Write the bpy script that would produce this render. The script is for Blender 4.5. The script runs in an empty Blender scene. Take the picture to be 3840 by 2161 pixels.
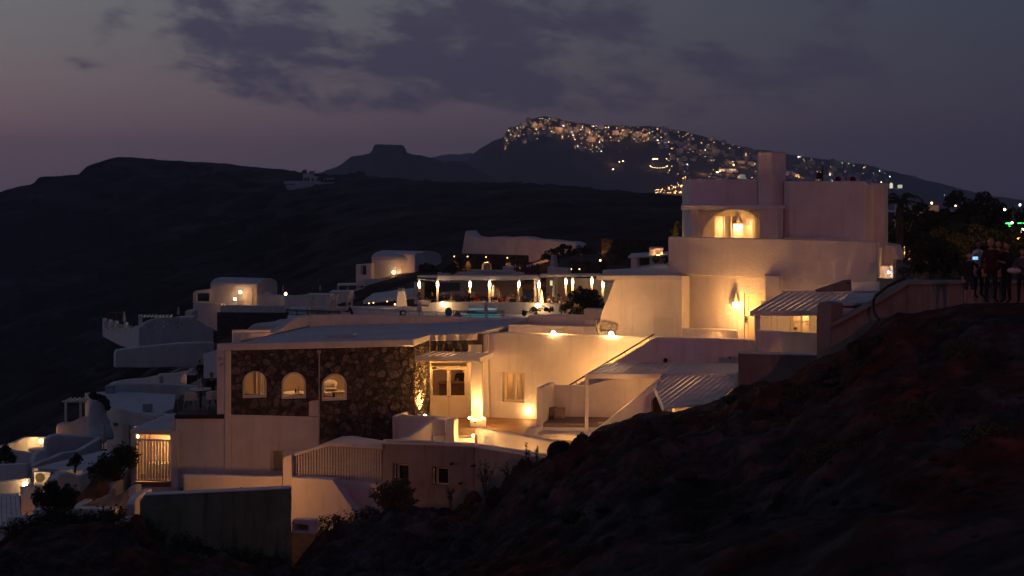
import bpy, bmesh, math, random
from mathutils import Vector, Matrix, noise
from mathutils.geometry import tessellate_polygon
R = math.radians
S = bpy.context.scene
COL = S.collection
# ------------------------------------------------------------------ camera
HY, F = 740.0, 5333.3          # horizon row and focal length of the 3840 px photograph
cam = bpy.data.cameras.new('camera'); camo = bpy.data.objects.new('camera', cam); COL.objects.link(camo)
camo.location = (0, 0, 0); camo.rotation_euler = (R(90), 0, 0)
cam.sensor_width = 36; cam.lens = 50; cam.shift_y = -(1080.5 - HY) / 3840
cam.clip_start = .5; cam.clip_end = 20000
cam.dof.use_dof = True; cam.dof.focus_distance = 62; cam.dof.aperture_fstop = 2.4
S.camera = camo
# ------------------------------------------------------------------ sky (dusk)
wd = bpy.data.worlds.new('World'); S.world = wd; wd.use_nodes = True
def build_world():
    nt = wd.node_tree; N = nt.nodes; L = nt.links; N.clear()
    out = N.new('ShaderNodeOutputWorld'); bg = N.new('ShaderNodeBackground'); L.new(bg.outputs[0], out.inputs[0])
    tc = N.new('ShaderNodeTexCoord'); sep = N.new('ShaderNodeSeparateXYZ'); L.new(tc.outputs['Generated'], sep.inputs[0])
    def M(op, a, b=None, c=None, clamp=False):
        n = N.new('ShaderNodeMath'); n.operation = op; n.use_clamp = clamp
        for i, v in enumerate((a, b, c)):
            if v is None: continue
            if isinstance(v, (int, float)): n.inputs[i].default_value = v
            else: L.new(v, n.inputs[i])
        return n.outputs[0]
    x, y, z = sep.outputs
    el = M('MULTIPLY', M('ARCSINE', z), 180 / math.pi)                     # degrees above the horizon
    az = M('MULTIPLY', M('ARCTAN2', x, y), 180 / math.pi)                  # 0 = straight ahead, right positive
    def ramp_of(stops):
        ramp = N.new('ShaderNodeValToRGB'); L.new(M('POWER', M('DIVIDE', M('MAXIMUM', el, 0), 90, clamp=True), .5), ramp.inputs[0])
        cr = ramp.color_ramp
        while len(cr.elements) < len(stops): cr.elements.new(.5)
        for e, (p, c) in zip(cr.elements, stops): e.position = (p / 90) ** .5; e.color = (*c, 1)
        return ramp.outputs[0]
    # night sky plus the afterglow of the set sun, which stands to the left (azimuth -55)
    da = M('MULTIPLY', M('ADD', az, 55), math.pi / 180)
    west = M('MULTIPLY_ADD', M('COSINE', da), .5, .5)                      # 1 at the glow, 0 opposite
    gl = N.new('ShaderNodeVectorMath'); gl.operation = 'SCALE'; L.new(ramp_of(GLOW), gl.inputs[0]); L.new(M('POWER', west, GLOW_POW), gl.inputs[3])
    sk = N.new('ShaderNodeVectorMath'); sk.operation = 'ADD'; L.new(ramp_of(NIGHT), sk.inputs[0]); L.new(gl.outputs[0], sk.inputs[1])
    # pink belt low in the west
    pk = M('MULTIPLY', M('POWER', west, 8.0), M('EXPONENT', M('MULTIPLY', M('POWER', M('DIVIDE', M('SUBTRACT', el, 3.2), 2.4), 2.0), -1)))
    pink = N.new('ShaderNodeVectorMath'); pink.operation = 'SCALE'; pink.inputs[0].default_value = PINK; L.new(pk, pink.inputs[3])
    ad = N.new('ShaderNodeVectorMath'); ad.operation = 'ADD'; L.new(sk.outputs[0], ad.inputs[0]); L.new(pink.outputs[0], ad.inputs[1])
    # clouds
    cv = N.new('ShaderNodeCombineXYZ'); L.new(M('MULTIPLY_ADD', az, .17, M('MULTIPLY', el, .10)), cv.inputs[0]); L.new(M('MULTIPLY', el, .36), cv.inputs[1])
    nz = N.new('ShaderNodeTexNoise'); nz.inputs['Scale'].default_value = 1.55; nz.inputs['Detail'].default_value = 11; nz.inputs['Roughness'].default_value = .66
    nz.inputs['Distortion'].default_value = .15
    mp = N.new('ShaderNodeMapping'); mp.inputs['Location'].default_value = (3.1, 1.7, 0); L.new(cv.outputs[0], mp.inputs[0]); L.new(mp.outputs[0], nz.inputs['Vector'])
    dens = M('MULTIPLY', M('SUBTRACT', nz.outputs[0], .565), 3.1)
    for (px, py, rx, ry, k) in CLOUDS:                                       # the cloud banks of this evening, by bearing
        ca = math.degrees(math.atan((px - 1920) / F)); ce = math.degrees(math.atan((HY - py) / F)); sx = math.degrees(rx / F); sy = math.degrees(ry / F)
        g = M('EXPONENT', M('MULTIPLY', M('ADD', M('POWER', M('DIVIDE', M('SUBTRACT', az, ca), sx), 2.0), M('POWER', M('DIVIDE', M('SUBTRACT', el, ce), sy), 2.0)), -1))
        dens = M('MULTIPLY_ADD', g, k, dens)
    mr = N.new('ShaderNodeMapRange'); mr.interpolation_type = 'SMOOTHSTEP'; L.new(dens, mr.inputs[0])
    mr.inputs[1].default_value = -.10; mr.inputs[2].default_value = .62; mr.inputs[3].default_value = 0; mr.inputs[4].default_value = .97
    cl = N.new('ShaderNodeVectorMath'); cl.operation = 'SCALE'; cl.inputs[0].default_value = CLOUD_C
    L.new(M('MULTIPLY_ADD', M('POWER', west, 2.0), .75, .5), cl.inputs[3])
    mx = N.new('ShaderNodeMix'); mx.data_type = 'RGBA'; L.new(mr.outputs[0], mx.inputs[0]); L.new(ad.outputs[0], mx.inputs[6]); L.new(cl.outputs[0], mx.inputs[7])
    L.new(mx.outputs[2], bg.inputs[0]); bg.inputs[1].default_value = SKY_K
SKY_K = 1.0
NIGHT = [(0, (.034, .030, .054)), (3, (.032, .030, .056)), (7.5, (.024, .034, .064)), (20, (.022, .031, .064)), (90, (.019, .028, .066))]
GLOW = [(0, (.20, .120, .150)), (2.5, (.29, .195, .200)), (5, (.28, .232, .196)), (8, (.27, .25, .215)), (20, (.07, .07, .085)), (90, (0, 0, 0))]; GLOW_POW = 5.0
PINK = (.085, .010, .002)
CLOUD_C = (.062, .055, .092)
CLOUDS = [(1120, 130, 230, 180, .62), (1000, 310, 190, 90, .55), (760, 70, 150, 130, .45), (900, 210, 240, 140, .35), (1480, 200, 150, 150, .45), (1850, 170, 350, 140, .66), (2130, 50, 300, 90, .60), (1620, 60, 220, 70, .40),
          (1480, 390, 260, 55, .60), (1950, 360, 350, 80, .46), (1760, 280, 280, 80, .40), (400, 140, 85, 85, .62), (330, 265, 80, 35, .45), (2900, 290, 420, 100, .46), (2330, 210, 180, 70, .40), (2640, 230, 180, 60, .36), (2500, 380, 500, 60, .25),
          (3120, 100, 160, 110, .50), (600, 480, 600, 130, -.7), (150, 60, 150, 300, -.5), (1330, 50, 60, 80, -.2), (2500, 70, 140, 90, -.3), (1750, 510, 900, 60, -.25), (3650, 150, 250, 400, -.4)]
build_world()
# ------------------------------------------------------------------ the last light of the set sun: very weak, very soft, from the west
sun = bpy.data.lights.new('sun', 'SUN'); sun.energy = .012; sun.angle = R(40); sun.color = (1, .62, .55)
suno = bpy.data.objects.new('sun', sun); COL.objects.link(suno); suno.rotation_euler = (R(70), 0, R(-70))
S.view_settings.view_transform = 'Standard'; S.view_settings.look = 'None'; S.view_settings.exposure = 0; S.view_settings.gamma = 1; S.view_settings.use_curve_mapping = False
S.render.engine = 'CYCLES'
cy = S.cycles; cy.use_denoising = True; cy.max_bounces = 6; cy.diffuse_bounces = 3; cy.glossy_bounces = 2; cy.transmission_bounces = 4; cy.transparent_max_bounces = 12; cy.volume_bounces = 1
cy.sample_clamp_indirect = 3; cy.caustics_reflective = False; cy.caustics_refractive = False; cy.use_light_tree = True
# ------------------------------------------------------------------ geometry helpers
def W(px, py, d): return Vector(((px - 1920) * d / F, d, -(py - HY) * d / F))
def zat(py, d): return -(py - HY) * d / F
def X(px, d): return (px - 1920) * d / F
class Plane:
    """vertical plane through two plan points given as (column, distance); u runs along it, n points away from the camera"""
    def __init__(s, A, B):
        s.o = Vector((X(*A), A[1], 0)); b = Vector((X(*B), B[1], 0)); s.u = (b - s.o).normalized(); s.len = (b - s.o).length
        s.n = Vector((-s.u.y, s.u.x, 0))
        if s.n.dot(s.o + b) < 0: s.n = -s.n
    def uz(s, px, py):
        r = Vector(((px - 1920) / F, 1, -(py - HY) / F)); t = s.o.dot(s.n) / r.dot(s.n); p = r * t
        return ((p - s.o).dot(s.u), p.z)
    def w(s, u, z, off=0): return s.o + s.u * u - s.n * off + Vector((0, 0, z))
    def rect(s, x0, y0, x1, y1):
        (u0, a), (u1, b) = s.uz(x0, (y0 + y1) / 2), s.uz(x1, (y0 + y1) / 2); xm = (x0 + x1) / 2
        zt, zb = s.uz(xm, y0)[1], s.uz(xm, y1)[1]
        return [(u0, zb), (u1, zb), (u1, zt), (u0, zt)]
    def arch(s, x0, y0, x1, y1, n=10, k=.62):
        (u0, zb), (u1, _), (_, zt), _ = s.rect(x0, y0, x1, y1); h = zt - zb; sp = zb + h * (1 - min(k, .99) * (u1 - u0) / 2 / h * 1.4) if h > 0 else zb
        c = (u0 + u1) / 2; r = (u1 - u0) / 2; sp = max(zb + .02, zt - r * min(1.0, k * 1.6))
        pts = [(u0, zb), (u1, zb)]
        for i in range(n + 1):
            a = math.pi * i / n; pts.append((c + r * math.cos(a), sp + (zt - sp) * math.sin(a)))
        return pts
    def poly(s, pts): return [s.uz(*p) for p in pts]
class MB:
    def __init__(s): s.v = []; s.f = []; s.m = []
    def add(s, vs, fs, mi=0):
        k = len(s.v); s.v += [Vector(v) for v in vs]; s.f += [tuple(i + k for i in f) for f in fs]; s.m += [mi] * len(fs); return s
    def hexa(s, p, mi=0):          # 4 bottom (ccw) + 4 top
        return s.add(p, [(3, 2, 1, 0), (4, 5, 6, 7), (0, 1, 5, 4), (1, 2, 6, 5), (2, 3, 7, 6), (3, 0, 4, 7)], mi)
    def box(s, c, sz, rz=0, mi=0, rx=0):
        m = Matrix.Rotation(rz, 3, 'Z') @ Matrix.Rotation(rx, 3, 'X'); c = Vector(c); a, b, h = sz[0] / 2, sz[1] / 2, sz[2] / 2
        return s.hexa([c + m @ Vector(q) for q in ((-a, -b, -h), (a, -b, -h), (a, b, -h), (-a, b, -h), (-a, -b, h), (a, -b, h), (a, b, h), (-a, b, h))], mi)
    def extr(s, pts, vec, mi=0):   # closed outline swept along vec
        n = len(pts); vec = Vector(vec); p = [Vector(q) for q in pts]
        return s.add(p + [q + vec for q in p], [tuple(range(n)), tuple(range(2 * n - 1, n - 1, -1))] + [(i, n + i, n + (i + 1) % n, (i + 1) % n) for i in range(n)], mi)
    def holed(s, outer, holes, vec, mi=0):
        vec = Vector(vec); rings = [outer] + list(holes)
        # 2-D frame for the tessellation
        o = Vector(outer[0]); u = (Vector(outer[1]) - o).normalized(); nn = vec.normalized(); v = nn.cross(u)
        flat = [[Vector(((Vector(p) - o).dot(u), (Vector(p) - o).dot(v), 0)) for p in r] for r in rings]
        tri = tessellate_polygon(flat); allp = [Vector(p) for r in rings for p in r]; n = len(allp)
        fs = [tuple(t) for t in tri] + [tuple(i + n for i in reversed(t)) for t in tri]; k = 0
        for r in rings:
            q = len(r); fs += [(k + i, n + k + i, n + k + (i + 1) % q, k + (i + 1) % q) for i in range(q)]; k += q
        return s.add(allp + [p + vec for p in allp], fs, mi)
    def prism(s, plan, z0, z1, mi=0): return s.extr([(x, y, z0) for x, y in plan], (0, 0, z1 - z0), mi)
    def tube(s, path, r, n=6, mi=0, cap=True):
        path = [Vector(p) for p in path]; rr = r if isinstance(r, (list, tuple)) else [r] * len(path); rings = []
        for i, p in enumerate(path):
            t = (path[min(i + 1, len(path) - 1)] - path[max(i - 1, 0)]).normalized(); a = Vector((0, 0, 1)) if abs(t.z) < .9 else Vector((1, 0, 0))
            e1 = t.cross(a).normalized(); e2 = t.cross(e1); rings.append([p + (e1 * math.cos(2 * math.pi * j / n) + e2 * math.sin(2 * math.pi * j / n)) * rr[i] for j in range(n)])
        fs = [(i * n + j, i * n + (j + 1) % n, (i + 1) * n + (j + 1) % n, (i + 1) * n + j) for i in range(len(path) - 1) for j in range(n)]
        if cap: fs += [tuple(range(n - 1, -1, -1)), tuple((len(path) - 1) * n + j for j in range(n))]
        return s.add([v for r_ in rings for v in r_], fs, mi)
    def lathe(s, c, prof, n=12, mi=0, sx=1, sy=1):
        c = Vector(c); vs = [c + Vector((r * math.cos(2 * math.pi * j / n) * sx, r * math.sin(2 * math.pi * j / n) * sy, z)) for r, z in prof for j in range(n)]
        fs = [(i * n + j, i * n + (j + 1) % n, (i + 1) * n + (j + 1) % n, (i + 1) * n + j) for i in range(len(prof) - 1) for j in range(n)]
        fs += [tuple(range(n - 1, -1, -1)), tuple((len(prof) - 1) * n + j for j in range(n))]
        return s.add(vs, fs, mi)
    def ball(s, c, r, n=10, m=6, mi=0, sc=(1, 1, 1)):
        prof = [(max(.0005, math.sin(math.pi * i / m)) , -math.cos(math.pi * i / m)) for i in range(m + 1)]
        c = Vector(c); vs = [c + Vector((q * math.cos(2 * math.pi * j / n) * sc[0] * r, q * math.sin(2 * math.pi * j / n) * sc[1] * r, z * sc[2] * r)) for q, z in prof for j in range(n)]
        fs = [(i * n + j, i * n + (j + 1) % n, (i + 1) * n + (j + 1) % n, (i + 1) * n + j) for i in range(m) for j in range(n)]
        return s.add(vs, fs, mi)
def base_of(mb):
    xs = [v.x for v in mb.v]; ys = [v.y for v in mb.v]; zs = [v.z for v in mb.v]
    return Vector(((min(xs) + max(xs)) / 2, (min(ys) + max(ys)) / 2, min(zs)))
ORG = {}
def mesh_obj(name, mb, mats, org, smooth=False, bev=0, seg=2):
    me = bpy.data.meshes.new(name); me.from_pydata([v - org for v in mb.v], [], mb.f)
    if not isinstance(mats, (list, tuple)): mats = [mats]
    for m in mats: me.materials.append(m)
    if len(mats) > 1: me.polygons.foreach_set('material_index', mb.m)
    bm = bmesh.new(); bm.from_mesh(me); bmesh.ops.recalc_face_normals(bm, faces=bm.faces); bm.to_mesh(me); bm.free()
    if smooth: me.polygons.foreach_set('use_smooth', [True] * len(me.polygons))
    o = bpy.data.objects.new(name, me); COL.objects.link(o)
    if bev:
        b = o.modifiers.new('bevel', 'BEVEL'); b.width = bev; b.segments = seg; b.limit_method = 'ANGLE'; b.angle_limit = R(40)
    return o
def thing(name, label, cat, loc, group=None):
    o = bpy.data.objects.new(name, None); COL.objects.link(o); o.location = loc; o['label'] = label; o['category'] = cat
    if group: o['group'] = group
    o.empty_display_size = .3; ORG[o] = Vector(loc); return o
def part(name, mb, mat, parent, smooth=False, bev=0, label=None, seg=2):
    o = mesh_obj(name, mb, mat, ORG[parent], smooth, bev, seg); o.parent = parent; ORG[o] = ORG[parent]
    if label: o['label'] = label
    return o
def solo(name, mb, mat, label, cat, group=None, smooth=False, bev=0, seg=2):
    b = base_of(mb); o = mesh_obj(name, mb, mat, b, smooth, bev, seg); o.location = b; ORG[o] = b; o['label'] = label; o['category'] = cat
    if group: o['group'] = group
    return o
def struct(name, mb, mat, smooth=False, bev=0):
    b = base_of(mb); o = mesh_obj(name, mb, mat, b, smooth, bev); o.location = b; o['kind'] = 'structure'; ORG[o] = b; return o
def dup(o, loc, rz=None, label=None, parent=None):
    c = o.copy(); COL.objects.link(c)
    if parent: c.parent = parent
    else:
        c.location = loc
        if rz is not None: c.rotation_euler = (0, 0, rz)
        if label: c['label'] = label
    for ch in [k for k in bpy.data.objects if k.parent == o] if not parent else o.children: dup(ch, None, parent=c)
    return c
def E(pl, pts, th=.3, holes=(), off=0, px=True):
    """elevation on a vertical plane: outline in photo pixels (or u,z), swept backwards by th"""
    q = pl.poly(pts) if px else pts; mb = MB(); o3 = [pl.w(u, z, off) for u, z in q]
    h3 = [[pl.w(u, z, off) for u, z in h] for h in holes]
    return mb.holed(o3, h3, pl.n * th) if h3 else mb.extr(o3, pl.n * th)
def ER(pl, x0, y0, x1, y1, th=.3, off=0): return E(pl, pl.rect(x0, y0, x1, y1), th, off=off, px=False)
def flat(z, pts, th=.25):
    q = []
    for px, py in pts:
        d = -z * F / (py - HY); q.append(Vector((X(px, d), d, z)))
    return MB().extr(q, (0, 0, -th))
def plate(pts, th=.2): return MB().extr([W(*p) for p in pts], (0, 0, -th))
def PR(plan, z0, z1): return MB().prism([(X(px, d), d) for px, d in plan], z0, z1)
LAMP_GAIN = 2.6            # one gain for every lamp of the place
def light(name, loc, w, color=(1, .62, .27), r=.05, parent=None, spot=None, aim=None, blend=.5):
    l = bpy.data.lights.new(name, 'SPOT' if spot else 'POINT'); l.energy = w * LAMP_GAIN; l.color = (color[0], color[1] * .71, color[2] * .51); l.shadow_soft_size = r
    o = bpy.data.objects.new(name, l); COL.objects.link(o); loc = Vector(loc)
    if spot:
        l.spot_size = R(spot); l.spot_blend = blend; o.rotation_euler = (Vector(aim) - loc).to_track_quat('-Z', 'Y').to_euler()
    if parent: o.parent = parent; o.location = loc - ORG[parent]
    else: o.location = loc
    return o
# ------------------------------------------------------------------ materials
def mat(name, rough=.8, metal=0, spec=.3):
    m = bpy.data.materials.new(name); m.use_nodes = True; b = m.node_tree.nodes['Principled BSDF']
    b.inputs['Roughness'].default_value = rough; b.inputs['Metallic'].default_value = metal; b.inputs['Specular IOR Level'].default_value = spec
    return m, m.node_tree, b
def noisy(name, c0, c1, scale=3, rough=.85, bump=.15, bscale=None, detail=6, metal=0, spec=.3, stretch=(1, 1, 1), bdist=.02, lo=.35, hi=.65, rnd=0):
    m, nt, b = mat(name, rough, metal, spec); N, L = nt.nodes, nt.links
    g = N.new('ShaderNodeNewGeometry'); mp = N.new('ShaderNodeMapping'); L.new(g.outputs['Position'], mp.inputs[0]); mp.inputs['Scale'].default_value = stretch
    n = N.new('ShaderNodeTexNoise'); n.inputs['Scale'].default_value = scale; n.inputs['Detail'].default_value = detail; L.new(mp.outputs[0], n.inputs['Vector'])
    r = N.new('ShaderNodeValToRGB'); r.color_ramp.elements[0].position = lo; r.color_ramp.elements[1].position = hi
    r.color_ramp.elements[0].color = (*c0, 1); r.color_ramp.elements[1].color = (*c1, 1); L.new(n.outputs[0], r.inputs[0]); col = r.outputs[0]
    if rnd:
        oi = N.new('ShaderNodeObjectInfo'); hv = N.new('ShaderNodeHueSaturation'); L.new(col, hv.inputs['Color'])
        mr = N.new('ShaderNodeMapRange'); mr.inputs[3].default_value = 1 - rnd; mr.inputs[4].default_value = 1 + rnd; L.new(oi.outputs['Random'], mr.inputs[0]); L.new(mr.outputs[0], hv.inputs['Value'])
        ms = N.new('ShaderNodeMath'); ms.operation = 'MULTIPLY_ADD'; L.new(oi.outputs['Random'], ms.inputs[0]); ms.inputs[1].default_value = 7.31; ms.inputs[2].default_value = 0
        fr = N.new('ShaderNodeMath'); fr.operation = 'FRACT'; L.new(ms.outputs[0], fr.inputs[0])
        m2 = N.new('ShaderNodeMapRange'); m2.inputs[3].default_value = .6; m2.inputs[4].default_value = 1.35; L.new(fr.outputs[0], m2.inputs[0]); L.new(m2.outputs[0], hv.inputs['Saturation'])
        col = hv.outputs[0]
    L.new(col, b.inputs['Base Color'])
    if bump:
        n2 = N.new('ShaderNodeTexNoise'); n2.inputs['Scale'].default_value = bscale or scale * 6; n2.inputs['Detail'].default_value = 8; L.new(mp.outputs[0], n2.inputs['Vector'])
        bp = N.new('ShaderNodeBump'); bp.inputs['Strength'].default_value = bump; bp.inputs['Distance'].default_value = bdist; L.new(n2.outputs[0], bp.inputs['Height']); L.new(bp.outputs[0], b.inputs['Normal'])
    return m
def plaster(name, c0, c1, stain=(.45, .42, .38), amount=.25, bump=.35):
    """lime plaster: broad tone drift, fine trowel relief, faint vertical rain streaks"""
    m, nt, b = mat(name, .88, 0, .2); N, L = nt.nodes, nt.links
    g = N.new('ShaderNodeNewGeometry')
    n = N.new('ShaderNodeTexNoise'); n.inputs['Scale'].default_value = .9; n.inputs['Detail'].default_value = 7; n.inputs['Roughness'].default_value = .62; L.new(g.outputs['Position'], n.inputs['Vector'])
    r = N.new('ShaderNodeValToRGB'); r.color_ramp.elements[0].position = .3; r.color_ramp.elements[1].position = .7
    r.color_ramp.elements[0].color = (*c0, 1); r.color_ramp.elements[1].color = (*c1, 1); L.new(n.outputs[0], r.inputs[0])
    mp = N.new('ShaderNodeMapping'); mp.inputs['Scale'].default_value = (3.2, 3.2, .35); L.new(g.outputs['Position'], mp.inputs[0])
    s = N.new('ShaderNodeTexNoise'); s.inputs['Scale'].default_value = 1.3; s.inputs['Detail'].default_value = 6; L.new(mp.outputs[0], s.inputs['Vector'])
    sr = N.new('ShaderNodeValToRGB'); sr.color_ramp.elements[0].position = .54; sr.color_ramp.elements[1].position = .78; L.new(s.outputs[0], sr.inputs[0])
    sm = N.new('ShaderNodeMath'); sm.operation = 'MULTIPLY'; sm.inputs[1].default_value = amount; L.new(sr.outputs[0], sm.inputs[0])
    mx = N.new('ShaderNodeMix'); mx.data_type = 'RGBA'; L.new(sm.outputs[0], mx.inputs[0]); L.new(r.outputs[0], mx.inputs[6]); mx.inputs[7].default_value = (*stain, 1)
    L.new(mx.outputs[2], b.inputs['Base Color'])
    n2 = N.new('ShaderNodeTexNoise'); n2.inputs['Scale'].default_value = 9; n2.inputs['Detail'].default_value = 9; n2.inputs['Roughness'].default_value = .6; L.new(g.outputs['Position'], n2.inputs['Vector'])
    bp = N.new('ShaderNodeBump'); bp.inputs['Strength'].default_value = bump; bp.inputs['Distance'].default_value = .03; L.new(n2.outputs[0], bp.inputs['Height']); L.new(bp.outputs[0], b.inputs['Normal'])
    return m
def emit(name, c, k, sample=True):
    m = bpy.data.materials.new(name); m.use_nodes = True; nt = m.node_tree; b = nt.nodes['Principled BSDF']
    b.inputs['Base Color'].default_value = (.8, .8, .8, 1); b.inputs['Emission Color'].default_value = (*c, 1); b.inputs['Emission Strength'].default_value = k
    if not sample: m.cycles.emission_sampling = 'NONE'
    return m
def glassy(name, tint=(.97, .98, .98), f=.06):
    m = bpy.data.materials.new(name); m.use_nodes = True; nt = m.node_tree; N, L = nt.nodes, nt.links; N.clear()
    o = N.new('ShaderNodeOutputMaterial'); mx = N.new('ShaderNodeMixShader'); t = N.new('ShaderNodeBsdfTransparent'); t.inputs[0].default_value = (*tint, 1)
    g = N.new('ShaderNodeBsdfGlossy'); g.inputs['Roughness'].default_value = .03; lw = N.new('ShaderNodeLayerWeight'); lw.inputs[0].default_value = .12
    ad = N.new('ShaderNodeMath'); ad.operation = 'ADD'; ad.inputs[1].default_value = f * .2; L.new(lw.outputs[1], ad.inputs[0])
    L.new(ad.outputs[0], mx.inputs[0]); L.new(t.outputs[0], mx.inputs[1]); L.new(g.outputs[0], mx.inputs[2]); L.new(mx.outputs[0], o.inputs[0]); return m
M_W = plaster('white_plaster', (.60, .585, .56), (.76, .745, .72), amount=.5, bump=.6)
M_W2 = plaster('old_white_plaster', (.50, .49, .47), (.66, .65, .63), amount=.5)
M_ROOF = plaster('roof_coating', (.52, .53, .54), (.66, .66, .66), amount=.35, bump=.2)
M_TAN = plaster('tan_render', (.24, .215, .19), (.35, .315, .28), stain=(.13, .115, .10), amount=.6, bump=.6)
M_CONC = plaster('raw_concrete', (.16, .14, .12), (.28, .25, .22), stain=(.09, .08, .07), amount=.7, bump=.7)
M_GREEN = plaster('flare_green_render', (.16, .22, .13), (.31, .36, .23), stain=(.035, .06, .03), amount=.9, bump=1.0)  # green of a lens flare put into the colour of stained render
M_FLOOR = noisy('brown_screed', (.20, .125, .07), (.30, .19, .11), 1.2, .6, .2, 14)
M_MORTAR = noisy('dark_mortar', (.038, .033, .029), (.075, .064, .055), 5, .95, .5, 30)
M_STONE = noisy('field_stone', (.075, .063, .055), (.165, .140, .120), 5, .9, 1.0, 16, rnd=.42, bdist=.04)
M_LAVA = None
M_WOODW = noisy('white_painted_wood', (.60, .585, .56), (.70, .685, .66), 2, .6, .25, 12, stretch=(1, 1, 6))
M_CREAM = noisy('cream_painted_wood', (.62, .54, .40), (.70, .62, .47), 2, .55, .15, 12)
M_METAL = noisy('dark_metal', (.02, .02, .023), (.035, .035, .04), 8, .5, .1, metal=.6)
M_BLACK = noisy('black_plastic', (.012, .012, .013), (.02, .02, .02), 8, .5, .1)
M_GREY = noisy('grey_metal', (.30, .31, .32), (.40, .41, .42), 6, .5, .1, metal=.3)
M_CLOTH = noisy('beige_cushion', (.20, .155, .125), (.27, .215, .175), 14, .95, .4, 60)
M_CANVAS = noisy('canvas', (.50, .46, .40), (.60, .56, .50), 6, .9, .3, 30)
M_CURT = noisy('linen_curtain', (.62, .57, .48), (.72, .67, .58), 4, .9, .3, 20, stretch=(4, 4, .3))
M_BROWNW = noisy('brown_wood', (.10, .055, .03), (.17, .10, .055), 4, .6, .3, 20)
M_GLASS = glassy('window_glass')
M_WATER = noisy('pool_water', (.02, .16, .18), (.04, .24, .26), 2, .08, .2, 5)
M_SOIL = None
M_LEAF = noisy('dark_foliage', (.018, .030, .012), (.045, .065, .022), 3, .7, 0)
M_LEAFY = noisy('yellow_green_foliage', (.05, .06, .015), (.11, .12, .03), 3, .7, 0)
M_DRY = noisy('dry_grass', (.20, .10, .045), (.34, .18, .08), 3, .9, 0)
M_BARK = noisy('bark', (.05, .038, .028), (.10, .075, .055), 5, .9, .6, 20)
M_ROCK = noisy('dark_rock', (.014, .012, .012), (.045, .036, .033), 2.2, .95, .9, 7, bdist=.08)
WARM = (1, .56, .20)
M_BULB = emit('warm_bulb', (1, .56, .20), 65)
M_BULB2 = emit('warm_bulb_strong', (1, .60, .24), 160)
M_BULB0 = emit('warm_bulb_far', (1, .62, .28), 24)
M_BULB1 = emit('warm_lamp_glass', (1, .58, .22), 7)
M_BULBT = emit('tiny_lamp_glass', (1, .60, .26), 5)
M_BULBC = emit('column_lamp_glass', (1, .66, .32), 36)
# ================================================================== LAND
def ground_mat(name, cols, scale, red=None, bump=1.0, bdist=.12, spots=True):
    m, nt, b = mat(name, .97, 0, .1); N, L = nt.nodes, nt.links
    g = N.new('ShaderNodeNewGeometry'); n = N.new('ShaderNodeTexNoise'); n.inputs['Scale'].default_value = scale; n.inputs['Detail'].default_value = 10; n.inputs['Roughness'].default_value = .65
    L.new(g.outputs['Position'], n.inputs['Vector'])
    r = N.new('ShaderNodeValToRGB'); L.new(n.outputs[0], r.inputs[0]); e = r.color_ramp.elements
    e[0].position = .32; e[1].position = .70; e[0].color = (*cols[0], 1); e[1].color = (*cols[-1], 1)
    if len(cols) > 2: q = e.new(.5); q.color = (*cols[1], 1)
    col = r.outputs[0]
    if red:
        n3 = N.new('ShaderNodeTexNoise'); n3.inputs['Scale'].default_value = red[1]; n3.inputs['Detail'].default_value = 4; L.new(g.outputs['Position'], n3.inputs['Vector'])
        rr = N.new('ShaderNodeValToRGB'); rr.color_ramp.elements[0].position = .47; rr.color_ramp.elements[1].position = .6; L.new(n3.outputs[0], rr.inputs[0])
        mx = N.new('ShaderNodeMix'); mx.data_type = 'RGBA'; mx.blend_type = 'MULTIPLY'; L.new(rr.outputs[0], mx.inputs[0]); L.new(col, mx.inputs[6]); mx.inputs[7].default_value = (*red[0], 1); col = mx.outputs[2]
    if spots:   # pebbles of dark lava in the pumice soil
        v = N.new('ShaderNodeTexVoronoi'); v.inputs['Scale'].default_value = scale * 3.2; v.inputs['Randomness'].default_value = 1; L.new(g.outputs['Position'], v.inputs['Vector'])
        vr = N.new('ShaderNodeValToRGB'); vr.color_ramp.elements[0].position = .12; vr.color_ramp.elements[1].position = .24; vr.color_ramp.elements[0].color = (.25, .24, .24, 1); vr.color_ramp.elements[1].color = (1, 1, 1, 1)
        L.new(v.outputs['Distance'], vr.inputs[0]); m2 = N.new('ShaderNodeMix'); m2.data_type = 'RGBA'; m2.blend_type = 'MULTIPLY'; m2.inputs[0].default_value = .8; L.new(col, m2.inputs[6]); L.new(vr.outputs[0], m2.inputs[7]); col = m2.outputs[2]
    L.new(col, b.inputs['Base Color'])
    n2 = N.new('ShaderNodeTexNoise'); n2.inputs['Scale'].default_value = scale * 4; n2.inputs['Detail'].default_value = 10; n2.inputs['Roughness'].default_value = .7; L.new(g.outputs['Position'], n2.inputs['Vector'])
    bp = N.new('ShaderNodeBump'); bp.inputs['Strength'].default_value = bump; bp.inputs['Distance'].default_value = bdist; L.new(n2.outputs[0], bp.inputs['Height']); L.new(bp.outputs[0], b.inputs['Normal'])
    return m
M_SLOPE = ground_mat('pumice_slope', [(.015, .012, .012), (.052, .041, .038), (.14, .112, .105)], 1.1, ((1.6, .60, .42), .16), 1.0, .15)  # red lamplight on the slope put into the soil colour as patches
M_EARTH = ground_mat('village_earth', [(.03, .026, .022), (.055, .045, .038), (.08, .07, .06)], .8)
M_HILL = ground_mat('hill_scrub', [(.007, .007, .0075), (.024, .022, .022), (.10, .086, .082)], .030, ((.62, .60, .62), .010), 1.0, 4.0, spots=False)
M_FAR = ground_mat('caldera_cliff', [(.040, .034, .032), (.065, .055, .052), (.085, .072, .068)], .02, None, .8, 6.0, spots=False)
M_SEA = noisy('sea_water', (.006, .010, .018), (.008, .014, .024), .02, .12, .4, .15, bdist=.5)
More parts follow.
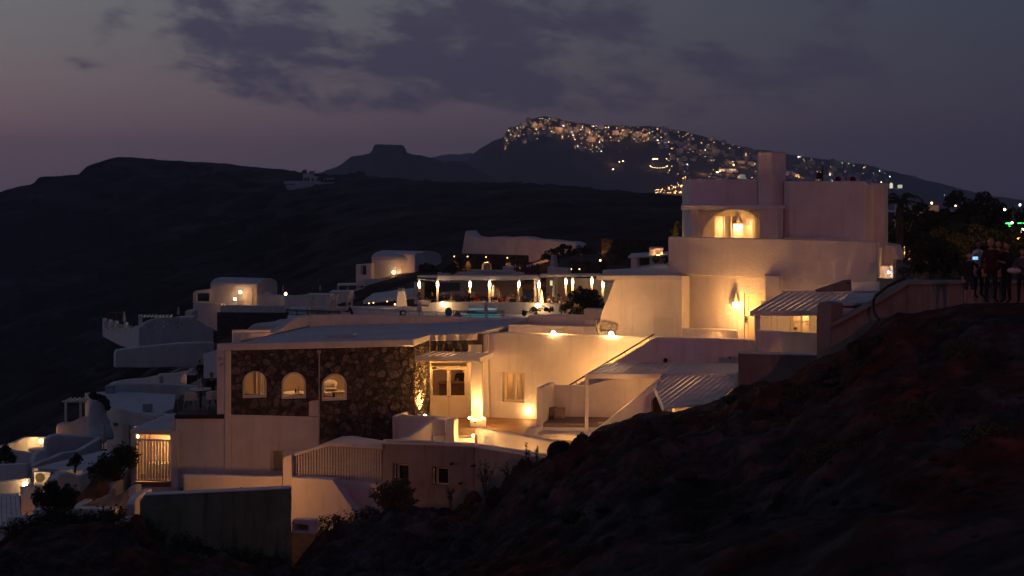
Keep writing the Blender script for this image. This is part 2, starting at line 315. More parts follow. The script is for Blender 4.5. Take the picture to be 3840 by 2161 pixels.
def interp(tab, x):
    if x <= tab[0][0]: return tab[0][1:]
    for a, b in zip(tab, tab[1:]):
        if x <= b[0]:
            t = (x - a[0]) / (b[0] - a[0]); return tuple(p + (q - p) * t for p, q in zip(a[1:], b[1:]))
    return tab[-1][1:]
def grid_mesh(name, rows, mat_, smooth=True):
    mb = MB(); n = len(rows[0]); mb.v = [v for r in rows for v in r]
    mb.f = [(i * n + j, i * n + j + 1, (i + 1) * n + j + 1, (i + 1) * n + j) for i in range(len(rows) - 1) for j in range(n - 1)]; mb.m = [0] * len(mb.f)
    return struct(name, mb, mat_, smooth)
def fbm(p, sc, oct=5): return noise.fractal(Vector(p) * sc, 1.0, 2.0, oct)
# --- the slope the photograph is taken from (nearest to farthest edge of it, by bearing)
SLOPE_TOP = [(-500, 2040, 45), (0, 2032, 46), (50, 1998, 46.5), (128, 1962, 47), (348, 1948, 47), (503, 1960, 46.5), (620, 2090, 45.5), (1000, 2150, 46), (1094, 2150, 47.5), (1181, 2035, 49.5), (1260, 1990, 50.5), (1340, 1958, 51.3),
    (1437, 1912, 52.0), (1700, 1910, 51.2), (1780, 1880, 50.8), (1860, 1838, 50.4), (1956, 1765, 50.0), (2052, 1702, 49.2), (2157, 1676, 48.7), (2206, 1643, 48.3), (2293, 1597, 48), (2397, 1551, 47.6), (2496, 1537, 47.3),
    (2665, 1516, 47), (2727, 1487, 46.5), (2765, 1450, 46.2), (2951, 1419, 45), (3058, 1350, 44), (3148, 1322, 43.3), (3215, 1269, 42.8), (3305, 1210, 42.2), (3372, 1184, 41.8), (3530, 1156, 41), (3619, 1139, 40.3), (3840, 1136, 39), (4400, 1128, 37)]
SLOPE_BOT = [(-500, 26), (600, 24), (1200, 20), (1700, 16), (2200, 12.5), (2700, 10), (3200, 8.4), (3840, 7.2), (4400, 6.6)]
def slope_pt(px, t):
    py1, d1 = interp(SLOPE_TOP, px); d0 = interp(SLOPE_BOT, px)[0]; py0 = 2420
    d = d0 * (d1 / d0) ** t
    # the row falls faster near the camera: a bank in front, a hollow behind it, then the far face
    g = t ** (1.05) ; py = py0 + (py1 - py0) * g
    p = W(px, py, d); k = min(1, max(0, (px - 1300) / 900))
    p.z += k * (.028 * d * math.exp(-((t - .30) / .12) ** 2) - .020 * d * math.exp(-((t - .52) / .12) ** 2) + .012 * d * math.exp(-((t - .80) / .1) ** 2))
    return p
rows = []
NC, NR = 460, 230
for i in range(NR + 7):
    t = min(1, i / NR); r = []
    for j in range(NC + 1):
        px = -500 + 4900 * j / NC
        p = slope_pt(px, t); q = Vector((p.x, p.y, 0)); fade = min(1, (1 - t) * 9 + .22)
        a = p.y / 45
        path = math.exp(-((px - 3750) / 260) ** 2) * max(0, (t - .9) / .1)
        lump = fbm(q + Vector((7, 3, 0)), .16, 4) * .55 + abs(fbm(q, .42, 5)) * .38 - .12 + fbm(q, 1.5, 4) * .10 + (abs(fbm(q, .95, 5)) - .25) * .34 + max(0, fbm(q + Vector((31, 5, 0)), .60, 4) - .22) * 1.1 - max(0, fbm(q + Vector((3, 25, 0)), .38, 4) - .25) * 1.3
        p.z += lump * a * fade * (1 - .8 * path) * .9
        if i > NR:
            e = (i - NR); p.y += e * .55; p.x += (px - 1920) / F * e * .55; p.z -= e * e * .10 + e * .12
        r.append(p)
    rows.append(r)
grid_mesh('hillside_ground', rows, M_SLOPE)
def slope_z(px, t): return slope_pt(px, t)
# --- ground under the hotel and the village, falling to the left towards the caldera
ZC = [-700, 0, 400, 800, 1200, 1700, 2200, 2700, 3200, 3900, 4600]
ZT = [(44, [-14, -13.8, -13.6, -14, -13.2, -12.2, -11, -9.3, -7, -5.5, -5]), (50, [-15, -14, -13.4, -13.2, -12.6, -12, -10.8, -9, -6.6, -4.6, -4]), (58, [-16.5, -15, -13.6, -12.6, -12, -11.4, -10.4, -8.6, -6, -3.4, -3]),
      (66, [-18, -16.6, -15, -13, -11.5, -10.4, -9.6, -8, -5, -3, -2.5]), (75, [-20, -18, -16.2, -13.6, -10.5, -9.4, -8.8, -7, -4.2, -2.6, -2]), (90, [-24, -20, -17.2, -15.4, -11.2, -9.6, -9.4, -7.4, -4, -2.5, -2]),
      (110, [-30, -24.5, -20, -16.5, -12.2, -10, -9.6, -7.6, -4.5, -2.5, -1.5]), (140, [-36, -30, -22, -17.5, -13.4, -9.5, -8, -6.6, -4.6, -2.8, -1.6]), (185, [-46, -37, -27, -20, -15, -9.5, -7.4, -5.6, -4.5, -3, -2])]
def ground_z(px, d):
    d = max(44, min(185, d)); 
    for (a, ra), (b, rb) in zip(ZT, ZT[1:]):
        if d <= b: break
    t = (d - a) / (b - a); px = max(-700, min(4599, px))
    k = max(i for i in range(len(ZC)) if ZC[i] <= px); k = min(k, len(ZC) - 2); s = (px - ZC[k]) / (ZC[k + 1] - ZC[k])
    f = lambda r: r[k] + (r[k + 1] - r[k]) * s
    return f(ra) * (1 - t) + f(rb) * t
rows = []
for i in range(71):
    d = 44 * (185 / 44) ** (i / 70); r = []
    for j in range(121):
        px = -700 + 5300 * j / 120; z = ground_z(px, d); p = Vector((X(px, d), d, z)); p.z += fbm((p.x, p.y, 3), .12, 4) * .35 - .15
        r.append(p)
    rows.append(r)
rows.append([v + Vector((v.x / v.y * 14, 14, -3)) for v in rows[-1]])
grid_mesh('village_ground', rows, M_EARTH)
# --- dark hill between the village and the caldera rim
RIDGE = [(-700, 900, 700), (-250, 760, 720), (0, 722, 740), (30, 708, 740), (126, 689, 745), (137, 668, 750), (164, 660, 755), (305, 656, 765), (312, 634, 770), (335, 619, 772), (410, 596, 778), (432, 589, 780), (492, 589, 780), (596, 601, 775), (730, 608, 765), (835, 614, 755), (954, 626, 740), (1043, 633, 720),
    (1110, 644, 700), (1193, 653, 680), (1342, 656, 660), (1431, 665, 640), (1580, 678, 620), (1759, 686, 600), (1938, 686, 580), (2087, 693, 560), (2310, 716, 530), (2445, 726, 500), (2560, 735, 480), (2800, 760, 440), (3100, 790, 400), (3330, 800, 370), (3600, 800, 350), (3840, 812, 340), (4600, 840, 320)]
RIDGE = [(a, b, c) for a, b, c in RIDGE]
HS = [(-700, 2080), (0, 1806), (400, 1518), (800, 1316), (1200, 1172), (1700, 1014), (2200, 950), (2700, 902), (3200, 870), (3900, 826), (4600, 800)]
def hill_pt(px, t):
    py1, d1 = interp(RIDGE, px); py0 = 740 - (ground_z(px, 185)) * F / 185
    if px > 3250: py0 = min(py0, 845)
    e_ = .42 + .58 * max(0, min(1, (px - 500) / 900)); d = 185 * (d1 / 185) ** (t ** e_); return W(px, py0 + (py1 - py0) * t ** 1.15, d)
rows = []
for i in range(150):
    t = min(1, i / 140); r = []
    for j in range(321):
        px = -700 + 5300 * j / 320; p = hill_pt(px, t); q = Vector((p.x, p.y, p.z))
        k = math.sin(math.pi * min(t, 1)) ** .6 if t < 1 else 0
        left = max(0, min(1, (1300 - px) / 600))
        rid = (1 - abs(fbm((q.x, q.y * .35, q.z * .25), .020, 5))) * 1.0 + fbm(q, .06, 4) * .35
        gul = 1 - abs(fbm((q.x, q.y * .5, q.z * .12), .055, 4)); out = ((rid - .75) + (gul - .8) * (.45 + .35 * left)) * (.080 * p.y) * k * (.30 + 1.0 * left)
        p.y -= out * 1.6; p.x -= out * .2; p.z += fbm((q.x, q.y, 0), .03, 5) * .006 * p.y * k + fbm((q.x, q.y, 9), .16, 3) * (.0012 - .0006 * left) * p.y
        if i > 140: e = i - 140; p.y += e * 9; p.z -= e * e * .5
        r.append(p)
    rows.append(r)
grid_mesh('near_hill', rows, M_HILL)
# --- far caldera rim with the town, the flat-topped rock, and the faint headland behind
def far_sheet(name, prof, base_py, d1, d0, nz, mat_, n=260, m=46, seed=0):
    rows = []; x0, x1 = prof[0][0], prof[-1][0]
    for i in range(m + 4):
        t = min(1, i / m); r = []
        for j in range(n + 1):
            px = x0 + (x1 - x0) * j / n; py1 = interp(prof, px)[0]; d = d0 + (d1 - d0) * t; p = W(px, base_py + (py1 - base_py) * t, d)
            k = math.sin(math.pi * t) ** .5 if t < 1 else 0
            p.y -= (1 - abs(fbm((p.x + seed, p.z * .6, 0), .006, 5))) * nz * k; p.z += fbm((p.x, p.y, seed), .03, 4) * nz * .05
            if i > m: e = i - m; p.y += e * 30; p.z -= e * e * 4
            r.append(p)
        rows.append(r)
    return grid_mesh(name, rows, mat_)
SKAROS = [(1150, 700), (1222, 640), (1260, 628), (1282, 618), (1319, 590), (1350, 584), (1388, 575), (1398, 560), (1402, 545), (1420, 541), (1476, 540), (1512, 543), (1519, 552), (1523, 572), (1545, 580), (1580, 584), (1620, 596), (1662, 608), (1700, 607), (1737, 607), (1800, 640), (1900, 700)]
FIRA = [(1600, 700), (1690, 640), (1737, 608), (1759, 589), (1796, 559), (1850, 530), (1888, 514), (1898, 497), (1903, 480), (1938, 474), (1983, 447), (2020, 440), (2042, 435), (2060, 440), (2087, 446), (2161, 463), (2300, 470), (2445, 474), (2564, 494), (2683, 524), (2832, 560), (2981, 581), (3130, 603), (3279, 626), (3429, 663), (3578, 701), (3697, 733), (3840, 752), (4500, 790)]
far_sheet('flat_topped_rock', SKAROS, 770, 1900, 1700, 40, M_FAR, 200, seed=5)
far_sheet('caldera_rim', FIRA, 790, 2500, 2100, 45, M_FAR, 320, seed=11)
far_sheet('distant_headland', [(1180, 720), (1290, 618), (1400, 600), (1610, 592), (1680, 580), (1760, 576), (1900, 580), (2100, 600), (2400, 640)], 760, 3900, 3700, 60, M_FAR, 80, 20, seed=23)
def rim_depth(px, py):
    py1 = interp(FIRA, px)[0]; t = max(0, min(1, (790 - py) / (790 - py1))); return 2100 + 400 * t
sea = MB(); sea.add([(-4800, -120, -302), (4800, -120, -302), (4800, 4900, -302), (-4800, 4900, -302)], [(0, 1, 2, 3)]); struct('sea', sea, M_SEA)
# --- evening haze over all of it
hz = MB(); hz.box((0, 2400, -57), (9900, 5200, 500))
hm = bpy.data.materials.new('haze'); hm.use_nodes = True; nt = hm.node_tree; nt.nodes.clear(); o_ = nt.nodes.new('ShaderNodeOutputMaterial'); v_ = nt.nodes.new('ShaderNodeVolumePrincipled')
v_.inputs['Color'].default_value = (.80, .84, 1, 1); v_.inputs['Density'].default_value = HAZE = .00024; nt.links.new(v_.outputs[0], o_.inputs[1])
ho = mesh_obj('haze', hz, hm, Vector((0, 0, 0))); ho['kind'] = 'stuff'
# ================================================================== HOTEL: reception building
BV = .035
PF = Plane((845, 57.0), (1551, 58.7)); PFf = Plane((815, 56.75), (1551, 58.42)); PS = Plane((1551, 58.7), (1606, 60.15)); PD = Plane((1606, 60.1), (1815, 60.2))
PW_ = Plane((1813, 60.4), (2456, 58.3)); PST = Plane((2165, 57.6), (2831, 56.0))
ZR = -5.835; ZF = -9.33
rb = thing('reception_building', 'low building faced in dark fieldstone with three arched lit windows and flat white roof', 'building', W(1200, 1790, 58))
part('roof', flat(ZR, [(815, 1288), (1551, 1273), (1610, 1254), (1787, 1249), (1906, 1218), (1975, 1196), (1700, 1211), (1164, 1225), (905, 1283)], .27), M_ROOF, rb, bev=.03)
part('roof_kerb', plate([(905, 1281, 58.3), (1164, 1222, 64.9), (1164, 1226, 64.6), (905, 1286, 58)], .1), M_BROWNW, rb)
hp = MB(); a = W(1250, 1263, 0); d_ = -ZR * F / (1264 - HY); hp.box((X(1275, d_), d_ - .1, ZR + .05), (1.05, .6, .1)); hp.box((X(1275, d_), d_ - .1, ZR + .11), (1.12, .66, .03)); part('roof_hatch', hp, M_ROOF, rb)
hp = MB(); hp.tube([(X(1225, 59.2), 59.3, ZR + .06), (X(1270, 59.6), 59.5, ZR + .06), (X(1330, 60), 60.1, ZR + .05)], .05); part('roof_pipe', hp, M_ROOF, rb)
wins = [(914, 1394, 996, 1486), (1060, 1398, 1143, 1489), (1211, 1403, 1296, 1496)]
win_arch = [PF.arch(*w) for w in wins]
stone_out = [(864, 1306), (1551, 1293), (1551, 1668), (1199, 1672), (1199, 1562), (1158, 1561), (1158, 1506), (1194, 1504), (1194, 1562), (866, 1556)]
stone_out = [(864, 1306), (1551, 1293), (1551, 1672), (1199, 1672), (1199, 1562), (866, 1556)]
mort = part('stone_wall', E(PF, PF.poly(stone_out), .35, win_arch, px=False), M_MORTAR, rb)
def clip(poly, p, n):
    out = []
    for i, a in enumerate(poly):
        b = poly[(i + 1) % len(poly)]; da = (a[0] - p[0]) * n[0] + (a[1] - p[1]) * n[1]; db = (b[0] - p[0]) * n[0] + (b[1] - p[1]) * n[1]
        if da <= 0: out.append(a)
        if (da < 0 < db) or (db < 0 < da):
            t = da / (da - db); out.append((a[0] + (b[0] - a[0]) * t, a[1] + (b[1] - a[1]) * t))
    return out
def area(p): return abs(sum(p[i][0] * p[(i + 1) % len(p)][1] - p[(i + 1) % len(p)][0] * p[i][1] for i in range(len(p)))) / 2
def inside(pt, poly):
    r = False; j = len(poly) - 1
    for i in range(len(poly)):
        a, b = poly[i], poly[j]
        if (a[1] > pt[1]) != (b[1] > pt[1]) and pt[0] < (b[0] - a[0]) * (pt[1] - a[1]) / (b[1] - a[1]) + a[0]: r = not r
        j = i
    return r
def rubble(outline, holes, size, rng):
    """irregular field stones: relaxed cells with uneven sizes, kept clear of the openings"""
    us = [p[0] for p in outline]; zs = [p[1] for p in outline]; u0, u1, z0, z1 = min(us), max(us), min(zs), max(zs)
    pts = []; tries = 0
    while tries < 14000:
        tries += 1; p = (rng.uniform(u0, u1), rng.uniform(z0, z1))
        if not inside(p, outline) or any(inside(p, h) for h in holes): continue
        s = size * rng.choice((.45, .6, .8, .95, 1.1, 1.45)); 
        if all((p[0] - q[0]) ** 2 / 1.25 + (p[1] - q[1]) ** 2 > ((s + q[2]) * .46) ** 2 for q in pts): pts.append((*p, s))
    cells = []
    edges = [(outline[i], outline[(i + 1) % len(outline)]) for i in range(len(outline))]
    for i, p in enumerate(pts):
        c = [(p[0] - 1, p[1] - 1), (p[0] + 1, p[1] - 1), (p[0] + 1, p[1] + 1), (p[0] - 1, p[1] + 1)]
        for q in pts:
            if q is p or abs(q[0] - p[0]) > 1.2 or abs(q[1] - p[1]) > 1.2: continue
            w = p[2] / (p[2] + q[2]); n = (q[0] - p[0], q[1] - p[1]); c = clip(c, (p[0] + n[0] * w, p[1] + n[1] * w), n)
            if len(c) < 3: break
        for a, b in edges:      # the outline's own borders (convex ones bite, others are left to the neighbours)
            e = (b[0] - a[0], b[1] - a[1]); n = (e[1], -e[0]); s = (p[0] - a[0]) * n[0] + (p[1] - a[1]) * n[1]
            if s > 0: n = (-n[0], -n[1])
            L_ = math.hypot(*e); t = ((p[0] - a[0]) * e[0] + (p[1] - a[1]) * e[1]) / L_ / L_
            if -.02 < t < 1.02: c = clip(c, a, n)
        for h in holes:
            best = min(h, key=lambda v: (v[0] - p[0]) ** 2 + (v[1] - p[1]) ** 2); k = h.index(best); cand = []
            for i2 in range(len(h)):
                a, b = h[i2], h[(i2 + 1) % len(h)]; e = (b[0] - a[0], b[1] - a[1]); L2 = e[0] ** 2 + e[1] ** 2 or 1e-9; t = max(0, min(1, ((p[0] - a[0]) * e[0] + (p[1] - a[1]) * e[1]) / L2)); cp = (a[0] + e[0] * t, a[1] + e[1] * t); cand.append(((cp[0] - p[0]) ** 2 + (cp[1] - p[1]) ** 2, cp))
            d2, cp = min(cand)
            if d2 < 1.5: c = clip(c, cp, (cp[0] - p[0], cp[1] - p[1]))
        if len(c) >= 3 and area(c) > .004: cells.append(c)
    return cells
def stone_mb(pl, c, rng, joint=.011, proud=None):
    cx = sum(p[0] for p in c) / len(c); cz = sum(p[1] for p in c) / len(c); r = math.sqrt(area(c) / math.pi)
    q = []
    for i, a in enumerate(c):
        b = c[(i + 1) % len(c)]
        if math.hypot(a[0] - b[0], a[1] - b[1]) < .01: continue
        for t in (.13, .87): q.append((a[0] + (b[0] - a[0]) * t, a[1] + (b[1] - a[1]) * t))
    k = 1 - min(.4, joint / r); h = proud if proud else rng.uniform(.025, .075); tl = (rng.uniform(-.3, .3), rng.uniform(-.3, .3))
    mb = MB(); n = len(q); jit = [rng.uniform(.95, 1.03) for _ in q]
    A = [pl.w(cx + (u - cx) * k * j, cz + (z - cz) * k * j, -.01) for (u, z), j in zip(q, jit)]
    B = [pl.w(cx + (u - cx) * k * j * .97, cz + (z - cz) * k * j * .97, h * .6) for (u, z), j in zip(q, jit)]
    C_ = [pl.w(cx + (u - cx) * k * .84, cz + (z - cz) * k * .84, h * (1 + tl[0] * (u - cx) / r + tl[1] * (z - cz) / r)) for u, z in q]
    mb.add(A + B + C_, [(i, (i + 1) % n, n + (i + 1) % n, n + i) for i in range(n)] + [(n + i, n + (i + 1) % n, 2 * n + (i + 1) % n, 2 * n + i) for i in range(n)] + [tuple(range(2 * n, 3 * n))])
    return mb
def lay_stones(cells_pl, parent, rng, limit=290, jn=.011):
    cells_pl = sorted(cells_pl, key=lambda t: -area(t[1])); rest = MB()
    for i, (pl, c) in enumerate(cells_pl):
        m = stone_mb(pl, c, rng, jn)
        if i < limit: part('stone', m, M_STONE, parent, smooth=False)
        else: rest.add(m.v, m.f)
    if rest.v: o = part('stone_infill', rest, M_STONE, parent); o['kind'] = 'stuff'
rng = random.Random(4)
cells = [(PF, c) for c in rubble(PF.poly(stone_out), [[(cu + (u - cu) * 1.13, cz_ + (z - cz_) * 1.13) for u, z in h] for h in win_arch for cu, cz_ in [(sum(p[0] for p in h) / len(h), sum(p[1] for p in h) / len(h))]], .235, rng)]
side_out = PS.poly([(1551, 1295), (1606, 1278), (1606, 1572), (1551, 1640)])
part('side_wall', E(PS, side_out, .35, px=False), M_MORTAR, rb)
cells += [(PS, c) for c in rubble(side_out, [], .19, rng)]
over = PD.poly([(1607, 1258), (1812, 1254), (1812, 1322), (1607, 1322)])
part('over_door_wall', E(PD, over, .35, px=False), M_MORTAR, rb)
cells += [(PD, c) for c in rubble(PD.poly([(1608, 1279), (1760, 1277), (1760, 1320), (1608, 1320)]), [], .27, rng)]
lay_stones(cells, mort, rng, 298)
# eaves: white band, angled return, strapped band over the door
part('fascia', ER(PFf, 815, 1290, 1551, 1306, .12, 0) if False else E(PFf, [(815, 1291), (1551, 1276), (1551, 1299), (815, 1316)], .25), M_W, rb, bev=.02)
part('fascia_return', E(Plane((1551, 58.42), (1609, 60.0)), [(1551, 1276), (1609, 1256.5), (1609, 1277), (1551, 1299)], .2), M_W, rb, bev=.02)
part('strapped_fascia', E(Plane((1609, 59.98), (1790, 60.05)), [(1609, 1256.5), (1790, 1251.5), (1790, 1276), (1609, 1279)], .2), M_W, rb, bev=.02)
PFs = Plane((1609, 59.96), (1790, 60.03))
for i, (xa, xb) in enumerate([(1634, 1629), (1660, 1653), (1684, 1674), (1708, 1697), (1714, 1726), (1740, 1729), (1733, 1746), (1760, 1748), (1752, 1766), (1780, 1767)]):
    m = MB(); a = PFs.uz(xa, 1255); b = PFs.uz(xb, 1276); m.tube([PFs.w(*a, .02), PFs.w(*b, .02)], .016, 5); part('strap', m, M_CREAM, rb)
# arched windows
for k, (w, wa) in enumerate(zip(wins, win_arch)):
    cu, cz_ = sum(p[0] for p in wa) / len(wa), sum(p[1] for p in wa) / len(wa)
    out = [(cu + (u - cu) * 1.10, cz_ + (z - cz_) * 1.09) for u, z in wa]; inn = [(cu + (u - cu) * .93, cz_ + (z - cz_) * .93) for u, z in wa]
    wn = part('arched_window', MB().holed([PF.w(u, z, .045) for u, z in out], [[PF.w(u, z, .045) for u, z in inn]], PF.n * .16), M_WOODW, rb)
    part('pane', MB().extr([PF.w(u, z, -.09) for u, z in inn], PF.n * .012), M_GLASS, wn)
    sl = MB(); a, b = PF.uz(w[0] - 3, w[3] + 2), PF.uz(w[2] + 3, w[3] + 2); sl.extr([PF.w(a[0], a[1], .08), PF.w(b[0], b[1], .08), PF.w(b[0], b[1] + .05, .08), PF.w(a[0], a[1] + .05, .08)], PF.n * .15); part('sill', sl, M_WOODW, wn, bev=.01)
# plaster base below the stone, its window, corner post, patch and downpipe
PFp = Plane((845, 56.93), (1551, 58.63))
hole = PFp.rect(1016, 1689, 1063, 1771)
part('plaster_base', E(PFp, PFp.poly([(866, 1555), (1197, 1564), (1197, 1800), (866, 1800)]), .4, [hole], px=False), M_W, rb, bev=.03)
bw = part('lower_window', MB().holed([PFp.w(u, z, -.13) for u, z in hole], [[PFp.w(u, z, -.13) for u, z in PFp.rect(1027, 1694, 1060, 1767)]], PFp.n * .05), M_CREAM, rb)
part('pane', E(PFp, PFp.rect(1026, 1692, 1061, 1769), .01, off=-.15, px=False), M_GLASS, bw)
part('shade', E(PFp, PFp.rect(1016, 1689, 1063, 1771), .01, off=-.38, px=False), M_GREY, bw)
part('corner_post', E(Plane((838, 56.85), (868, 56.95)), [(845, 1312), (867, 1312), (867, 1800), (843, 1800)], .5), M_W, rb, bev=.03)
part('left_wall', E(Plane((842, 57.2), (905, 66)), [(842, 1290), (905, 1290), (905, 1760), (842, 1800)], .3), M_W, rb)
part('plaster_patch', E(Plane((845, 56.90), (1551, 58.60)), [(1158, 1508), (1162, 1507), (1165, 1504), (1196, 1501), (1196, 1563), (1158, 1561)], .1), M_W2, rb)
m = MB(); q = [PF.uz(1196, y) for y in (1312, 1322, 1330, 1400, 1560, 1660)]; m.tube([PF.w(u, z, .10) for u, z in q], .028, 8); q = PF.uz(1196, 1318); m.box(PF.w(*q, .08), (.16, .12, .12)); part('downpipe', m, M_GREY, rb)
m = MB(); q = PF.uz(830, 1362); m.tube([PF.w(q[0] + .16, q[1] - .02, .05), PF.w(q[0] - .04, q[1] - .02, .06)], .03); m.tube([PF.w(q[0] + .02, q[1], .08), PF.w(q[0] - .05, q[1] - .1, .1)], .05); part('bracket_lamp', m, M_GREY, rb)
# interior shell: floor, partition, back wall, ceiling is the roof
m = MB(); m.prism([(X(850, 57.5), 57.5), (X(1551, 59.1), 59.1), (X(1606, 60.4), 60.4), (X(1815, 60.7), 60.7), (X(1815, 60.7), 66), (X(870, 65), 65)], -9.6, ZF + .02)
part('interior_floor', m, M_FLOOR, rb)
m = MB(); m.prism([(X(870, 64.6), 64.6), (X(1960, 65.6), 65.6), (X(1960, 66), 66), (X(870, 65), 65)], -9.4, -6.05); part('interior_back_wall', m, M_CREAM, rb)
m = MB(); m.prism([(X(1560, 61.2), 61.2), (X(1555, 64.8), 64.8), (X(1560, 64.8), 64.8), (X(1566, 61.2), 61.2)], -9.4, -6.05); part('partition', m, M_W, rb)
m = MB(); zt_ = -8.02
for px_, d in ((957, 59.6), (973, 60.2)): m.box((X(px_, d), d, -7.7), (.13, .13, 3.3))
part('interior_pillar', m, M_W, rb)
for (px_, d) in ((1000, 60.6), (1120, 60.8), (1260, 60.6), (1700, 62.5)):
    light('room_light', (X(px_, d), d, -6.5), 26 if px_ < 1500 else 16, (1, .60, .28), .12, rb)
def round_table(px, d, zt, r, label, zf):
    t = thing('dining_table', label, 'table', (X(px, d), d, zf)); c = Vector((X(px, d), d, 0))
    m = MB(); m.lathe(c + Vector((0, 0, zt)), [(r, -.03), (r, 0), (r * .9, .005)], 16); part('table_top', m, M_W, t); m = MB(); m.lathe(c + Vector((0, 0, zf)), [(.22, 0), (.05, .04), (.04, zt - zf - .03)], 10); part('pedestal', m, M_METAL, t); return t
def slat_chair(px, d, rz, zf, label, mt, solid=True, group=None):
    t = thing('chair', label, 'chair', (X(px, d), d, zf), group); c = Vector((X(px, d), d, zf)); M3 = Matrix.Rotation(rz, 3, 'Z')
    def P(x, y, z): return c + M3 @ Vector((x, y, z))
    m = MB(); m.extr([P(-.24, -.23, .43), P(.24, -.23, .43), P(.27, 0, .43), P(.22, .24, .43), P(-.22, .24, .43), P(-.27, 0, .43)], (0, 0, .05)); part('seat', m, mt, t)
    if solid:   # curved shell back
        vs = []; fs = []
        for i in range(13):
            a = R(-115 + 230 * i / 12); x, y = .28 * math.sin(a), .27 * math.cos(a); top = .80 - .17 * abs(a / R(115)) ** 2.2
            vs += [P(x * .9, y * .9, .46), P(x, y, top), P(x * .93, y * .93, top + .005), P(x * .84, y * .84, .46)]
        for i in range(12):
            k = i * 4; fs += [(k, k + 4, k + 5, k + 1), (k + 1, k + 5, k + 6, k + 2), (k + 2, k + 6, k + 7, k + 3)]
        m = MB(); m.add(vs, fs); part('backrest', m, mt, t, True)
    else:
        for k in range(7):
            a = R(-60 + 20 * k); m = MB(); m.tube([P(.24 * math.sin(a), .24 * math.cos(a), .46), P(.27 * math.sin(a), .28 * math.cos(a), .85)], .011, 5); part('back_slat', m, mt, t)
        m = MB(); m.tube([P(.28 * math.sin(R(-75 + 15 * k)), .285 * math.cos(R(-75 + 15 * k)), .86) for k in range(11)], .016, 5); part('top_rail', m, mt, t)
    for sx in (-1, 1):
        for sy in (-1, 1):
            m = MB(); m.tube([P(.18 * sx, .17 * sy, .44), P(.25 * sx, .24 * sy, 0)], [.018, .012], 6); part('leg', m, mt, t)
    return t
ZI = ZF + .02
round_table(1103, 59.6, ZI + 1.12, .55, 'white table with bottles behind the middle arched window', ZI)
slat_chair(1120, 59.05, R(185), ZI + .40, 'cream tub chair showing its back in the middle arched window', M_CREAM)
for k, (px_, hh, lb) in enumerate(((1109, .20, 'short amber bottle on the table inside the middle arched window'), (1119, .28, 'tall clear bottle on the table inside the middle arched window'))):
    m = MB(); m.lathe((X(px_, 59.55), 59.55, ZI + 1.125), [(.035, 0), (.04, .02), (.04, hh * .6), (.015, hh * .8), (.015, hh)], 8); solo('bottle', m, M_BROWNW if k == 0 else M_GREY, lb, 'bottle')
slat_chair(1270, 58.75, R(170), ZI + .42, 'dark slatted chair close to the pane of the right arched window', M_BROWNW, False)
slat_chair(1240, 60.2, R(20), ZI + .75, 'white tub chair stacked high behind the right arched window', M_W)
slat_chair(1226, 59.3, R(120), ZI + .35, 'white tub chair low at the left of the right arched window', M_W)
round_table(1252, 60.0, ZI + 1.12, .5, 'pale table set behind the right arched window', ZI)
# --- entrance: door pair, transom, awning, column
ZD0, ZD1 = ZF + .01, zat(1378, 60.1)
def hole_rect(pl, r): return pl.rect(*r)
part('door_frame', E(PD, PD.rect(1612, 1355, 1755, 1572), .12, [PD.rect(1617, 1359, 1750, 1374), PD.rect(1616, 1378, 1752, 1571)], off=.05, px=False), M_CREAM, rb, bev=.01)
part('transom', E(PD, PD.rect(1616, 1358, 1751, 1375), .02, off=-.02, px=False), M_GLASS, rb)
for x0, x1, hx in ((1616, 1683, 1678), (1684, 1752, 1690)):
    gx0, gx1 = (1622, 1676) if x0 < 1650 else (1690, 1742)
    dr = part('door_leaf', E(PD, PD.rect(x0, 1379, x1, 1570), .06, [PD.rect(gx0, 1387, gx1, 1484)], off=0, px=False), M_CREAM, rb, bev=.008)
    part('pane', E(PD, PD.rect(gx0, 1387, gx1, 1484), .01, off=-.025, px=False), M_GLASS, dr)
    for y0, y1 in ((1491, 1508), (1513, 1566)):
        a = PD.rect(gx0 - 1, y0, gx1 + 1, y1); cu, cz_ = (a[0][0] + a[1][0]) / 2, (a[0][1] + a[2][1]) / 2; inn = [(cu + (u - cu) * .94, cz_ + (z - cz_) * (.8 if y0 < 1500 else .93)) for u, z in a]
        part('moulding', MB().holed([PD.w(u, z, .018) for u, z in a], [[PD.w(u, z, .018) for u, z in inn]], PD.n * .02), M_CREAM, dr)
    m = MB(); q = PD.uz(hx, 1487); m.tube([PD.w(q[0], q[1], .0), PD.w(q[0], q[1], .07), PD.w(q[0] + (.1 if x0 < 1650 else -.1), q[1], .07)], .012, 6); part('handle', m, M_METAL, dr)
    if x0 < 1650: m = MB(); q = PD.uz(1629, 1381); m.box(PD.w(q[0], q[1], .04), (.18, .06, .05)); m.tube([PD.w(q[0], q[1], .06), PD.w(q[0] + .2, q[1] + .03, .16)], .01); part('door_closer', m, M_METAL, dr)
part('jamb_wall', E(PD, PD.poly([(1755, 1322), (1816, 1322), (1816, 1571), (1755, 1571)]), .3, px=False), M_W, rb)
part('pilaster', E(Plane((1813, 60.3), (1834, 60.25)), [(1813, 1255), (1832, 1255), (1834, 1566), (1813, 1566)], .3, off=.06), M_W, rb, bev=.03)
part('wall_panel', E(PD, [(1755, 1293), (1808, 1293), (1808, 1320), (1755, 1320)], .06, off=.05), M_W2, rb)
aw = part('awning_frame', E(Plane((1553, 58.2), (1800, 57.55)), [(1554, 1335), (1766, 1340), (1801, 1341), (1801, 1360), (1766, 1358), (1554, 1353)], .12), M_WOODW, rb, bev=.01)
part('awning_end', E(Plane((1801, 57.56), (1851, 59.9)), [(1801, 1341), (1851, 1322), (1851, 1340), (1801, 1360)], .12), M_WOODW, aw, bev=.01)
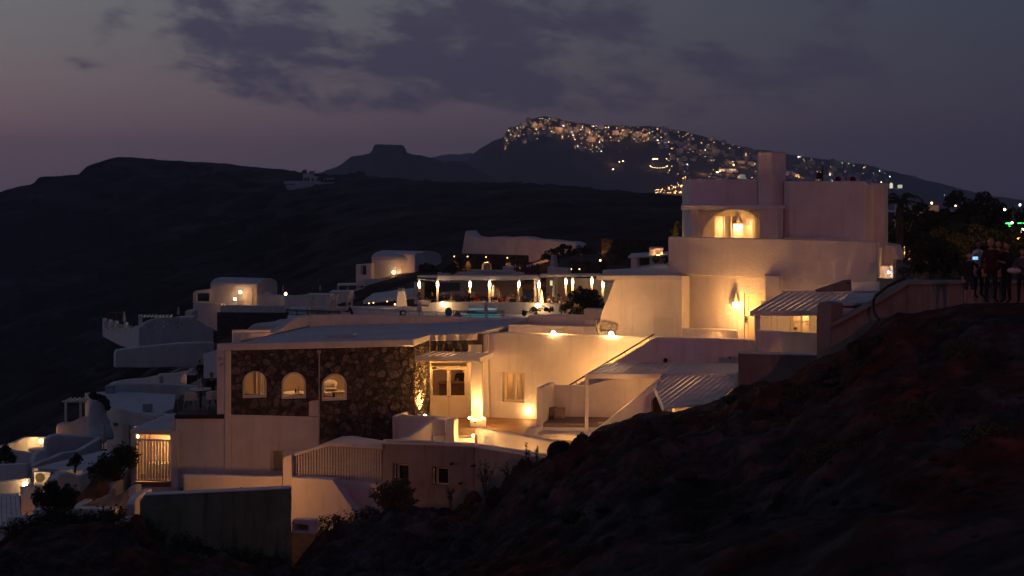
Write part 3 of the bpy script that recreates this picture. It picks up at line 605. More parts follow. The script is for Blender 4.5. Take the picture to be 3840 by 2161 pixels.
def boards(parent, F0, F1, B0, B1, n, gap=.13, th=.035, mt=None, name='slat'):
    for i in range(n):
        a, b = i / n + gap / n / 2, (i + 1) / n - gap / n / 2
        p = [F0.lerp(F1, a), F0.lerp(F1, b), B0.lerp(B1, b), B0.lerp(B1, a)]; part(name, MB().extr(p, (0, 0, -th)), mt or M_WOODW, parent)
boards(aw, W(1556, 1336, 58.1), W(1800, 1341, 57.6), W(1612, 1317, 60.05), W(1851, 1322, 60.1), 10, .26)
col = thing('entrance_column', 'square white column lit from its foot beside the entrance door', 'column', (X(1784, 58.0), 58.0, ZF))
cx = X(1783, 57.75)
m = MB(); m.box((cx + .05, 58.0, (ZF + zat(1358, 57.8)) / 2), (.46, .5, zat(1358, 57.8) - ZF)); part('shaft', m, M_W2, col, bev=.03)
m = MB(); m.box((cx + .10, 57.95, ZF + .17), (.64, .62, .34)); part('base_block', m, M_W2, col, bev=.03)
for px_, py_, dd, dx in ((1761, 1569, 57.72, -.06), (1782, 1576, 57.5, 0), (1812, 1571, 57.72, .08)):
    p = Vector((X(px_, dd), dd, zat(py_, dd))); t = thing('uplight', {1761: 'small round uplight at the left of the column foot', 1782: 'small round uplight in front of the column foot', 1812: 'small round uplight at the right of the column foot'}[px_], 'lamp', p, 'uplights around the entrance column')
    m = MB(); m.lathe(p + Vector((0, 0, -.11)), [(.035, 0), (.05, .02), (.055, .09)], 10); part('housing', m, M_METAL, t); m = MB(); m.ball(p + Vector((0, 0, .01)), .055, 10, 6, sc=(1, 1, .7)); part('bulb', m, M_BULB, t)
    light('uplight_beam', p + Vector((dx * 1.2, -.05, .10)), 90, (1, .63, .24), .03, t, 70, p + Vector((dx * -1.0, .12, 1.6)), .9)
p = PS.w(*PS.uz(1569, 1556), .30); t = thing('uplight', 'ground uplight washing the stone return beside the entrance door', 'lamp', p)
m = MB(); m.lathe(p + Vector((0, 0, -.1)), [(.04, 0), (.06, .1)], 10); part('housing', m, M_METAL, t); m = MB(); m.ball(p, .045, 10, 6, sc=(1, 1, .6)); part('bulb', m, M_BULB2, t)
light('uplight_beam', p + Vector((0, 0, .08)), 620, (1, .63, .22), .03, t, 84, p + Vector((-.34, .13, 1.2)), .9)
m = MB(); q = PS.uz(1574, 1448); m.add([PS.w(q[0] + .2 * math.cos(a), q[1] + .19 * math.sin(a), .09) for a in [2 * math.pi * i / 16 for i in range(16)]] , [tuple(range(16))]); m.extr([PS.w(q[0] + .2 * math.cos(a), q[1] + .19 * math.sin(a), .05) for a in [2 * math.pi * i / 16 for i in range(16)]], PS.n * -.06)
solo('round_plaque', m, M_BLACK, 'dark oval plaque mounted on the lit stone return by the door', 'sign')
# inside the door: desk, planter
m = MB(); m.box((X(1712, 63), 63, ZF + .55), (1.5, .7, 1.1)); m.box((X(1712, 63), 62.95, ZF + 1.12), (1.6, .8, .05)); solo('reception_desk', m, M_BROWNW, 'dark reception desk seen through the right entrance door pane', 'desk', bev=.01)
# --- terrace and its walls
m = MB(); m.prism([(X(1560, 56.4), 56.4), (X(1702, 55.6), 55.6), (X(1780, 55.9), 55.9), (X(2200, 54.2), 54.2), (X(2700, 52), 52), (X(2830, 58), 58), (X(1810, 61), 61), (X(1560, 60.4), 60.4)], ZF - .5, ZF); struct('terrace_floor', m, M_FLOOR)
main_holes = [PW_.rect(1882, 1397, 1966, 1513)]
mw = thing('terrace_wall', 'tall white wall with a lit casement window behind the entrance terrace', 'wall', PW_.w(3, ZF))
part('wall', E(PW_, PW_.poly([(1832, 1250), (1900, 1249), (2456, 1267), (2840, 1275), (2840, 1700), (1832, 1700)]), .42, main_holes, px=False), M_W, mw, bev=BV)
wd_ = part('window', E(PW_, PW_.rect(1888, 1398, 1965, 1508), .06, [PW_.rect(1899, 1404, 1928, 1499), PW_.rect(1936, 1405, 1962, 1500)], off=-.14, px=False), M_CREAM, mw)
for a, b in ((1899, 1929), (1936, 1962)): part('pane', E(PW_, PW_.rect(a, 1404, b, 1500), .01, off=-.17, px=False), M_GLASS, wd_)
part('sill', E(PW_, PW_.rect(1882, 1508, 1967, 1514), .2, off=.02, px=False), M_W, wd_, bev=.01)
part('curtain', MB().extr([PW_.w(u, z, -.36) for u, z in PW_.rect(1913, 1400, 1928, 1506)], PW_.n * .05), M_CURT, wd_)
part('curtain', MB().extr([PW_.w(u, z, -.40) for u, z in PW_.rect(1938, 1400, 1950, 1506)], PW_.n * .05), M_CURT, wd_)
part('room_wall', E(PW_, PW_.rect(1840, 1360, 2010, 1560), .05, off=-1.4, px=False), M_CREAM, wd_)
light('room_light', PW_.w(PW_.uz(1900, 1440)[0], PW_.uz(1900, 1420)[1], -.9), 7, WARM, .1, mw)
def ball_lamp(px, py, d, r, label, mt=None, group=None, name='globe_lamp', plate=None):
    t = thing(name, label, 'lamp', W(px, py, d) - Vector((0, 0, r)), group); m = MB(); m.ball(W(px, py, d), r, 12, 8); part('globe', m, mt or M_BULB, t, True)
    m = MB(); m.lathe(W(px, py, d) - Vector((0, 0, r + .02)), [(r * .5, 0), (r * .5, .04)], 10); part('fitting', m, M_GREY, t); return t
g = ball_lamp(1979, 1545, 59.65, .085, 'glowing globe lamp low on the terrace wall beside the bench nook', M_BULB)
ball_lamp(2075, 1249, 59.4, .085, 'left glowing globe lamp on top of the terrace wall', M_BULB); light('globe_glow', W(2082, 1238, 59.6), 60, WARM, .08)
light('globe_glow', W(1979, 1536, 59.2), 5, (1, .60, .22), .08); light('awning_light', W(1716, 1372, 58.9), 32, (1, .60, .22), .1)
light('terrace_fill', W(1822, 1530, 57.4), 40, (1, .58, .2), .12); light('passage_light', W(1900, 1712, 52.9), 16, (1, .60, .24), .06); light('passage_light', W(2040, 1738, 51.4), 14, (1, .60, .24), .06)  # first light is an added terrace fill with no fitting of its own
ball_lamp(2292, 1253, 58.75, .095, 'right glowing globe lamp on the terrace wall at the feet of the donkey', M_BULB2)
# stair between the terrace wall and its outer parapet
st = thing('outer_stair', 'white outside stair rising behind its sloping parapet to the upper terrace', 'stairs', PST.w(2, ZF))
part('parapet', E(PST, [(2110, 1475), (2165, 1443), (2456, 1266), (2700, 1271), (2840, 1275), (2840, 1700), (2110, 1700)], .22), M_W, st, bev=BV)
m = MB(); a0 = PST.uz(2140, 1600)[0]; a1 = PST.uz(2470, 1300)[0]; nst = 16
for i in range(nst): u0 = a0 + (a1 - a0) * i / nst; u1 = a0 + (a1 - a0) * (i + 1) / nst; h = ZF + 3.2 * (i + 1) / nst; m.hexa([PST.w(u0, ZF - .3, -.24), PST.w(u1, ZF - .3, -.24), PST.w(u1, ZF - .3, -1.3), PST.w(u0, ZF - .3, -1.3), PST.w(u0, h, -.24), PST.w(u1, h, -.24), PST.w(u1, h, -1.3), PST.w(u0, h, -1.3)])
part('steps', m, M_W, st)
hr = thing('handrail', 'dark metal handrail climbing beside the white outside stair', 'handrail', PST.w(*PST.uz(2136, 1445)))
q = [PST.uz(2134, 1446), PST.uz(2452, 1254)]; m = MB(); m.tube([PST.w(*q[0], -.05), PST.w(*q[1], -.05)], .032, 8); part('rail', m, M_METAL, hr)
for px_, py_ in ((2158, 1432), (2342, 1321), (2433, 1266)):
    a = PST.uz(px_, py_); m = MB(); m.tube([PST.w(*a, -.05), PST.w(a[0] + .03, a[1] - .10, -.06), PST.w(a[0] + .06, a[1] - .24, -.08)], .016, 6); part('bracket', m, M_METAL, hr)
for i, px_ in enumerate((2180, 2245, 2310, 2375, 2435)):
    py_ = 1434 - (px_ - 2165) * .608; p = PST.w(*PST.uz(px_, py_ + 22), -.34); t = thing('stair_light', ('lowest', 'second lowest', 'middle', 'second highest', 'highest')[i] + ' light hidden behind the sloping stair parapet', 'lamp', p, 'lights set in the stair parapet'); m = MB(); m.box(p + PST.n * -.06, (.12, .05, .06)); part('fitting', m, M_GREY, t)
    light('stair_glow', p + PST.n * .12, 15, (1, .62, .22), .05, t)
m = MB(); m.ball(PST.w(*PST.uz(2497, 1350), .14), .09, 14, 10); solo('globe_lamp', m, M_BLACK, 'unlit black globe lamp on the stair parapet above the pergola', 'lamp', smooth=True)
m = MB(); a = PST.uz(2737, 1341); m.tube([PST.w(*a, -.05), PST.w(*a, .12)], .04, 8); solo('drain_spout', m, M_BLACK, 'short dark drain pipe sticking out of the stair parapet', 'pipe')
# low walls in front of the terrace
def rough(pts, amp):
    """hand-plastered outline: long edges get a few slightly uneven points"""
    out = []
    for i, a in enumerate(pts):
        b = pts[(i + 1) % len(pts)]; L_ = math.hypot(b[0] - a[0], b[1] - a[1]); k = int(L_ // 55); out.append(a)
        for j in range(1, k + 1):
            t = j / (k + 1); x, y = a[0] + (b[0] - a[0]) * t, a[1] + (b[1] - a[1]) * t; q = noise.noise(Vector((x * .021, y * .021, 4.2))); out.append((x + q * amp * (b[1] - a[1]) / L_, y - q * amp * (b[0] - a[0]) / L_))
    return out
def wall(label, pl, pts, th=.3, mt=None, holes=(), bev=.045, name='wall', cat='wall', off=0, group=None):
    pts = rough(pts, 3.0 if bev > .02 else 0)
    return solo(name, E(pl, pl.poly(pts), th, [pl.rect(*h) if len(h) == 4 else h for h in holes], off=off, px=False), mt or M_W, label, cat, group, bev=bev, seg=3)
wall('white low wall in front of the stone facade at the left of the entrance steps', Plane((1488, 56.9), (1683, 56.4)), [(1488, 1561), (1500, 1556), (1683, 1567), (1683, 1690), (1488, 1690)], .22)
wall('short white return wall joining the stone facade beside the entrance', Plane((1488, 56.9), (1532, 58.5)), [(1488, 1561), (1532, 1544), (1532, 1640), (1488, 1680)], .2)
PL2 = Plane((1437, 54.3), (1671, 55.35))
wall('curved white stair wall sweeping up to the pillar by the entrance steps', PL2, [(1437, 1657), (1500, 1649), (1530, 1640), (1556, 1620), (1590, 1596), (1620, 1580), (1640, 1575), (1672, 1575), (1672, 1700), (1437, 1700)], .28, bev=.08)
wall('white pillar ending the stair wall at the left of the entrance steps', Plane((1668, 55.1), (1704, 55.0)), [(1670, 1577), (1674, 1574), (1700, 1574), (1704, 1578), (1704, 1690), (1670, 1690)], .55, bev=.05)
wall('small white seat niche block inside the curved stair wall', Plane((1600, 55.0), (1674, 55.2)), [(1622, 1633), (1671, 1631), (1671, 1690), (1622, 1690)], .3)
es = thing('entrance_steps', 'two warm lit white steps up to the entrance terrace', 'steps', W(1740, 1690, 55.2))
for k, (y0, d0, d1) in enumerate(((1632, 55.5, 56.2), (1653, 54.8, 55.5))): m = MB(); z1 = ZF - .09 - .19 * k; m.prism([(X(1704, d0), d0), (X(1781, d0), d0), (X(1781, d1), d1), (X(1704, d1), d1)], z1 - .5, z1); part('step', m, M_W, es, bev=.02)
p = W(1775, 1634, 55.0); t = thing('step_light', 'tiny bright step light at the end of the curved terrace wall', 'lamp', p); m = MB(); m.ball(p, .045, 10, 6); part('bulb', m, M_BULB2, t); light('step_glow', p + Vector((-.1, -.06, .05)), 22, (1, .64, .24), .03, t)
PL3 = Plane((1779, 56.0), (2157, 51.6))
wall('long white wall running down from the steps along the front of the terrace', PL3, [(1778, 1612), (1784, 1605), (1796, 1604), (1850, 1614), (2000, 1641), (2157, 1672), (2240, 1690), (2240, 1800), (1779, 1720)], .26, bev=.08)
fb = thing('lower_annex', 'dim tan rendered annex wall with two small dark windows below the terrace', 'building', W(1600, 1920, 53))
PB1 = Plane((1437, 53.5), (1778, 52.6)); PB2 = Plane((1778, 52.6), (2090, 50.2))
hl = [PB1.rect(1475, 1741, 1530, 1806), PB1.rect(1622, 1753, 1679, 1822)]
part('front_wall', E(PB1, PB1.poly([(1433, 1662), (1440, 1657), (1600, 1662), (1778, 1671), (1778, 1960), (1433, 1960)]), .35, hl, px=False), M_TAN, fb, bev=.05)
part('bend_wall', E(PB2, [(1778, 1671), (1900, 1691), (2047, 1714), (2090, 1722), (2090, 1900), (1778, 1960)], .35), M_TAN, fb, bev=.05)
part('coping', MB().extr([W(1433, 1657, 53.45), W(1600, 1662, 53.05), W(1778, 1671, 52.55), W(1900, 1691, 51.6), W(2095, 1722, 50.1), W(2095, 1707, 51.1), W(1900, 1678, 52.5), W(1778, 1660, 53.4), W(1600, 1651, 53.95), W(1437, 1647, 54.3)], (0, 0, -.09)), M_W, fb, bev=.04)
for h in ((1475, 1741, 1530, 1806), (1622, 1753, 1679, 1822)):
    w_ = part('window', E(PB1, PB1.rect(h[0] + 8, h[1] + 3, h[2], h[3]), .06, [PB1.rect(h[0] + 16, h[1] + 9, h[2] - 3, h[3] - 6)], off=-.22, px=False), M_CREAM, fb)
    part('pane', E(PB1, PB1.rect(h[0] + 15, h[1] + 8, h[2] - 2, h[3] - 5), .01, off=-.25, px=False), M_BLACK, w_)
    part('sill', E(PB1, PB1.rect(h[0] - 2, h[3] - 1, h[2] + 3, h[3] + 6), .3, off=.05, px=False), M_TAN, w_, bev=.02)
for px_, py_ in ((1695, 1738), (1779, 1746), (1728, 1812)):
    m = MB(); pl = PB1 if px_ < 1778 else PB2; a = pl.uz(px_, py_); m.tube([pl.w(a[0] + .02, a[1], -.05), pl.w(a[0], a[1], .18)], .045, 8); part('drain_spout', m, M_BLACK, fb)
# louvred fence and the ramp over it
lf = thing('louvred_fence', 'pale louvred fence of upright bars below the curved stair wall', 'fence', W(1260, 1800, 53.8)); PLf = Plane((1085, 53.9), (1435, 53.6))
top = lambda x: 1717 - (x - 1085) * (47 / 153) if x < 1238 else 1670 + (x - 1238) * (13 / 194)
bot = lambda x: 1786 + (x - 1094) * (26 / 341)
for i in range(34):
    x = 1090 + i * 10.2; a = PLf.uz(x, top(x)); b = PLf.uz(x, bot(x)); m = MB(); m.extr([PLf.w(b[0] - .025, b[1], 0), PLf.w(b[0] + .025, b[1], 0), PLf.w(a[0] + .025, a[1], 0), PLf.w(a[0] - .025, a[1], 0)], PLf.n * .09 + PLf.u * .03); part('bar', m, M_WOODW, lf)
part('bottom_rail', E(PLf, [(1090, 1786), (1435, 1811), (1435, 1820), (1090, 1795)], .14, off=.03), M_W, lf, bev=.02)
m = MB().extr([W(1065, 1716, 53.7), W(1080, 1708, 53.8), W(1238, 1662, 53.7), W(1436, 1676, 53.4), W(1440, 1652, 54.6), W(1330, 1634, 56.0), W(1285, 1635, 56.2), W(1200, 1666, 55.2)], (0, 0, -.12)); part('ramp_roof', m, M_ROOF, lf, bev=.03)
part('back_panel', E(PLf, [(1085, 1716), (1238, 1668), (1436, 1680), (1436, 1815), (1085, 1800)], .05, off=-.5), M_METAL, lf)
PLd = Plane((1092, 53.2), (1350, 52.4))
wall('warm lit white wall with a steep sloping edge below the louvred fence', PLd, [(1090, 1790), (1248, 1800), (1350, 1950), (1345, 2040), (1090, 2120)], .5, bev=.04)
wall('dim ribbed white wall under the louvred fence', Plane((1240, 53.6), (1440, 53.2)), [(1246, 1806), (1436, 1818), (1436, 1960), (1246, 1960)], .3, bev=.02)
for i in range(16): pass
wall('white pillar between the lit low wall and the louvred fence', Plane((1056, 53.7), (1094, 53.6)), [(1059, 1722), (1070, 1712), (1094, 1705), (1094, 2000), (1059, 2000)], .35)
wall('long low white wall glowing orange in front of the plaster base', Plane((686, 54.3), (1059, 54.0)), [(686, 1780), (1000, 1788), (1059, 1786), (1059, 1930), (686, 1930)], .24)
lv = thing('wall_hatch', 'small white louvred hatch door in the lit low wall', 'hatch', W(705, 1840, 54.2)); Ph = Plane((686, 54.25), (1059, 53.95))
part('panel', ER(Ph, 691, 1793, 712, 1845, .03), M_W, lv)
for k in range(6): part('louvre', ER(Ph, 693, 1797 + k * 8, 710, 1801 + k * 8, .03, .02), M_WOODW, lv)
PG = Plane((508, 47.2), (1094, 48.4))
gw = wall('big dark flare-tinted stained wall in the foreground with a pale coping', PG, [(524, 1884), (545, 1858), (700, 1851), (900, 1842), (1092, 1832), (1094, 2240), (524, 2240)], .34, M_GREEN, name='retaining_wall', bev=.03)
wall('pale coping on the big flare-tinted stained foreground wall', PG, [(545, 1860), (545, 1855), (700, 1848), (900, 1839), (1094, 1829), (1095, 1834), (900, 1844), (700, 1853)], .44, M_W, bev=.02, name='coping', cat='coping', off=.04)
wall('curved white end of the coping at the left of the flare-tinted stained wall', Plane((503, 47.6), (556, 50.5)), [(506, 1890), (512, 1874), (530, 1856), (548, 1842), (572, 1832), (574, 1842), (556, 1858), (544, 1872), (540, 1890), (540, 1930), (506, 1930)], .3, M_W, bev=.05)
wb = thing('planter_frame', 'square white block frame with a dark opening beside the flare-tinted stained wall', 'block', W(1135, 2005, 48.6)); Pp = Plane((1092, 48.5), (1182, 48.2))
part('frame', E(Pp, Pp.poly([(1094, 1949), (1176, 1950), (1180, 1960), (1178, 2005), (1094, 2004)]), .35, [Pp.rect(1104, 1968, 1155, 1993)], px=False), M_W, wb, bev=.04)
part('back', ER(Pp, 1098, 1955, 1170, 2000, .05, -.36), M_CONC, wb)
m = MB(); m.extr([W(1181, 2022, 48.3), W(1181, 2070, 47.6), W(1110, 2200, 45.6), W(1085, 2200, 45.8)], (0, 0, -.5)); solo('sloping_kerb', m, M_W2, 'pale sloping kerb running down beside the flare-tinted stained wall', 'kerb', bev=.03)
light('passage_glow', W(930, 1812, 51.2), 46, (1, .52, .20), .12)
ps = thing('passage_light', 'small lamp hidden behind the flare-tinted stained wall lighting the low white wall', 'lamp', W(905, 1846, 52.2)); m = MB(); m.lathe(W(905, 1846, 52.2), [(.05, 0), (.07, .14), (.02, .18)], 10); part('housing', m, M_METAL, ps)
# bench nook with its cushions
bn = thing('bench_nook', 'white walled bench nook with a long beige cushion at the right of the terrace', 'bench', W(2120, 1622, 55.6))
PN = Plane((2012, 55.7), (2206, 55.1)); PNb = Plane((2012, 57.4), (2300, 56.6))
part('end_wall', E(Plane((2012, 55.7), (2037, 55.62)), [(2012, 1454), (2036, 1453), (2036, 1625), (2011, 1622)], 1.7), M_W, bn, bev=.03)
part('back_wall', E(PNb, [(2040, 1443), (2060, 1445), (2206, 1447), (2480, 1370), (2480, 1640), (2040, 1640)], .22), M_W, bn, bev=.03)
part('base', E(PN, [(2036, 1602), (2300, 1607), (2300, 1640), (2036, 1625)], 1.6), M_W, bn, bev=.02)
zc = zat(1586, 55.6); m = MB(); m.extr([W(2036, 1586, 55.65), W(2330, 1590, 54.95), Vector((X(2330, 54.95) + .1, 57.0, zat(1590, 54.95))), Vector((X(2036, 55.65), 57.3, zc))], (0, 0, -.17)); part('seat_cushion', m, M_CLOTH, bn, bev=.05)
part('plinth', E(Plane((1958, 55.2), (2206, 54.3)), [(1958, 1636), (1978, 1606), (2012, 1606), (2012, 1627), (2206, 1632), (2206, 1720), (1958, 1720)], 1.2), M_W, bn, bev=.03)
def pillow(px, py, d, s, rz, rx, label):
    m = MB(); c = W(px, py, d); Mt = Matrix.Rotation(rz, 3, 'Z') @ Matrix.Rotation(rx, 3, 'X'); n = 8; vs = []
    for sgn in (-1, 1):
        for i in range(n + 1):
            for j in range(n + 1):
                u, v = i / n * 2 - 1, j / n * 2 - 1; k = (1 - u ** 4) * (1 - v ** 4); pin = 1 - .07 * (1 - u * u) * abs(v) - .0; pu = 1 - .09 * (1 - v * v); pv = 1 - .09 * (1 - u * u)
                vs.append(c + Mt @ Vector((u * s / 2 * pu, sgn * .10 * k ** .6, v * s / 2 * pv)))
    q = (n + 1) ** 2; fs = [(o + i * (n + 1) + j, o + i * (n + 1) + j + 1, o + (i + 1) * (n + 1) + j + 1, o + (i + 1) * (n + 1) + j) for o in (0, q) for i in range(n) for j in range(n)]
    m.add(vs, fs); solo('pillow', m, M_CLOTH, label, 'pillow', smooth=True)
pillow(2071, 1547, 56.6, .47, R(35), R(-12), 'rear beige pillow leaning in the corner of the bench nook')
pillow(2098, 1549, 56.2, .47, R(-6), R(-16), 'front square beige pillow on the bench cushion')
m = MB(); c = W(2258, 1596, 55.2)
for k in range(6): m.box(c + Vector((-.12 + .05 * k, 0, 0)), (.012, .03, .22))
m.box(c + Vector((0, 0, .11)), (.32, .03, .02)); m.box(c + Vector((0, 0, -.11)), (.32, .03, .02)); solo('slatted_tray', m, M_WOODW, 'small white slatted rack at the right end of the bench', 'rack')
light('plinth_glow', W(2120, 1652, 53.6), 16, (1, .62, .24), .05)
# front pergola over the bench and the sloping roof beside it
pg = thing('bench_pergola', 'white slatted pergola on one post over the bench nook', 'pergola', W(2200, 1632, 55))
m = MB(); a = W(2200, 1632, 54.9); m.box((X(2200, 54.9), 54.95, (zat(1632, 54.9) + zat(1405, 54.9)) / 2), (.13, .13, zat(1405, 54.9) - zat(1632, 54.9))); part('post', m, M_WOODW, pg, bev=.01)
part('front_beam', E(Plane((2197, 54.95), (2475, 54.6)), [(2197, 1402), (2474, 1402), (2472, 1420), (2197, 1420)], .12), M_WOODW, pg, bev=.01)
boards(pg, W(2199, 1401, 55.0), W(2497, 1400, 54.7), W(2268, 1363, 57.2), W(2560, 1359, 56.6), 11, .16)
light('nook_fill', W(2330, 1500, 54.4), 22, (1, .6, .3), .5, pg)  # added fill brightening the bench nook under the slats
part('roof_slab', plate([(2497, 1400, 54.7), (2770, 1399, 53.8), (2775, 1362, 55.9), (2560, 1359, 56.6)], .12), M_ROOF, pg, bev=.02)
part('roof_ridge', plate([(2497, 1398, 54.7), (2503, 1398, 54.7), (2562, 1357, 56.6), (2557, 1357, 56.6)], .06), M_WOODW, pg)
sr = thing('sloping_slat_roof', 'white slatted canopy roof sloping down towards the dark hillside', 'roof', W(2600, 1540, 52))
m = MB().extr([W(2492, 1540, 50.7) + Vector((0, .2, -1.3)), W(2678, 1518, 50.9) + Vector((0, .2, -1.3)), W(2747, 1400, 54.4) + Vector((0, 0, -1.3)), W(2487, 1402, 54.9) + Vector((0, 0, -1.3))], (0, 0, -.1)); part('gap_underlay', m, M_W, sr)  # white underlay added so the slat gaps look lit
F0, F1 = Vector((X(2492, 50.8) - 1.3, 50.8, zat(1537, 50.8))), W(2735, 1537, 50.8)
fr = [(2486, 1401, 55.0), (2747, 1398, 54.4), (2755, 1450, 52.6), (2678, 1516, 50.9), (2492, 1538, 50.7), (2459, 1457, 53.2)]
bp0, bdir = W(2486, 1401, 55.0), (W(2657, 1400, 54.6) - W(2492, 1522, 51.1)).normalized()
poly3 = [W(*p) for p in fr]; nrm = (poly3[1] - poly3[0]).cross(poly3[4] - poly3[0]).normalized(); 
if nrm.z < 0: nrm = -nrm
side = nrm.cross(bdir).normalized(); o0 = poly3[0]
p2 = [((p - o0).dot(side), (p - o0).dot(bdir)) for p in poly3]; lo_, hi_ = min(p[0] for p in p2), max(p[0] for p in p2); nb = 15
for i in range(nb):
    a, b = lo_ + (hi_ - lo_) * (i + .11) / nb, lo_ + (hi_ - lo_) * (i + .89) / nb; c = clip(clip(list(p2), (b, 0), (1, 0)), (a, 0), (-1, 0))
    if len(c) > 2: part('slat', MB().extr([o0 + side * u + bdir * v + nrm * .03 for u, v in c], (0, 0, -.05)), M_WOODW, sr)
for a, b in ((0, 5), (5, 4)): m = MB(); m.tube([poly3[a] + Vector((0, 0, -.05)), poly3[b] + Vector((0, 0, -.05))], .085, 4); part('edge_beam', m, M_WOODW, sr)
light('underlay_fill', W(2640, 1440, 53.4) + Vector((0, 0, -.75)), 30, (1, .6, .25), .1)  # lamp added above the underlay to brighten the slat gaps
PT = Plane((2204, 54.7), (2500, 53.6))
wall('triangular white stair flank beside the bench pergola', PT, [(2204, 1634), (2300, 1556), (2400, 1476), (2474, 1418), (2480, 1700), (2204, 1700)], .25)
ar = thing('arched_doorway', 'white arched doorway half hidden by the dark hillside', 'doorway', W(2440, 1560, 53.5)); Pa = Plane((2413, 53.4), (2500, 53.1))
part('surround', E(Pa, Pa.arch(2412, 1469, 2520, 1640, 14), .5, [Pa.arch(2440, 1487, 2496, 1640, 14)], px=False), M_W, ar, bev=.04)
part('door', E(Pa, Pa.arch(2438, 1485, 2498, 1640, 14), .06, off=-.35, px=False), M_BROWNW, ar)
# ================================================================== behind the terrace wall: donkey level
m = MB(); m.prism([(X(1830, 60.9), 60.9), (X(2560, 58.7), 58.7), (X(2860, 58.5), 58.5), (X(2860, 63), 63), (X(2200, 66), 66), (X(1900, 66), 66)], -6.9, -6.42); struct('upper_terrace_floor', m, M_W)
wall('low white parapet glowing gold behind the donkey', Plane((1906, 63.2), (2245, 62.6)), [(1906, 1218), (2100, 1222), (2250, 1224), (2250, 1300), (1906, 1300)], .25)
wall('sloping white roof edge wall behind the reception roof', Plane((1790, 61.2), (1908, 64.4)), [(1800, 1249), (1906, 1217), (1985, 1192), (1985, 1205), (1906, 1232), (1806, 1256)], .3)
wall('dim grey parapet behind the glowing low wall', Plane((1980, 66.5), (2195, 66)), [(1980, 1184), (1990, 1181), (2195, 1182), (2195, 1260), (1980, 1260)], .3)
wall('long dim white parapet at the back of the reception roof', Plane((1164, 65.2), (1985, 67.2)), [(1164, 1181), (1400, 1183), (1690, 1188), (1860, 1196), (1985, 1196), (1985, 1240), (1164, 1240)], .4)
wall('sloping white parapet at the left of the reception roof', Plane((902, 58.4), (1164, 65.0)), [(902, 1247), (1030, 1247), (1055, 1232), (1090, 1205), (1110, 1190), (1164, 1181), (1164, 1228), (902, 1290)], .35)
m = ER(Plane((2189, 64.6), (2262, 64.4)), 2189, 1161, 2262, 1196, .9); solo('marble_block', m, M_W2, 'pale glossy marble block above the grey parapet near the donkey', 'block', bev=.02)
wall('dim base wall under the marble block', Plane((2189, 64.7), (2262, 64.5)), [(2189, 1196), (2262, 1196), (2262, 1260), (2189, 1260)], .9)
wall('low shining white wall before the recessed house door', Plane((2506, 60.4), (2766, 59.6)), [(2506, 1234), (2512, 1231), (2640, 1233), (2764, 1238), (2764, 1300), (2506, 1300)], .25)
gp = thing('glass_screen', 'clear glass screen beside the donkey', 'screen', W(2500, 1262, 60.0)); Pgs = Plane((2446, 60.3), (2536, 60.0)); part('pane', ER(Pgs, 2446, 1192, 2530, 1264, .015), M_GLASS, gp)
for x in (2447, 2529): part('post', ER(Pgs, x - 1, 1191, x + 1.5, 1266, .04, .01), M_WOODW, gp)
# ================================================================== MAIN HOUSE on the right
mh = thing('white_house', 'tall white cubist house with an arched lit balcony and a square tower', 'building', W(2700, 1275, 61))
PU = Plane((2505, 61.8), (3289, 57.5)); PH = Plane((2505, 61.95), (3289, 57.65)); P1 = Plane((2243, 60.9), (2558, 60.2))
part('wedge_wall', E(P1, [(2310, 1034), (2558, 1034), (2558, 1300), (2208, 1300)], .4), M_W, mh, bev=.03)
z1 = zat(1033, 60.2)
part('lower_roof', MB().extr([W(2236, 1033, 60.9), W(2559, 1033, 60.15), Vector((X(2558, 60.15), 64, z1)), Vector((X(2558, 60.15) - .3, 70.5, z1)), Vector((X(2500, 70), 70.5, z1)), Vector((X(2366, 64.7), 64.9, z1))], (0, 0, -.20)), M_ROOF, mh, bev=.02)
dh = PH.rect(2790, 1102, 2866, 1275)
part('recess_wall', E(PH, PH.poly([(2540, 1030), (2880, 1030), (2880, 1300), (2540, 1300)]), .35, [dh], px=False), M_W, mh)
part('recess_return', E(Plane((2558, 60.3), (2586, 61.5)), [(2558, 1036), (2586, 1036), (2586, 1300), (2558, 1300)], .12), M_W, mh)
part('upper_parapet', E(PU, [(2505, 891), (2512, 888), (3000, 899), (3284, 906), (3289, 911), (3289, 1140), (2930, 1140), (2860, 1044), (2505, 1030)], .45), M_W, mh, bev=.04)
part('upper_terrace', MB().extr([W(2510, 1000, 61.9), W(3285, 1000, 57.6), W(3330, 1000, 66), W(2510, 1000, 70)], (0, 0, -.2)), M_ROOF, mh)
fr = part('side_door', E(PH, dh, .06, [PH.rect(2803, 1112, 2857, 1180), PH.rect(2803, 1192, 2857, 1264)], off=-.1, px=False), M_CREAM, mh, bev=.01)
part('door_panel', E(PH, PH.rect(2800, 1108, 2860, 1268), .03, off=-.13, px=False), M_CREAM, fr)
m = MB(); q = PH.uz(2797, 1198); m.extr([PH.w(q[0] - .03, q[1] - .14, .0), PH.w(q[0] + .03, q[1] - .14, .0), PH.w(q[0] + .03, q[1] + .14, .0), PH.w(q[0] - .03, q[1] + .14, .0)], PH.n * -.02); m.tube([PH.w(q[0], q[1], .01), PH.w(q[0], q[1], .06), PH.w(q[0] + .1, q[1], .06)], .014); part('handle', m, M_METAL, fr)
part('block_pillar', PR([(2868, 59.0), (2926, 58.8), (2926 - 8, 60.0), (2868, 60.0)], -7.2, zat(1021 + 12, 59.0)), M_W, mh, bev=.03)
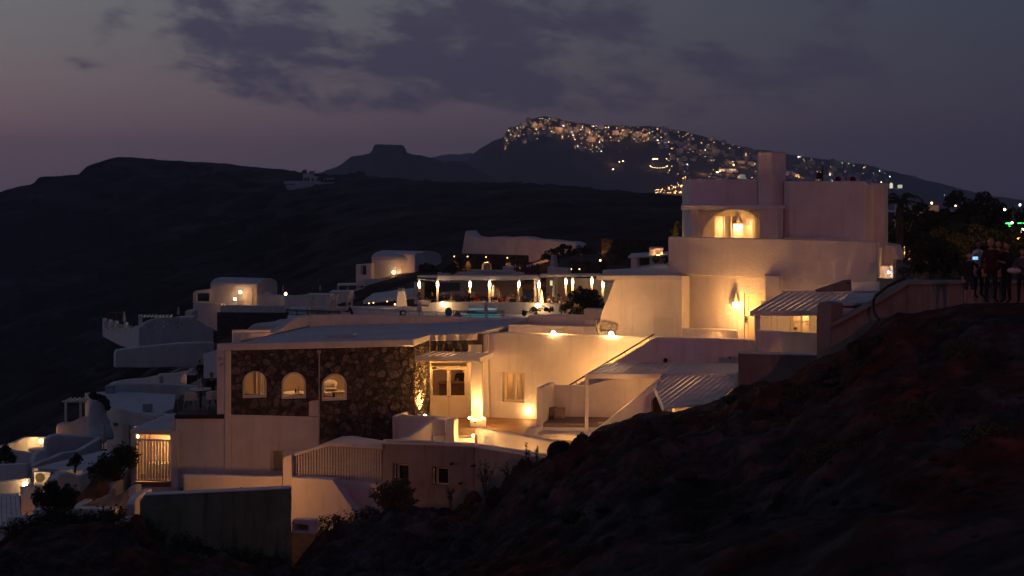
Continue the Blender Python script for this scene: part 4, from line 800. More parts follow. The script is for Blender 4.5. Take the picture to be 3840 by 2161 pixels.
# upper storey
zc = zat(768, 62.2)
part('upper_block', PR([(2588, 63.6), (2860, 63.6), (2860, 67), (2558, 66.6)], zat(775, 63.6), zat(673, 63.6)), M_W, mh, bev=.03)
part('upper_left_pier', PR([(2588, 63.6), (2632, 63.6), (2625, 66.6), (2558, 66.6)], -3.2, zat(775, 63.6) - .003), M_W, mh, bev=.03)
part('tower', PR([(2845, 62.9), (2895, 62.8), (2947, 63.3), (2940, 64.8), (2840, 64.8)], -1.0, zat(573, 62.9)), M_W, mh, bev=.03)
part('tower_cap', PR([(2844, 62.85), (2895, 62.75), (2948, 63.25), (2941, 64.85), (2839, 64.85)], zat(573, 62.9), zat(571, 62.9) + .01), M_W2, mh)
part('right_wing', PR([(2940, 62.9), (2960, 62.6), (3247, 61.6), (3247, 67), (2940, 67)], -3.2, zat(680, 62.2)), M_W, mh, bev=.03)
part('right_end', PR([(3247, 61.62), (3277, 62.6), (3312, 62.3), (3330, 63.6), (3330, 67), (3247, 67)], -4.2, zat(688, 62.2)), M_W, mh, bev=.02)
part('wing_kerb', E(Plane((2960, 62.1), (3180, 61.2)), [(2938, 889), (3186, 893), (3186, 903), (2938, 900)], .5), M_W, mh, bev=.02)
part('buttress', PR([(3289, 58.6), (3306, 59.6), (3310, 66), (3289, 66)], -6, -2.1), M_W, mh)
part('sloped_buttress', E(Plane((3306, 62.6), (3400, 62.2)), [(3300, 915), (3352, 924), (3396, 1048), (3396, 1100), (3300, 1100)], 2.5), M_W, mh, bev=.03)
Pc = Plane((2554, 62.25), (2942, 61.6))
part('canopy', MB().extr([W(2554, 769, 62.2), W(2917, 770, 61.7), W(2943, 769, 62.7), W(2940, 764, 63.7), W(2590, 764, 63.7), W(2556, 765, 65)], (0, 0, -.2)), M_W, mh, bev=.02)
part('porch_post', PR([(2588, 62.6), (2617, 62.5), (2616, 63.1), (2588, 63.1)], -3.2, zc - .21), M_W, mh, bev=.02)
part('porch_block', PR([(2848, 61.9), (2917, 61.75), (2938, 62.7), (2938, 63.5), (2848, 63.5)], -3.2, zc - .2), M_W, mh, bev=.03)
PA = Plane((2600, 63.62), (2860, 63.2))
arch = [PA.uz(2753 + 122 * math.cos(a), 905 - 121 * math.sin(a)) for a in [math.pi * i / 24 for i in range(25)]] + [PA.uz(2631, 950), PA.uz(2875, 950)]
arch = [PA.uz(2875, 950)] + arch[:25] + [PA.uz(2631, 950)]
part('arch_wall', E(PA, PA.poly([(2600, 760), (2900, 760), (2900, 960), (2600, 960)]), .45, [arch], px=False), M_W, mh)
PB = Plane((2600, 64.7), (2900, 64.3)); ws = [PB.rect(2676, 806, 2749, 930), PB.rect(2788, 817, 2860, 930)]
part('balcony_wall', E(PB, PB.poly([(2590, 780), (2900, 780), (2900, 960), (2590, 960)]), .25, ws, px=False), M_W, mh)
for k, r in enumerate(((2676, 806, 2749, 930), (2788, 817, 2860, 930))):
    h = PB.rect(*r); mid = (r[0] + r[2]) / 2
    fr = part('balcony_door', E(PB, h, .08, [PB.rect(r[0] + 5, r[1] + 7, mid - 2, r[3] - 2), PB.rect(mid + 3, r[1] + 7, r[2] - 5, r[3] - 2)], off=-.05, px=False), M_CREAM, mh)
    part('pane', E(PB, PB.rect(r[0] + 4, r[1] + 6, r[2] - 4, r[3]), .01, off=-.1, px=False), M_GLASS, fr)
    part('curtain', E(PB, PB.rect(mid + 6, r[1] + 4, r[2] - 7, r[3]), .08, off=-.35, px=False), M_CURT, fr)
    if k: part('picture', E(PB, PB.rect(2802, 822, 2818, 848), .03, off=-1.40, px=False), M_GREY, fr)
part('bedroom_wall', E(PB, PB.rect(2620, 770, 2900, 960), .05, off=-1.5, px=False), M_CREAM, mh)
light('bedroom_light', W(2720, 850, 65.6), 20, (1, .66, .36), .15, mh); light('bedroom_light', W(2830, 850, 65.4), 16, (1, .66, .36), .15, mh)
def cone_lamp(px, py0, py1, py2, d, label, half, watts):
    """conical plaster shade: tip at py0, rim at py1, light below it to py2"""
    p = W(px, py1, d); h = zat(py0, d) - p.z; t = thing('cone_lamp', label, 'lamp', W(px, py2, d)); r = half * d / F
    m = MB(); m.lathe(p, [(r, 0), (r * .55, h * .45), (r * .12, h * .93), (.004, h), (.003, h - .01), (r * .5, h * .42), (r * .93, .01)], 14); part('shade', m, M_W2, t)
    m = MB(); m.lathe(p, [(r * .8, -(p.z - zat(py2, d))), (r * .95, -.05), (r * .9, .03)], 14); part('glass', m, M_BULB1, t)
    light('lamp_glow', p + Vector((0, -.55, -.28)), watts, (1, .60, .22), .12, t); return t
cone_lamp(2760, 1097, 1134, 1153, 60.2, 'conical wall lamp glowing between the wedge wall and the side door', 14, 62)
light('recess_fill', W(2690, 1262, 59.9), 46, (1, .60, .22), .15)  # added fill hidden behind the low wall to spread the recess light
cone_lamp(2767, 806, 841, 866, 64.35, 'conical lamp glowing on the arched balcony between two doors', 17, 17)
# roof gear
m = MB(); c = W(2822, 652, 64.5)
for i in range(8):
    pass
prof = [(.001, .0), (.14, .02), (.24, .06), (.31, .12), (.32, .125), (.24, .07), (.001, .012)]
dish = MB(); dish.lathe((0, 0, 0), prof, 18); Rm = Matrix.Rotation(R(-62), 3, 'Y') @ Matrix.Rotation(R(25), 3, 'X')
m.add([c + Rm @ v for v in dish.v], dish.f); m.tube([c + Vector((.05, .1, -.05)), c + Vector((.08, .15, -.5))], .03); m.tube([c, c + Rm @ Vector((.1, 0, .3))], .012)
solo('satellite_dish', m, M_GREY, 'dark satellite dish on the roof left of the square tower', 'satellite dish', smooth=True)
m = MB(); a = W(3085, 690, 64)
m.tube([a, a + Vector((0, 0, .82))], .028); m.box(a + Vector((-.16, 0, .38)), (.26, .16, .3)); m.tube([a + Vector((-.1, 0, .55)), a + Vector((.04, 0, .6))], .015); m.tube([a + Vector((-.22, 0, .7)), a + Vector((-.02, 0, .62))], .01); solo('antenna_mast', m, M_BLACK, 'thin antenna mast with a box on the right wing roof', 'antenna')
def ac_unit(px, py, d, w, h, label, rz=0):
    t = thing('air_conditioner', label, 'air conditioner', W(px, py, d) - Vector((0, 0, h / 2))); c = W(px, py, d); m = MB(); m.box(c, (w, .32, h), rz); part('casing', m, M_GREY if rz == 0 and d < 100 else M_CONC, t, bev=.015)
    m = MB(); f = c + Matrix.Rotation(rz, 3, 'Z') @ Vector((-w * .14, -.17, 0)); m.lathe((0, 0, 0), [(h * .40, 0), (h * .42, .02), (h * .2, .03)], 16); q = Matrix.Rotation(rz, 3, 'Z') @ Matrix.Rotation(R(90), 3, 'X'); mm = MB(); mm.add([f + q @ v for v in m.v], m.f); part('fan_grille', mm, M_BLACK, t); return t
ac_unit(3144, 674, 64, .48, .34, 'left rooftop air conditioning unit on the right wing')
ac_unit(3200, 674, 64, .50, .32, 'right rooftop air conditioning unit on the right wing')
m = MB(); q = W(3256, 688, 61.3); m.tube([q + Vector((-.05, .2, .05)), q + Vector((0, 0, 0))], .02); m.tube([q, q + Vector((.06, -.12, -.05))], .045, 8); solo('security_camera', m, M_GREY, 'small security camera at the top right corner of the white house', 'camera')
wall('low warm lit wall at the right foot of the white house', Plane((3280, 59.4), (3362, 59.2)), [(3280, 996), (3338, 997), (3338, 1100), (3280, 1100)], .3)
wall('white gate pier at the right foot of the white house', Plane((3336, 59.0), (3362, 58.9)), [(3338, 996), (3361, 994), (3361, 1100), (3338, 1100)], .4)
m = MB(); q = W(3333, 1022, 58.85); t = thing('gate_light', 'small bluish white light on the gate pier at the house foot', 'lamp', q); m.ball(q, .05, 8, 6); part('bulb', m, emit('cool_bulb', (.75, .78, 1), 16), t)
light('gate_glow', W(3316, 1024, 58.7), 5, (1, .58, .2), .05, t); 
# right pergola: slatted lean-to in front of the house
rp = thing('lean_to_pergola', 'white slatted lean-to pergola with lit glass doors beneath it', 'pergola', W(2840, 1320, 55))
boards(rp, W(2814, 1166, 55.0), W(3077, 1166, 54.0), W(2938, 1095, 58.7), W(3190, 1095, 57.4), 10, .22, .025)
m = MB().extr([W(2845, 1300, 54.6), W(3075, 1300, 53.8), W(3085, 1300, 57.4), W(2860, 1300, 58.4)], (0, 0, -.1)); part('floor', m, M_W, rp)
part('front_beam', E(Plane((2812, 55.0), (3075, 54.0)), [(2812, 1167), (3075, 1167), (3075, 1185), (2812, 1185)], .14), M_WOODW, rp, bev=.01)
part('back_rail', MB().extr([W(2931, 1094, 58.9), W(3195, 1094, 57.5), W(3195, 1090, 57.7), W(2931, 1090, 59.1)], (0, 0, -.1)), M_WOODW, rp)
part('cross_rail', MB().extr([W(2867, 1134, 56.6), W(3125, 1134, 55.5), W(3126, 1132, 55.6), W(2868, 1132, 56.7)], (0, 0, -.05)), M_WOODW, rp)
m = MB(); m.box((X(2842, 54.9), 55.0, (zat(1184, 54.9) + zat(1330, 54.9)) / 2), (.20, .20, zat(1184, 54.9) - zat(1330, 54.9))); part('post', m, M_WOODW, rp, bev=.01)
PRw = Plane((2852, 58.6), (3075, 57.6)); hs = [PRw.rect(2962, 1170, 3040, 1290)]
part('back_wall', E(PRw, PRw.poly([(2852, 1130), (3090, 1130), (3090, 1320), (2852, 1320)]), .2, hs, px=False), M_W, rp)
gd = part('glazed_door', E(PRw, hs[0], .06, [PRw.rect(2974, 1186, 3000, 1204), PRw.rect(3006, 1186, 3032, 1204), PRw.rect(2974, 1211, 3000, 1260), PRw.rect(3006, 1211, 3032, 1260)], off=-.05, px=False), M_CREAM, rp)
part('pane', E(PRw, PRw.rect(2972, 1184, 3034, 1262), .01, off=-.08, px=False), M_GLASS, gd); part('room_wall', E(PRw, PRw.rect(2950, 1150, 3060, 1300), .05, off=-1.2, px=False), M_CREAM, gd)
m = MB(); q = PRw.uz(3034, 1216); m.tube([PRw.w(*q, -.03), PRw.w(*q, .06), PRw.w(q[0] - .12, q[1], .06)], .014); part('handle', m, M_METAL, gd)
m = MB(); q = PRw.uz(2981, 1233); m.box(PRw.w(*q, -.10), (.14, .03, .09)); part('notice', m, M_BLACK, gd)
for x in (2890, 2912): part('wall_trim', ER(PRw, x, 1186, x + 3, 1300, .03, .02), M_CREAM, rp)
light('door_room_light', PRw.w(PRw.uz(3000, 1200)[0], PRw.uz(3000, 1190)[1], -.75), 12, (1, .66, .32), .1, rp)
light('pergola_light', W(3040, 1210, 55.4), 20, (1, .62, .24), .06, rp); light('pergola_light', W(2905, 1210, 56.2), 18, (1, .62, .24), .06, rp)
wall('smooth white parapet under the lean-to pergola', Plane((2840, 54.4), (3064, 53.6)), [(2838, 1241), (3064, 1250), (3064, 1345), (2838, 1340)], .25, bev=.02)
PK = Plane((2767, 50.4), (3064, 49.6))
wall('dark unlit concrete wall rising from the hillside below the white parapet', PK, [(2767, 1327), (3064, 1334), (3064, 1500), (2767, 1520)], .4, M_CONC)
wall('thin pale coping strip on the dark concrete wall', PK, [(2766, 1322), (3064, 1330), (3064, 1336), (2766, 1328)], .46, M_W2, off=.03, name='coping', cat='coping', bev=.02)
wall('small white block at the end of the slatted canopy', Plane((2746, 52.2), (2770, 52)), [(2748, 1402), (2768, 1392), (2768, 1480), (2748, 1480)], .3)
wall('angular grey concrete pier at the start of the hillside boundary wall', Plane((3060, 46.2), (3120, 45.6)), [(3060, 1200), (3063, 1140), (3074, 1132), (3117, 1140), (3117, 1420), (3060, 1420)], .55, M_CONC)
# boundary wall stepping up along the path, lit by the street lamp
PBW = Plane((3112, 45.5), (3592, 42.6))
bwl = thing('boundary_wall', 'long rendered boundary wall stepping up along the dark path', 'wall', W(3350, 1200, 44))
part('lower_run', E(PBW, [(3112, 1218), (3118, 1216), (3292, 1124), (3400, 1066), (3400, 1300), (3112, 1440)], .35), M_CONC, bwl, bev=.03)
part('upper_run', E(PBW, [(3400, 1064), (3560, 1060), (3900, 1056), (3900, 1200), (3400, 1300)], .35), M_CONC, bwl, bev=.03)
part('coping', MB().extr([W(3112, 1222, 45.35), W(3122, 1206, 45.9), W(3290, 1116, 45.2), W(3398, 1050, 44.4), W(3402, 1062, 43.6), W(3295, 1126, 44.2)], (0, 0, -.10)), M_CONC, bwl, bev=.03)
part('top_coping', MB().extr([W(3398, 1060, 43.65), W(3620, 1056, 42.2), W(3900, 1054, 40.7), W(3900, 1049, 41.3), W(3620, 1049, 42.9), W(3398, 1049, 44.5)], (0, 0, -.09)), M_CONC, bwl, bev=.03)
part('channel_edge', MB().extr([W(3275, 1122, 45.0), W(3292, 1110, 45.5), W(3396, 1050, 44.6), W(3376, 1054, 45.2), W(3290, 1096, 46.4)], (0, 0, -.25)), M_CONC, bwl, bev=.05)
part('roof_slab', MB().extr([W(3190, 1094, 56), W(3345, 1092, 53.5), W(3290, 1128, 50), W(3150, 1134, 52), W(3150, 1132, 53)], (0, 0, -.15)), M_ROOF, bwl)
part('side_wall', E(Plane((3192, 55.5), (3345, 53)), [(3192, 1057), (3390, 1057), (3345, 1094), (3192, 1094)], .3), M_W, bwl, bev=.03)
part('top_ledge', plate([(3290, 1043, 56.5), (3590, 1053, 43.5), (3590, 1057, 43.2), (3300, 1057, 53.0)], .3), M_CONC, bwl)
part('stepped_wall', E(Plane((3000, 53.5), (3194, 53.0)), [(3055, 1088), (3130, 1064), (3160, 1053), (3190, 1050), (3192, 1093), (3060, 1096)], .4), M_CONC, bwl, bev=.03)
m = MB(); q = W(3178, 1062, 52.8); m.tube([q, q + Vector((0, -.12, 0))], .045, 8); part('spout', m, M_BLACK, bwl)
# lower trough between pier and wall
tr = thing('water_channel', 'stepped pale concrete water channel beside the boundary wall', 'channel', W(3160, 1170, 48))
part('bed', MB().extr([W(3108, 1152, 46.5), W(3205, 1160, 46.2), W(3205, 1150, 48), W(3112, 1142, 48.5)], (0, 0, -.25)), M_W2, tr, bev=.02)
part('rim', MB().extr([W(3075, 1133, 46.3), W(3108, 1136, 46.4), W(3265, 1134, 47.5), W(3265, 1126, 48.5), W(3100, 1128, 48.6)], (0, 0, -.14)), M_W2, tr, bev=.03)
part('step', MB().extr([W(3108, 1178, 46.0), W(3200, 1176, 45.9), W(3205, 1164, 46.6), W(3110, 1164, 46.9)], (0, 0, -.2)), M_W2, tr, bev=.02)
m = MB(); pts = [(3282, 1112, 44.3), (3276, 1125, 44.0), (3274, 1150, 43.9), (3278, 1172, 43.7), (3290, 1195, 43.4), (3308, 1214, 43.0)]; m.tube([W(*p) for p in pts], .045, 8); m.tube([W(3395, 1052, 44.3) + Vector((0, 0, .08)), W(3330, 1085, 44.7) + Vector((0, 0, .1)), W(3282, 1112, 44.3)], .05, 8)
solo('hose', m, M_BLACK, 'thick dark hose hanging over the boundary wall to the ground', 'hose', smooth=True)
m = MB(); m.tube([W(3114, 1144, 46.2), W(3150, 1149, 46.2), W(3190, 1150, 46.4), W(3240, 1143, 46.8)], .02, 6); solo('thin_pipe', m, M_BLACK, 'thin dark pipe lying along the pale water channel', 'pipe', smooth=True)
# ------------------------------------------------------------------ the street lamp up the path behind the viewer whose light and shadows the photograph shows
sl = thing('street_lamp', 'tall orange street lamp on the path behind the viewpoint', 'lamp', (5.4, -52, -1)); m = MB(); m.tube([(5.4, -52, -1), (5.4, -52, 9.2)], [.12, .07], 8); m.tube([(5.4, -52, 9.2), (5.1, -51.2, 9.6)], .05, 6); part('pole', m, M_METAL, sl)
m = MB(); m.lathe((5.1, -51.1, 9.6), [(.25, 0), (.2, .12), (.05, .2)], 10); part('lantern', m, M_METAL, sl); light('sodium_light', (5.1, -51.1, 9.45), 11500, (1, .31, .38), .25, sl, 36, (5.1 + .095 * 111, 60, -1), 1.0)
# donkey: white statue standing on the upper terrace
def skin_mesh(nodes, edges, sub=2):
    """nodes: {key: (pos, radius)} grown into one continuous body"""
    me = bpy.data.meshes.new('tmp'); keys = list(nodes); ix = {k: i for i, k in enumerate(keys)}
    me.from_pydata([nodes[k][0] for k in keys], [(ix[a], ix[b]) for a, b in edges], []); o = bpy.data.objects.new('tmp', me); COL.objects.link(o)
    o.modifiers.new('s', 'SKIN'); sk = me.skin_vertices[0].data
    for k in keys:
        r = nodes[k][1]; sk[ix[k]].radius = (r, r) if not isinstance(r, tuple) else r
    sk[0].use_root = True
    sm = o.modifiers.new('u', 'SUBSURF'); sm.levels = sub; sm.render_levels = sub
    dg = bpy.context.evaluated_depsgraph_get(); em = bpy.data.meshes.new_from_object(o.evaluated_get(dg)); bpy.data.objects.remove(o)
    mb = MB(); mb.v = [v.co.copy() for v in em.vertices]; mb.f = [tuple(p.vertices) for p in em.polygons]; mb.m = [0] * len(mb.f); bpy.data.meshes.remove(em); return mb
dn = {'hip': ((.42, 0, .98), .26), 'bel': ((.05, 0, .93), .31), 'che': ((-.32, 0, .95), .26), 'ne1': ((-.50, -.05, 1.06), .15), 'ne2': ((-.66, -.12, 1.04), .115), 'pol': ((-.72, -.26, 1.00), .115), 'fac': ((-.74, -.37, .80), .10), 'muz': ((-.75, -.43, .62), .072), 'nos': ((-.75, -.45, .56), .055),
      'rump': ((.56, 0, .92), .17), 'ta': ((.66, 0, .80), .03), 'tb': ((.70, 0, .50), .022)}
ed = [('hip', 'bel'), ('bel', 'che'), ('che', 'ne1'), ('ne1', 'ne2'), ('ne2', 'pol'), ('pol', 'fac'), ('fac', 'muz'), ('muz', 'nos'), ('hip', 'rump'), ('rump', 'ta'), ('ta', 'tb')]
for s, sx in ((1, 'l'), (-1, 'r')):
    y = .13 * s
    dn.update({'fs' + sx: ((-.36, y, .80), .11), 'fk' + sx: ((-.38 - .03 * s, y, .45), .05), 'fp' + sx: ((-.38 - .04 * s, y, .10), .035), 'ff' + sx: ((-.40 - .04 * s, y, .02), .048),
               'ht' + sx: ((.46, y, .74), .13), 'hk' + sx: ((.40 + .03 * s, y, .58), .08), 'hh' + sx: ((.54 + .03 * s, y, .40), .045), 'hp' + sx: ((.51 + .03 * s, y, .10), .035), 'hf' + sx: ((.49 + .03 * s, y, .02), .048), 'ea' + sx: ((-.70 + .08 * s, -.24, 1.11), .03), 'eb' + sx: ((-.69 + .14 * s, -.23, 1.24), .055), 'ec' + sx: ((-.69 + .19 * s, -.22, 1.38), .014)})
    ed += [('che', 'fs' + sx), ('fs' + sx, 'fk' + sx), ('fk' + sx, 'fp' + sx), ('fp' + sx, 'ff' + sx), ('hip', 'ht' + sx), ('ht' + sx, 'hk' + sx), ('hk' + sx, 'hh' + sx), ('hh' + sx, 'hp' + sx), ('hp' + sx, 'hf' + sx), ('pol', 'ea' + sx), ('ea' + sx, 'eb' + sx), ('eb' + sx, 'ec' + sx)]
db = skin_mesh(dn, ed, 2); c = W(2276, 1210, 60.6); c.z = zat(1210, 60.6); zb = zat(1206, 60.6) - 1.17 * .76; Mz = Matrix.Rotation(R(22), 3, 'Z')
db.v = [Mz @ (v * .76) + Vector((c.x, c.y, zb - .0)) for v in db.v]
solo('donkey_statue', db, noisy('weathered_statue', (.22, .20, .17), (.52, .49, .44), 7, .8, .8, 22, detail=8), 'white life-size donkey statue with lowered head on the upper terrace', 'statue', smooth=True)
light('statue_glow', W(2290, 1240, 58.9), 20, (1, .60, .24), .06)
# ================================================================== LOWER LEFT: terrace, balcony, ramp, small houses
FR = lambda a, b: Plane(a, b)
tt = thing('glass_terrace', 'small roof terrace with glass balustrade left of the stone building', 'terrace', W(750, 1560, 58)); zt = zat(1556, 57.1)
part('slab', MB().extr([W(655, 1556, 57.1), W(846, 1556, 57.1), Vector((X(846, 57.1) - .1, 63, zt)), Vector((X(655, 57.1), 64.5, zt))], (0, 0, -.16)), M_METAL, tt)
Pt = FR((655, 57.2), (846, 57.2)); pg_ = part('glass_panel', ER(Pt, 657, 1474, 750, 1556, .015), M_GLASS, tt); part('glass_panel', ER(Pt, 752, 1474, 844, 1556, .015), M_GLASS, tt)
part('glass_panel', MB().extr([W(656, 1474, 57.2), W(656, 1556, 57.2), Vector((X(655, 57.1), 62, zt)), Vector((X(655, 57.1), 62, zat(1474, 57.2)))], (.015, 0, 0)), M_GLASS, tt)
part('base_wall', E(FR((655, 57.25), (848, 57.25)), [(658, 1568), (846, 1568), (846, 1830), (655, 1830)], .4), M_W, tt, bev=.03)
part('side_base', E(FR((655, 57.3), (700, 64)), [(657, 1568), (700, 1560), (700, 1800), (657, 1830)], .2), M_W, tt)
m = MB(); m.tube([W(664, 1590, 57.0), W(664, 1800, 57.0)], .03, 6); part('drain_pipe', m, M_WOODW, tt)
slat_chair(716, 58.3, R(165), zt, 'pale tub chair at the left behind the terrace glass', M_CANVAS)
slat_chair(797, 58.6, R(200), zt, 'pale tub chair at the right behind the terrace glass', M_CANVAS)
round_table(752, 59.4, zt + .74, .45, 'dark round table between the terrace chairs', zt)
for k, (px_, lb) in enumerate(((744, 'thin glass bottle at the left of the terrace table'), (757, 'thin glass bottle at the right of the terrace table'))): m = MB(); m.lathe((X(px_, 59.3), 59.3, zt + .745), [(.035, 0), (.035, .14), (.012, .2), (.012, .27)], 8); solo('bottle', m, M_GREY, lb, 'bottle')
# slatted balcony
sb = thing('slatted_balcony', 'glowing balcony screened by upright white slats at the left building corner', 'balcony', W(575, 1810, 57)); Psb = FR((490, 57.4), (665, 57.0))
for i in range(13):
    x = 507 + i * 11.3; part('slat', ER(Psb, x, 1652, x + 5.2, 1803, .05), M_WOODW, sb)
part('top_rail', ER(Psb, 504, 1648, 648, 1654, .07, .02), M_WOODW, sb); part('bottom_rail', ER(Psb, 504, 1800, 646, 1805, .07, .02), M_WOODW, sb)
for a, b in ((492, 506), (642, 668)): part('post', ER(Psb, a, 1618, b, 1830, .2, .01), M_W, sb, bev=.02)
part('fascia', ER(Psb, 489, 1612, 646, 1630, .15, .03), M_W, sb, bev=.02)
part('roof', MB().extr([W(488, 1611, 57.3), W(645, 1611, 57.0), W(660, 1547, 62.5), W(610, 1560, 62.5)], (0, 0, -.14)), M_ROOF, sb, bev=.02)
part('floor', MB().extr([W(492, 1808, 57.4), W(665, 1808, 57.1), W(665, 1780, 60), W(500, 1780, 60)], (0, 0, -.2)), M_FLOOR, sb)
part('base', E(FR((488, 57.45), (668, 57.1)), [(490, 1808), (668, 1808), (668, 1950), (480, 1950)], .3), M_W, sb, bev=.03)
part('back_wall', E(FR((480, 60.2), (670, 59.8)), [(500, 1600), (670, 1600), (670, 1800), (500, 1800)], .2), M_W, sb)
part('side_wall', E(FR((500, 57.6), (520, 60.2)), [(500, 1630), (520, 1630), (520, 1800), (500, 1800)], .1), M_W, sb)
m = MB()
for x in (545, 560): m.box((X(x, 59.6), 59.6, zat(1715, 59.6)), (.06, .06, 1.9))
part('inner_door', m, M_BROWNW, sb); m = MB(); m.box((X(600, 59.2), 59.2, zat(1755, 59.2)), (1.0, .5, .45)); part('inner_bench', m, M_GREY, sb)
p = W(516, 1637, 57.9); m = MB(); m.ball(p, .055, 10, 6); part('lamp_bulb', m, M_BULB, sb); light('balcony_light', p + Vector((.25, .3, -.1)), 18, (1, .56, .24), .05, sb)
p = W(628, 1660, 59.2); light('balcony_light', p, 22, (1, .56, .22), .08, sb)
# ramp with hedge
Pr = FR((278, 52.5), (495, 58.5))
wall('orange lit white ramp wall climbing under the hedge', Pr, [(262, 1918), (300, 1898), (426, 1826), (494, 1735), (494, 1850), (420, 1880), (350, 1909), (262, 1960)], .3)
m = MB().extr([W(345, 1912, 51), W(430, 1912, 51.5), W(505, 1900, 53), W(500, 1822, 56), W(470, 1842, 56)], (0, 0, -.2)); struct('brown_path', m, M_FLOOR)
wall('blue-grey white wall before the big dark bush', FR((128, 50.5), (428, 50.2)), [(122, 1912), (300, 1908), (420, 1912), (427, 1918), (426, 1990), (122, 1990)], .5)
wall('low rounded white kerb left of the flare-tinted stained wall', FR((400, 48.8), (512, 48.6)), [(404, 1962), (440, 1952), (470, 1944), (482, 1936), (512, 1934), (512, 2010), (404, 2010)], .5)
wall('small white wall under the slatted balcony', FR((478, 54), (512, 53.9)), [(480, 1830), (497, 1822), (512, 1822), (512, 1912), (484, 1912)], .4)
def leaf_mass(mb, c, rad, n, size, rng, flatz=1.0, shell=.35, droop=0):
    for _ in range(n):
        while True:
            v = Vector((rng.uniform(-1, 1), rng.uniform(-1, 1), rng.uniform(-1, 1)))
            if v.length <= 1: break
        if v.length > 0: v = v.normalized() * (v.length ** shell)
        p = Vector(c) + Vector((v.x * rad[0], v.y * rad[1], v.z * rad[2])); s = size * rng.uniform(.6, 1.4)
        a = Vector((rng.gauss(0, 1), rng.gauss(0, 1), rng.gauss(0, 1))).normalized(); b = a.orthogonal().normalized(); t = a.cross(b)
        mb.add([p - b * s * .5, p + t * s * .28, p + b * s * .6, p - t * s * .28], [(0, 1, 2, 3)])
def shrub(label, px, py, d, blobs, n, size, seed, mt=None, cat='bush', name='bush', stems=True):
    """blobs: (dx,dz,r) in metres about the base"""
    rng = random.Random(seed); b = W(px, py, d); t = thing(name, label, cat, b); m = MB(); tot = sum(r ** 2 for *_, r in blobs)
    for dx, dz, r in blobs:
        leaf_mass(m, b + Vector((dx, rng.uniform(-.3, .3) * r, dz)), (r * rng.uniform(.85, 1.1), r * .9, r * rng.uniform(.65, .95)), int(n * r * r / tot), size, rng, shell=.6)
        for _ in range(6):
            a = rng.uniform(0, 6.28); el = rng.uniform(.2, 1.2); q = b + Vector((dx + math.cos(a) * r * math.cos(el), math.sin(a) * r * .5, dz + r * math.sin(el))); leaf_mass(m, q, (r * .3, r * .3, r * .3), max(4, int(n * .02)), size, rng)
        for _ in range(11):
            a = rng.uniform(0, 6.28); el = rng.uniform(-.1, 1.45); k = rng.uniform(1.05, 1.5); c0 = b + Vector((dx, 0, dz)); c1 = c0 + Vector((math.cos(a) * r * math.cos(el), math.sin(a) * r * .7, r * math.sin(el))) * k
            m.tube([c0, c1], [.008, .003], 3)
            for s_ in (.7, .8, .9, 1.0): leaf_mass(m, c0.lerp(c1, s_), (size * .7,) * 3, 3, size, rng)
    part('foliage', m, mt or M_LEAF, t)
    if stems:
        m = MB()
        for dx, dz, r in blobs: m.tube([b + Vector((dx * .2, 0, -.1)), b + Vector((dx * .6, 0, dz * .5)), b + Vector((dx, 0, dz))], [.05, .035, .015], 5)
        part('stem', m, M_BARK, t)
    return t
shrub('clipped dark hedge bush along the ramp wall', 420, 1800, 57, [(-.5, .25, .42), (-.15, .45, .5), (.25, .7, .5), (.6, 1.0, .45), (.75, .75, .4), (.1, .2, .4)], 2400, .10, 1)
shrub('big round dark bush at the lower left corner', 212, 1935, 49.5, [(-.4, .5, .42), (0, .65, .5), (.35, .5, .42), (.05, .25, .4), (-.15, .9, .22)], 2000, .10, 2)
rngg = random.Random(9); m = MB(); b = W(345, 1878, 54.5)
for _ in range(900):
    o = Vector((rngg.uniform(-.62, .62), rngg.uniform(-.3, .3), 0)); o.z = .30 * (o.x / .62) + rngg.uniform(-.05, .1); h = rngg.uniform(.3, .6); w = Vector((rngg.gauss(0, .12), rngg.gauss(0, .12), h)); s = Vector((.008, 0, 0)); p = b + o; m.add([p - s, p + s, p + w], [(0, 1, 2)])
solo('dry_grass_clump', m, M_DRY, 'rust coloured dry grass clump between the hedge and the big bush', 'grass')
shrub('small leafy sapling on the dim flat roof near the hedge', 280, 1765, 62, [(0, .3, .2), (.1, .5, .14)], 90, .12, 3)
shrub('dark sprawling succulent at the far lower left edge', 20, 1738, 74, [(-.5, .2, .35), (0, .35, .35), (.25, .15, .3), (0, .6, .2)], 300, .16, 4)
# houses and curved walls stepping down to the left
def house(label, name='white_house', cat='building', loc=None): return thing(name, label, cat, loc)
wall('lit curved white wall carrying the small bright lamp at the far left', FR((-60, 96), (176, 99)), [(-60, 1700), (0, 1675), (60, 1658), (85, 1645), (102, 1640), (176, 1640), (176, 1720), (-60, 1780)], .4)
ball_lamp(154, 1655, 97.8, .10, 'bright small lamp on the lit curved wall at the far left', M_BULB2); light('far_left_glow', W(150, 1668, 96.5), 14, (1, .55, .25), .1)
bs = thing('stone_basin', 'shallow half-round white basin glowing under the far left lamp', 'basin', W(138, 1700, 94)); m = MB(); c = W(172, 1682, 95.5)
m.extr([c + Vector((1.15 * math.cos(a), .8 * math.sin(a), 0)) for a in [math.pi * (.5 + i / 12) for i in range(13)]] + [c + Vector((0, -.8, 0))], (0, 0, -.12)); part('bowl', m, M_W, bs)
wall('long rounded white wall at the left edge above the dark succulent', FR((-60, 80), (140, 79)), [(-60, 1695), (20, 1689), (90, 1697), (138, 1704), (138, 1830), (-60, 1830)], .35)
wall('bluish white wall with softly rounded corner below the streaked rock', FR((172, 88), (384, 90)), [(173, 1660), (176, 1645), (190, 1636), (220, 1630), (384, 1640), (384, 1760), (173, 1760)], .6, bev=.12)
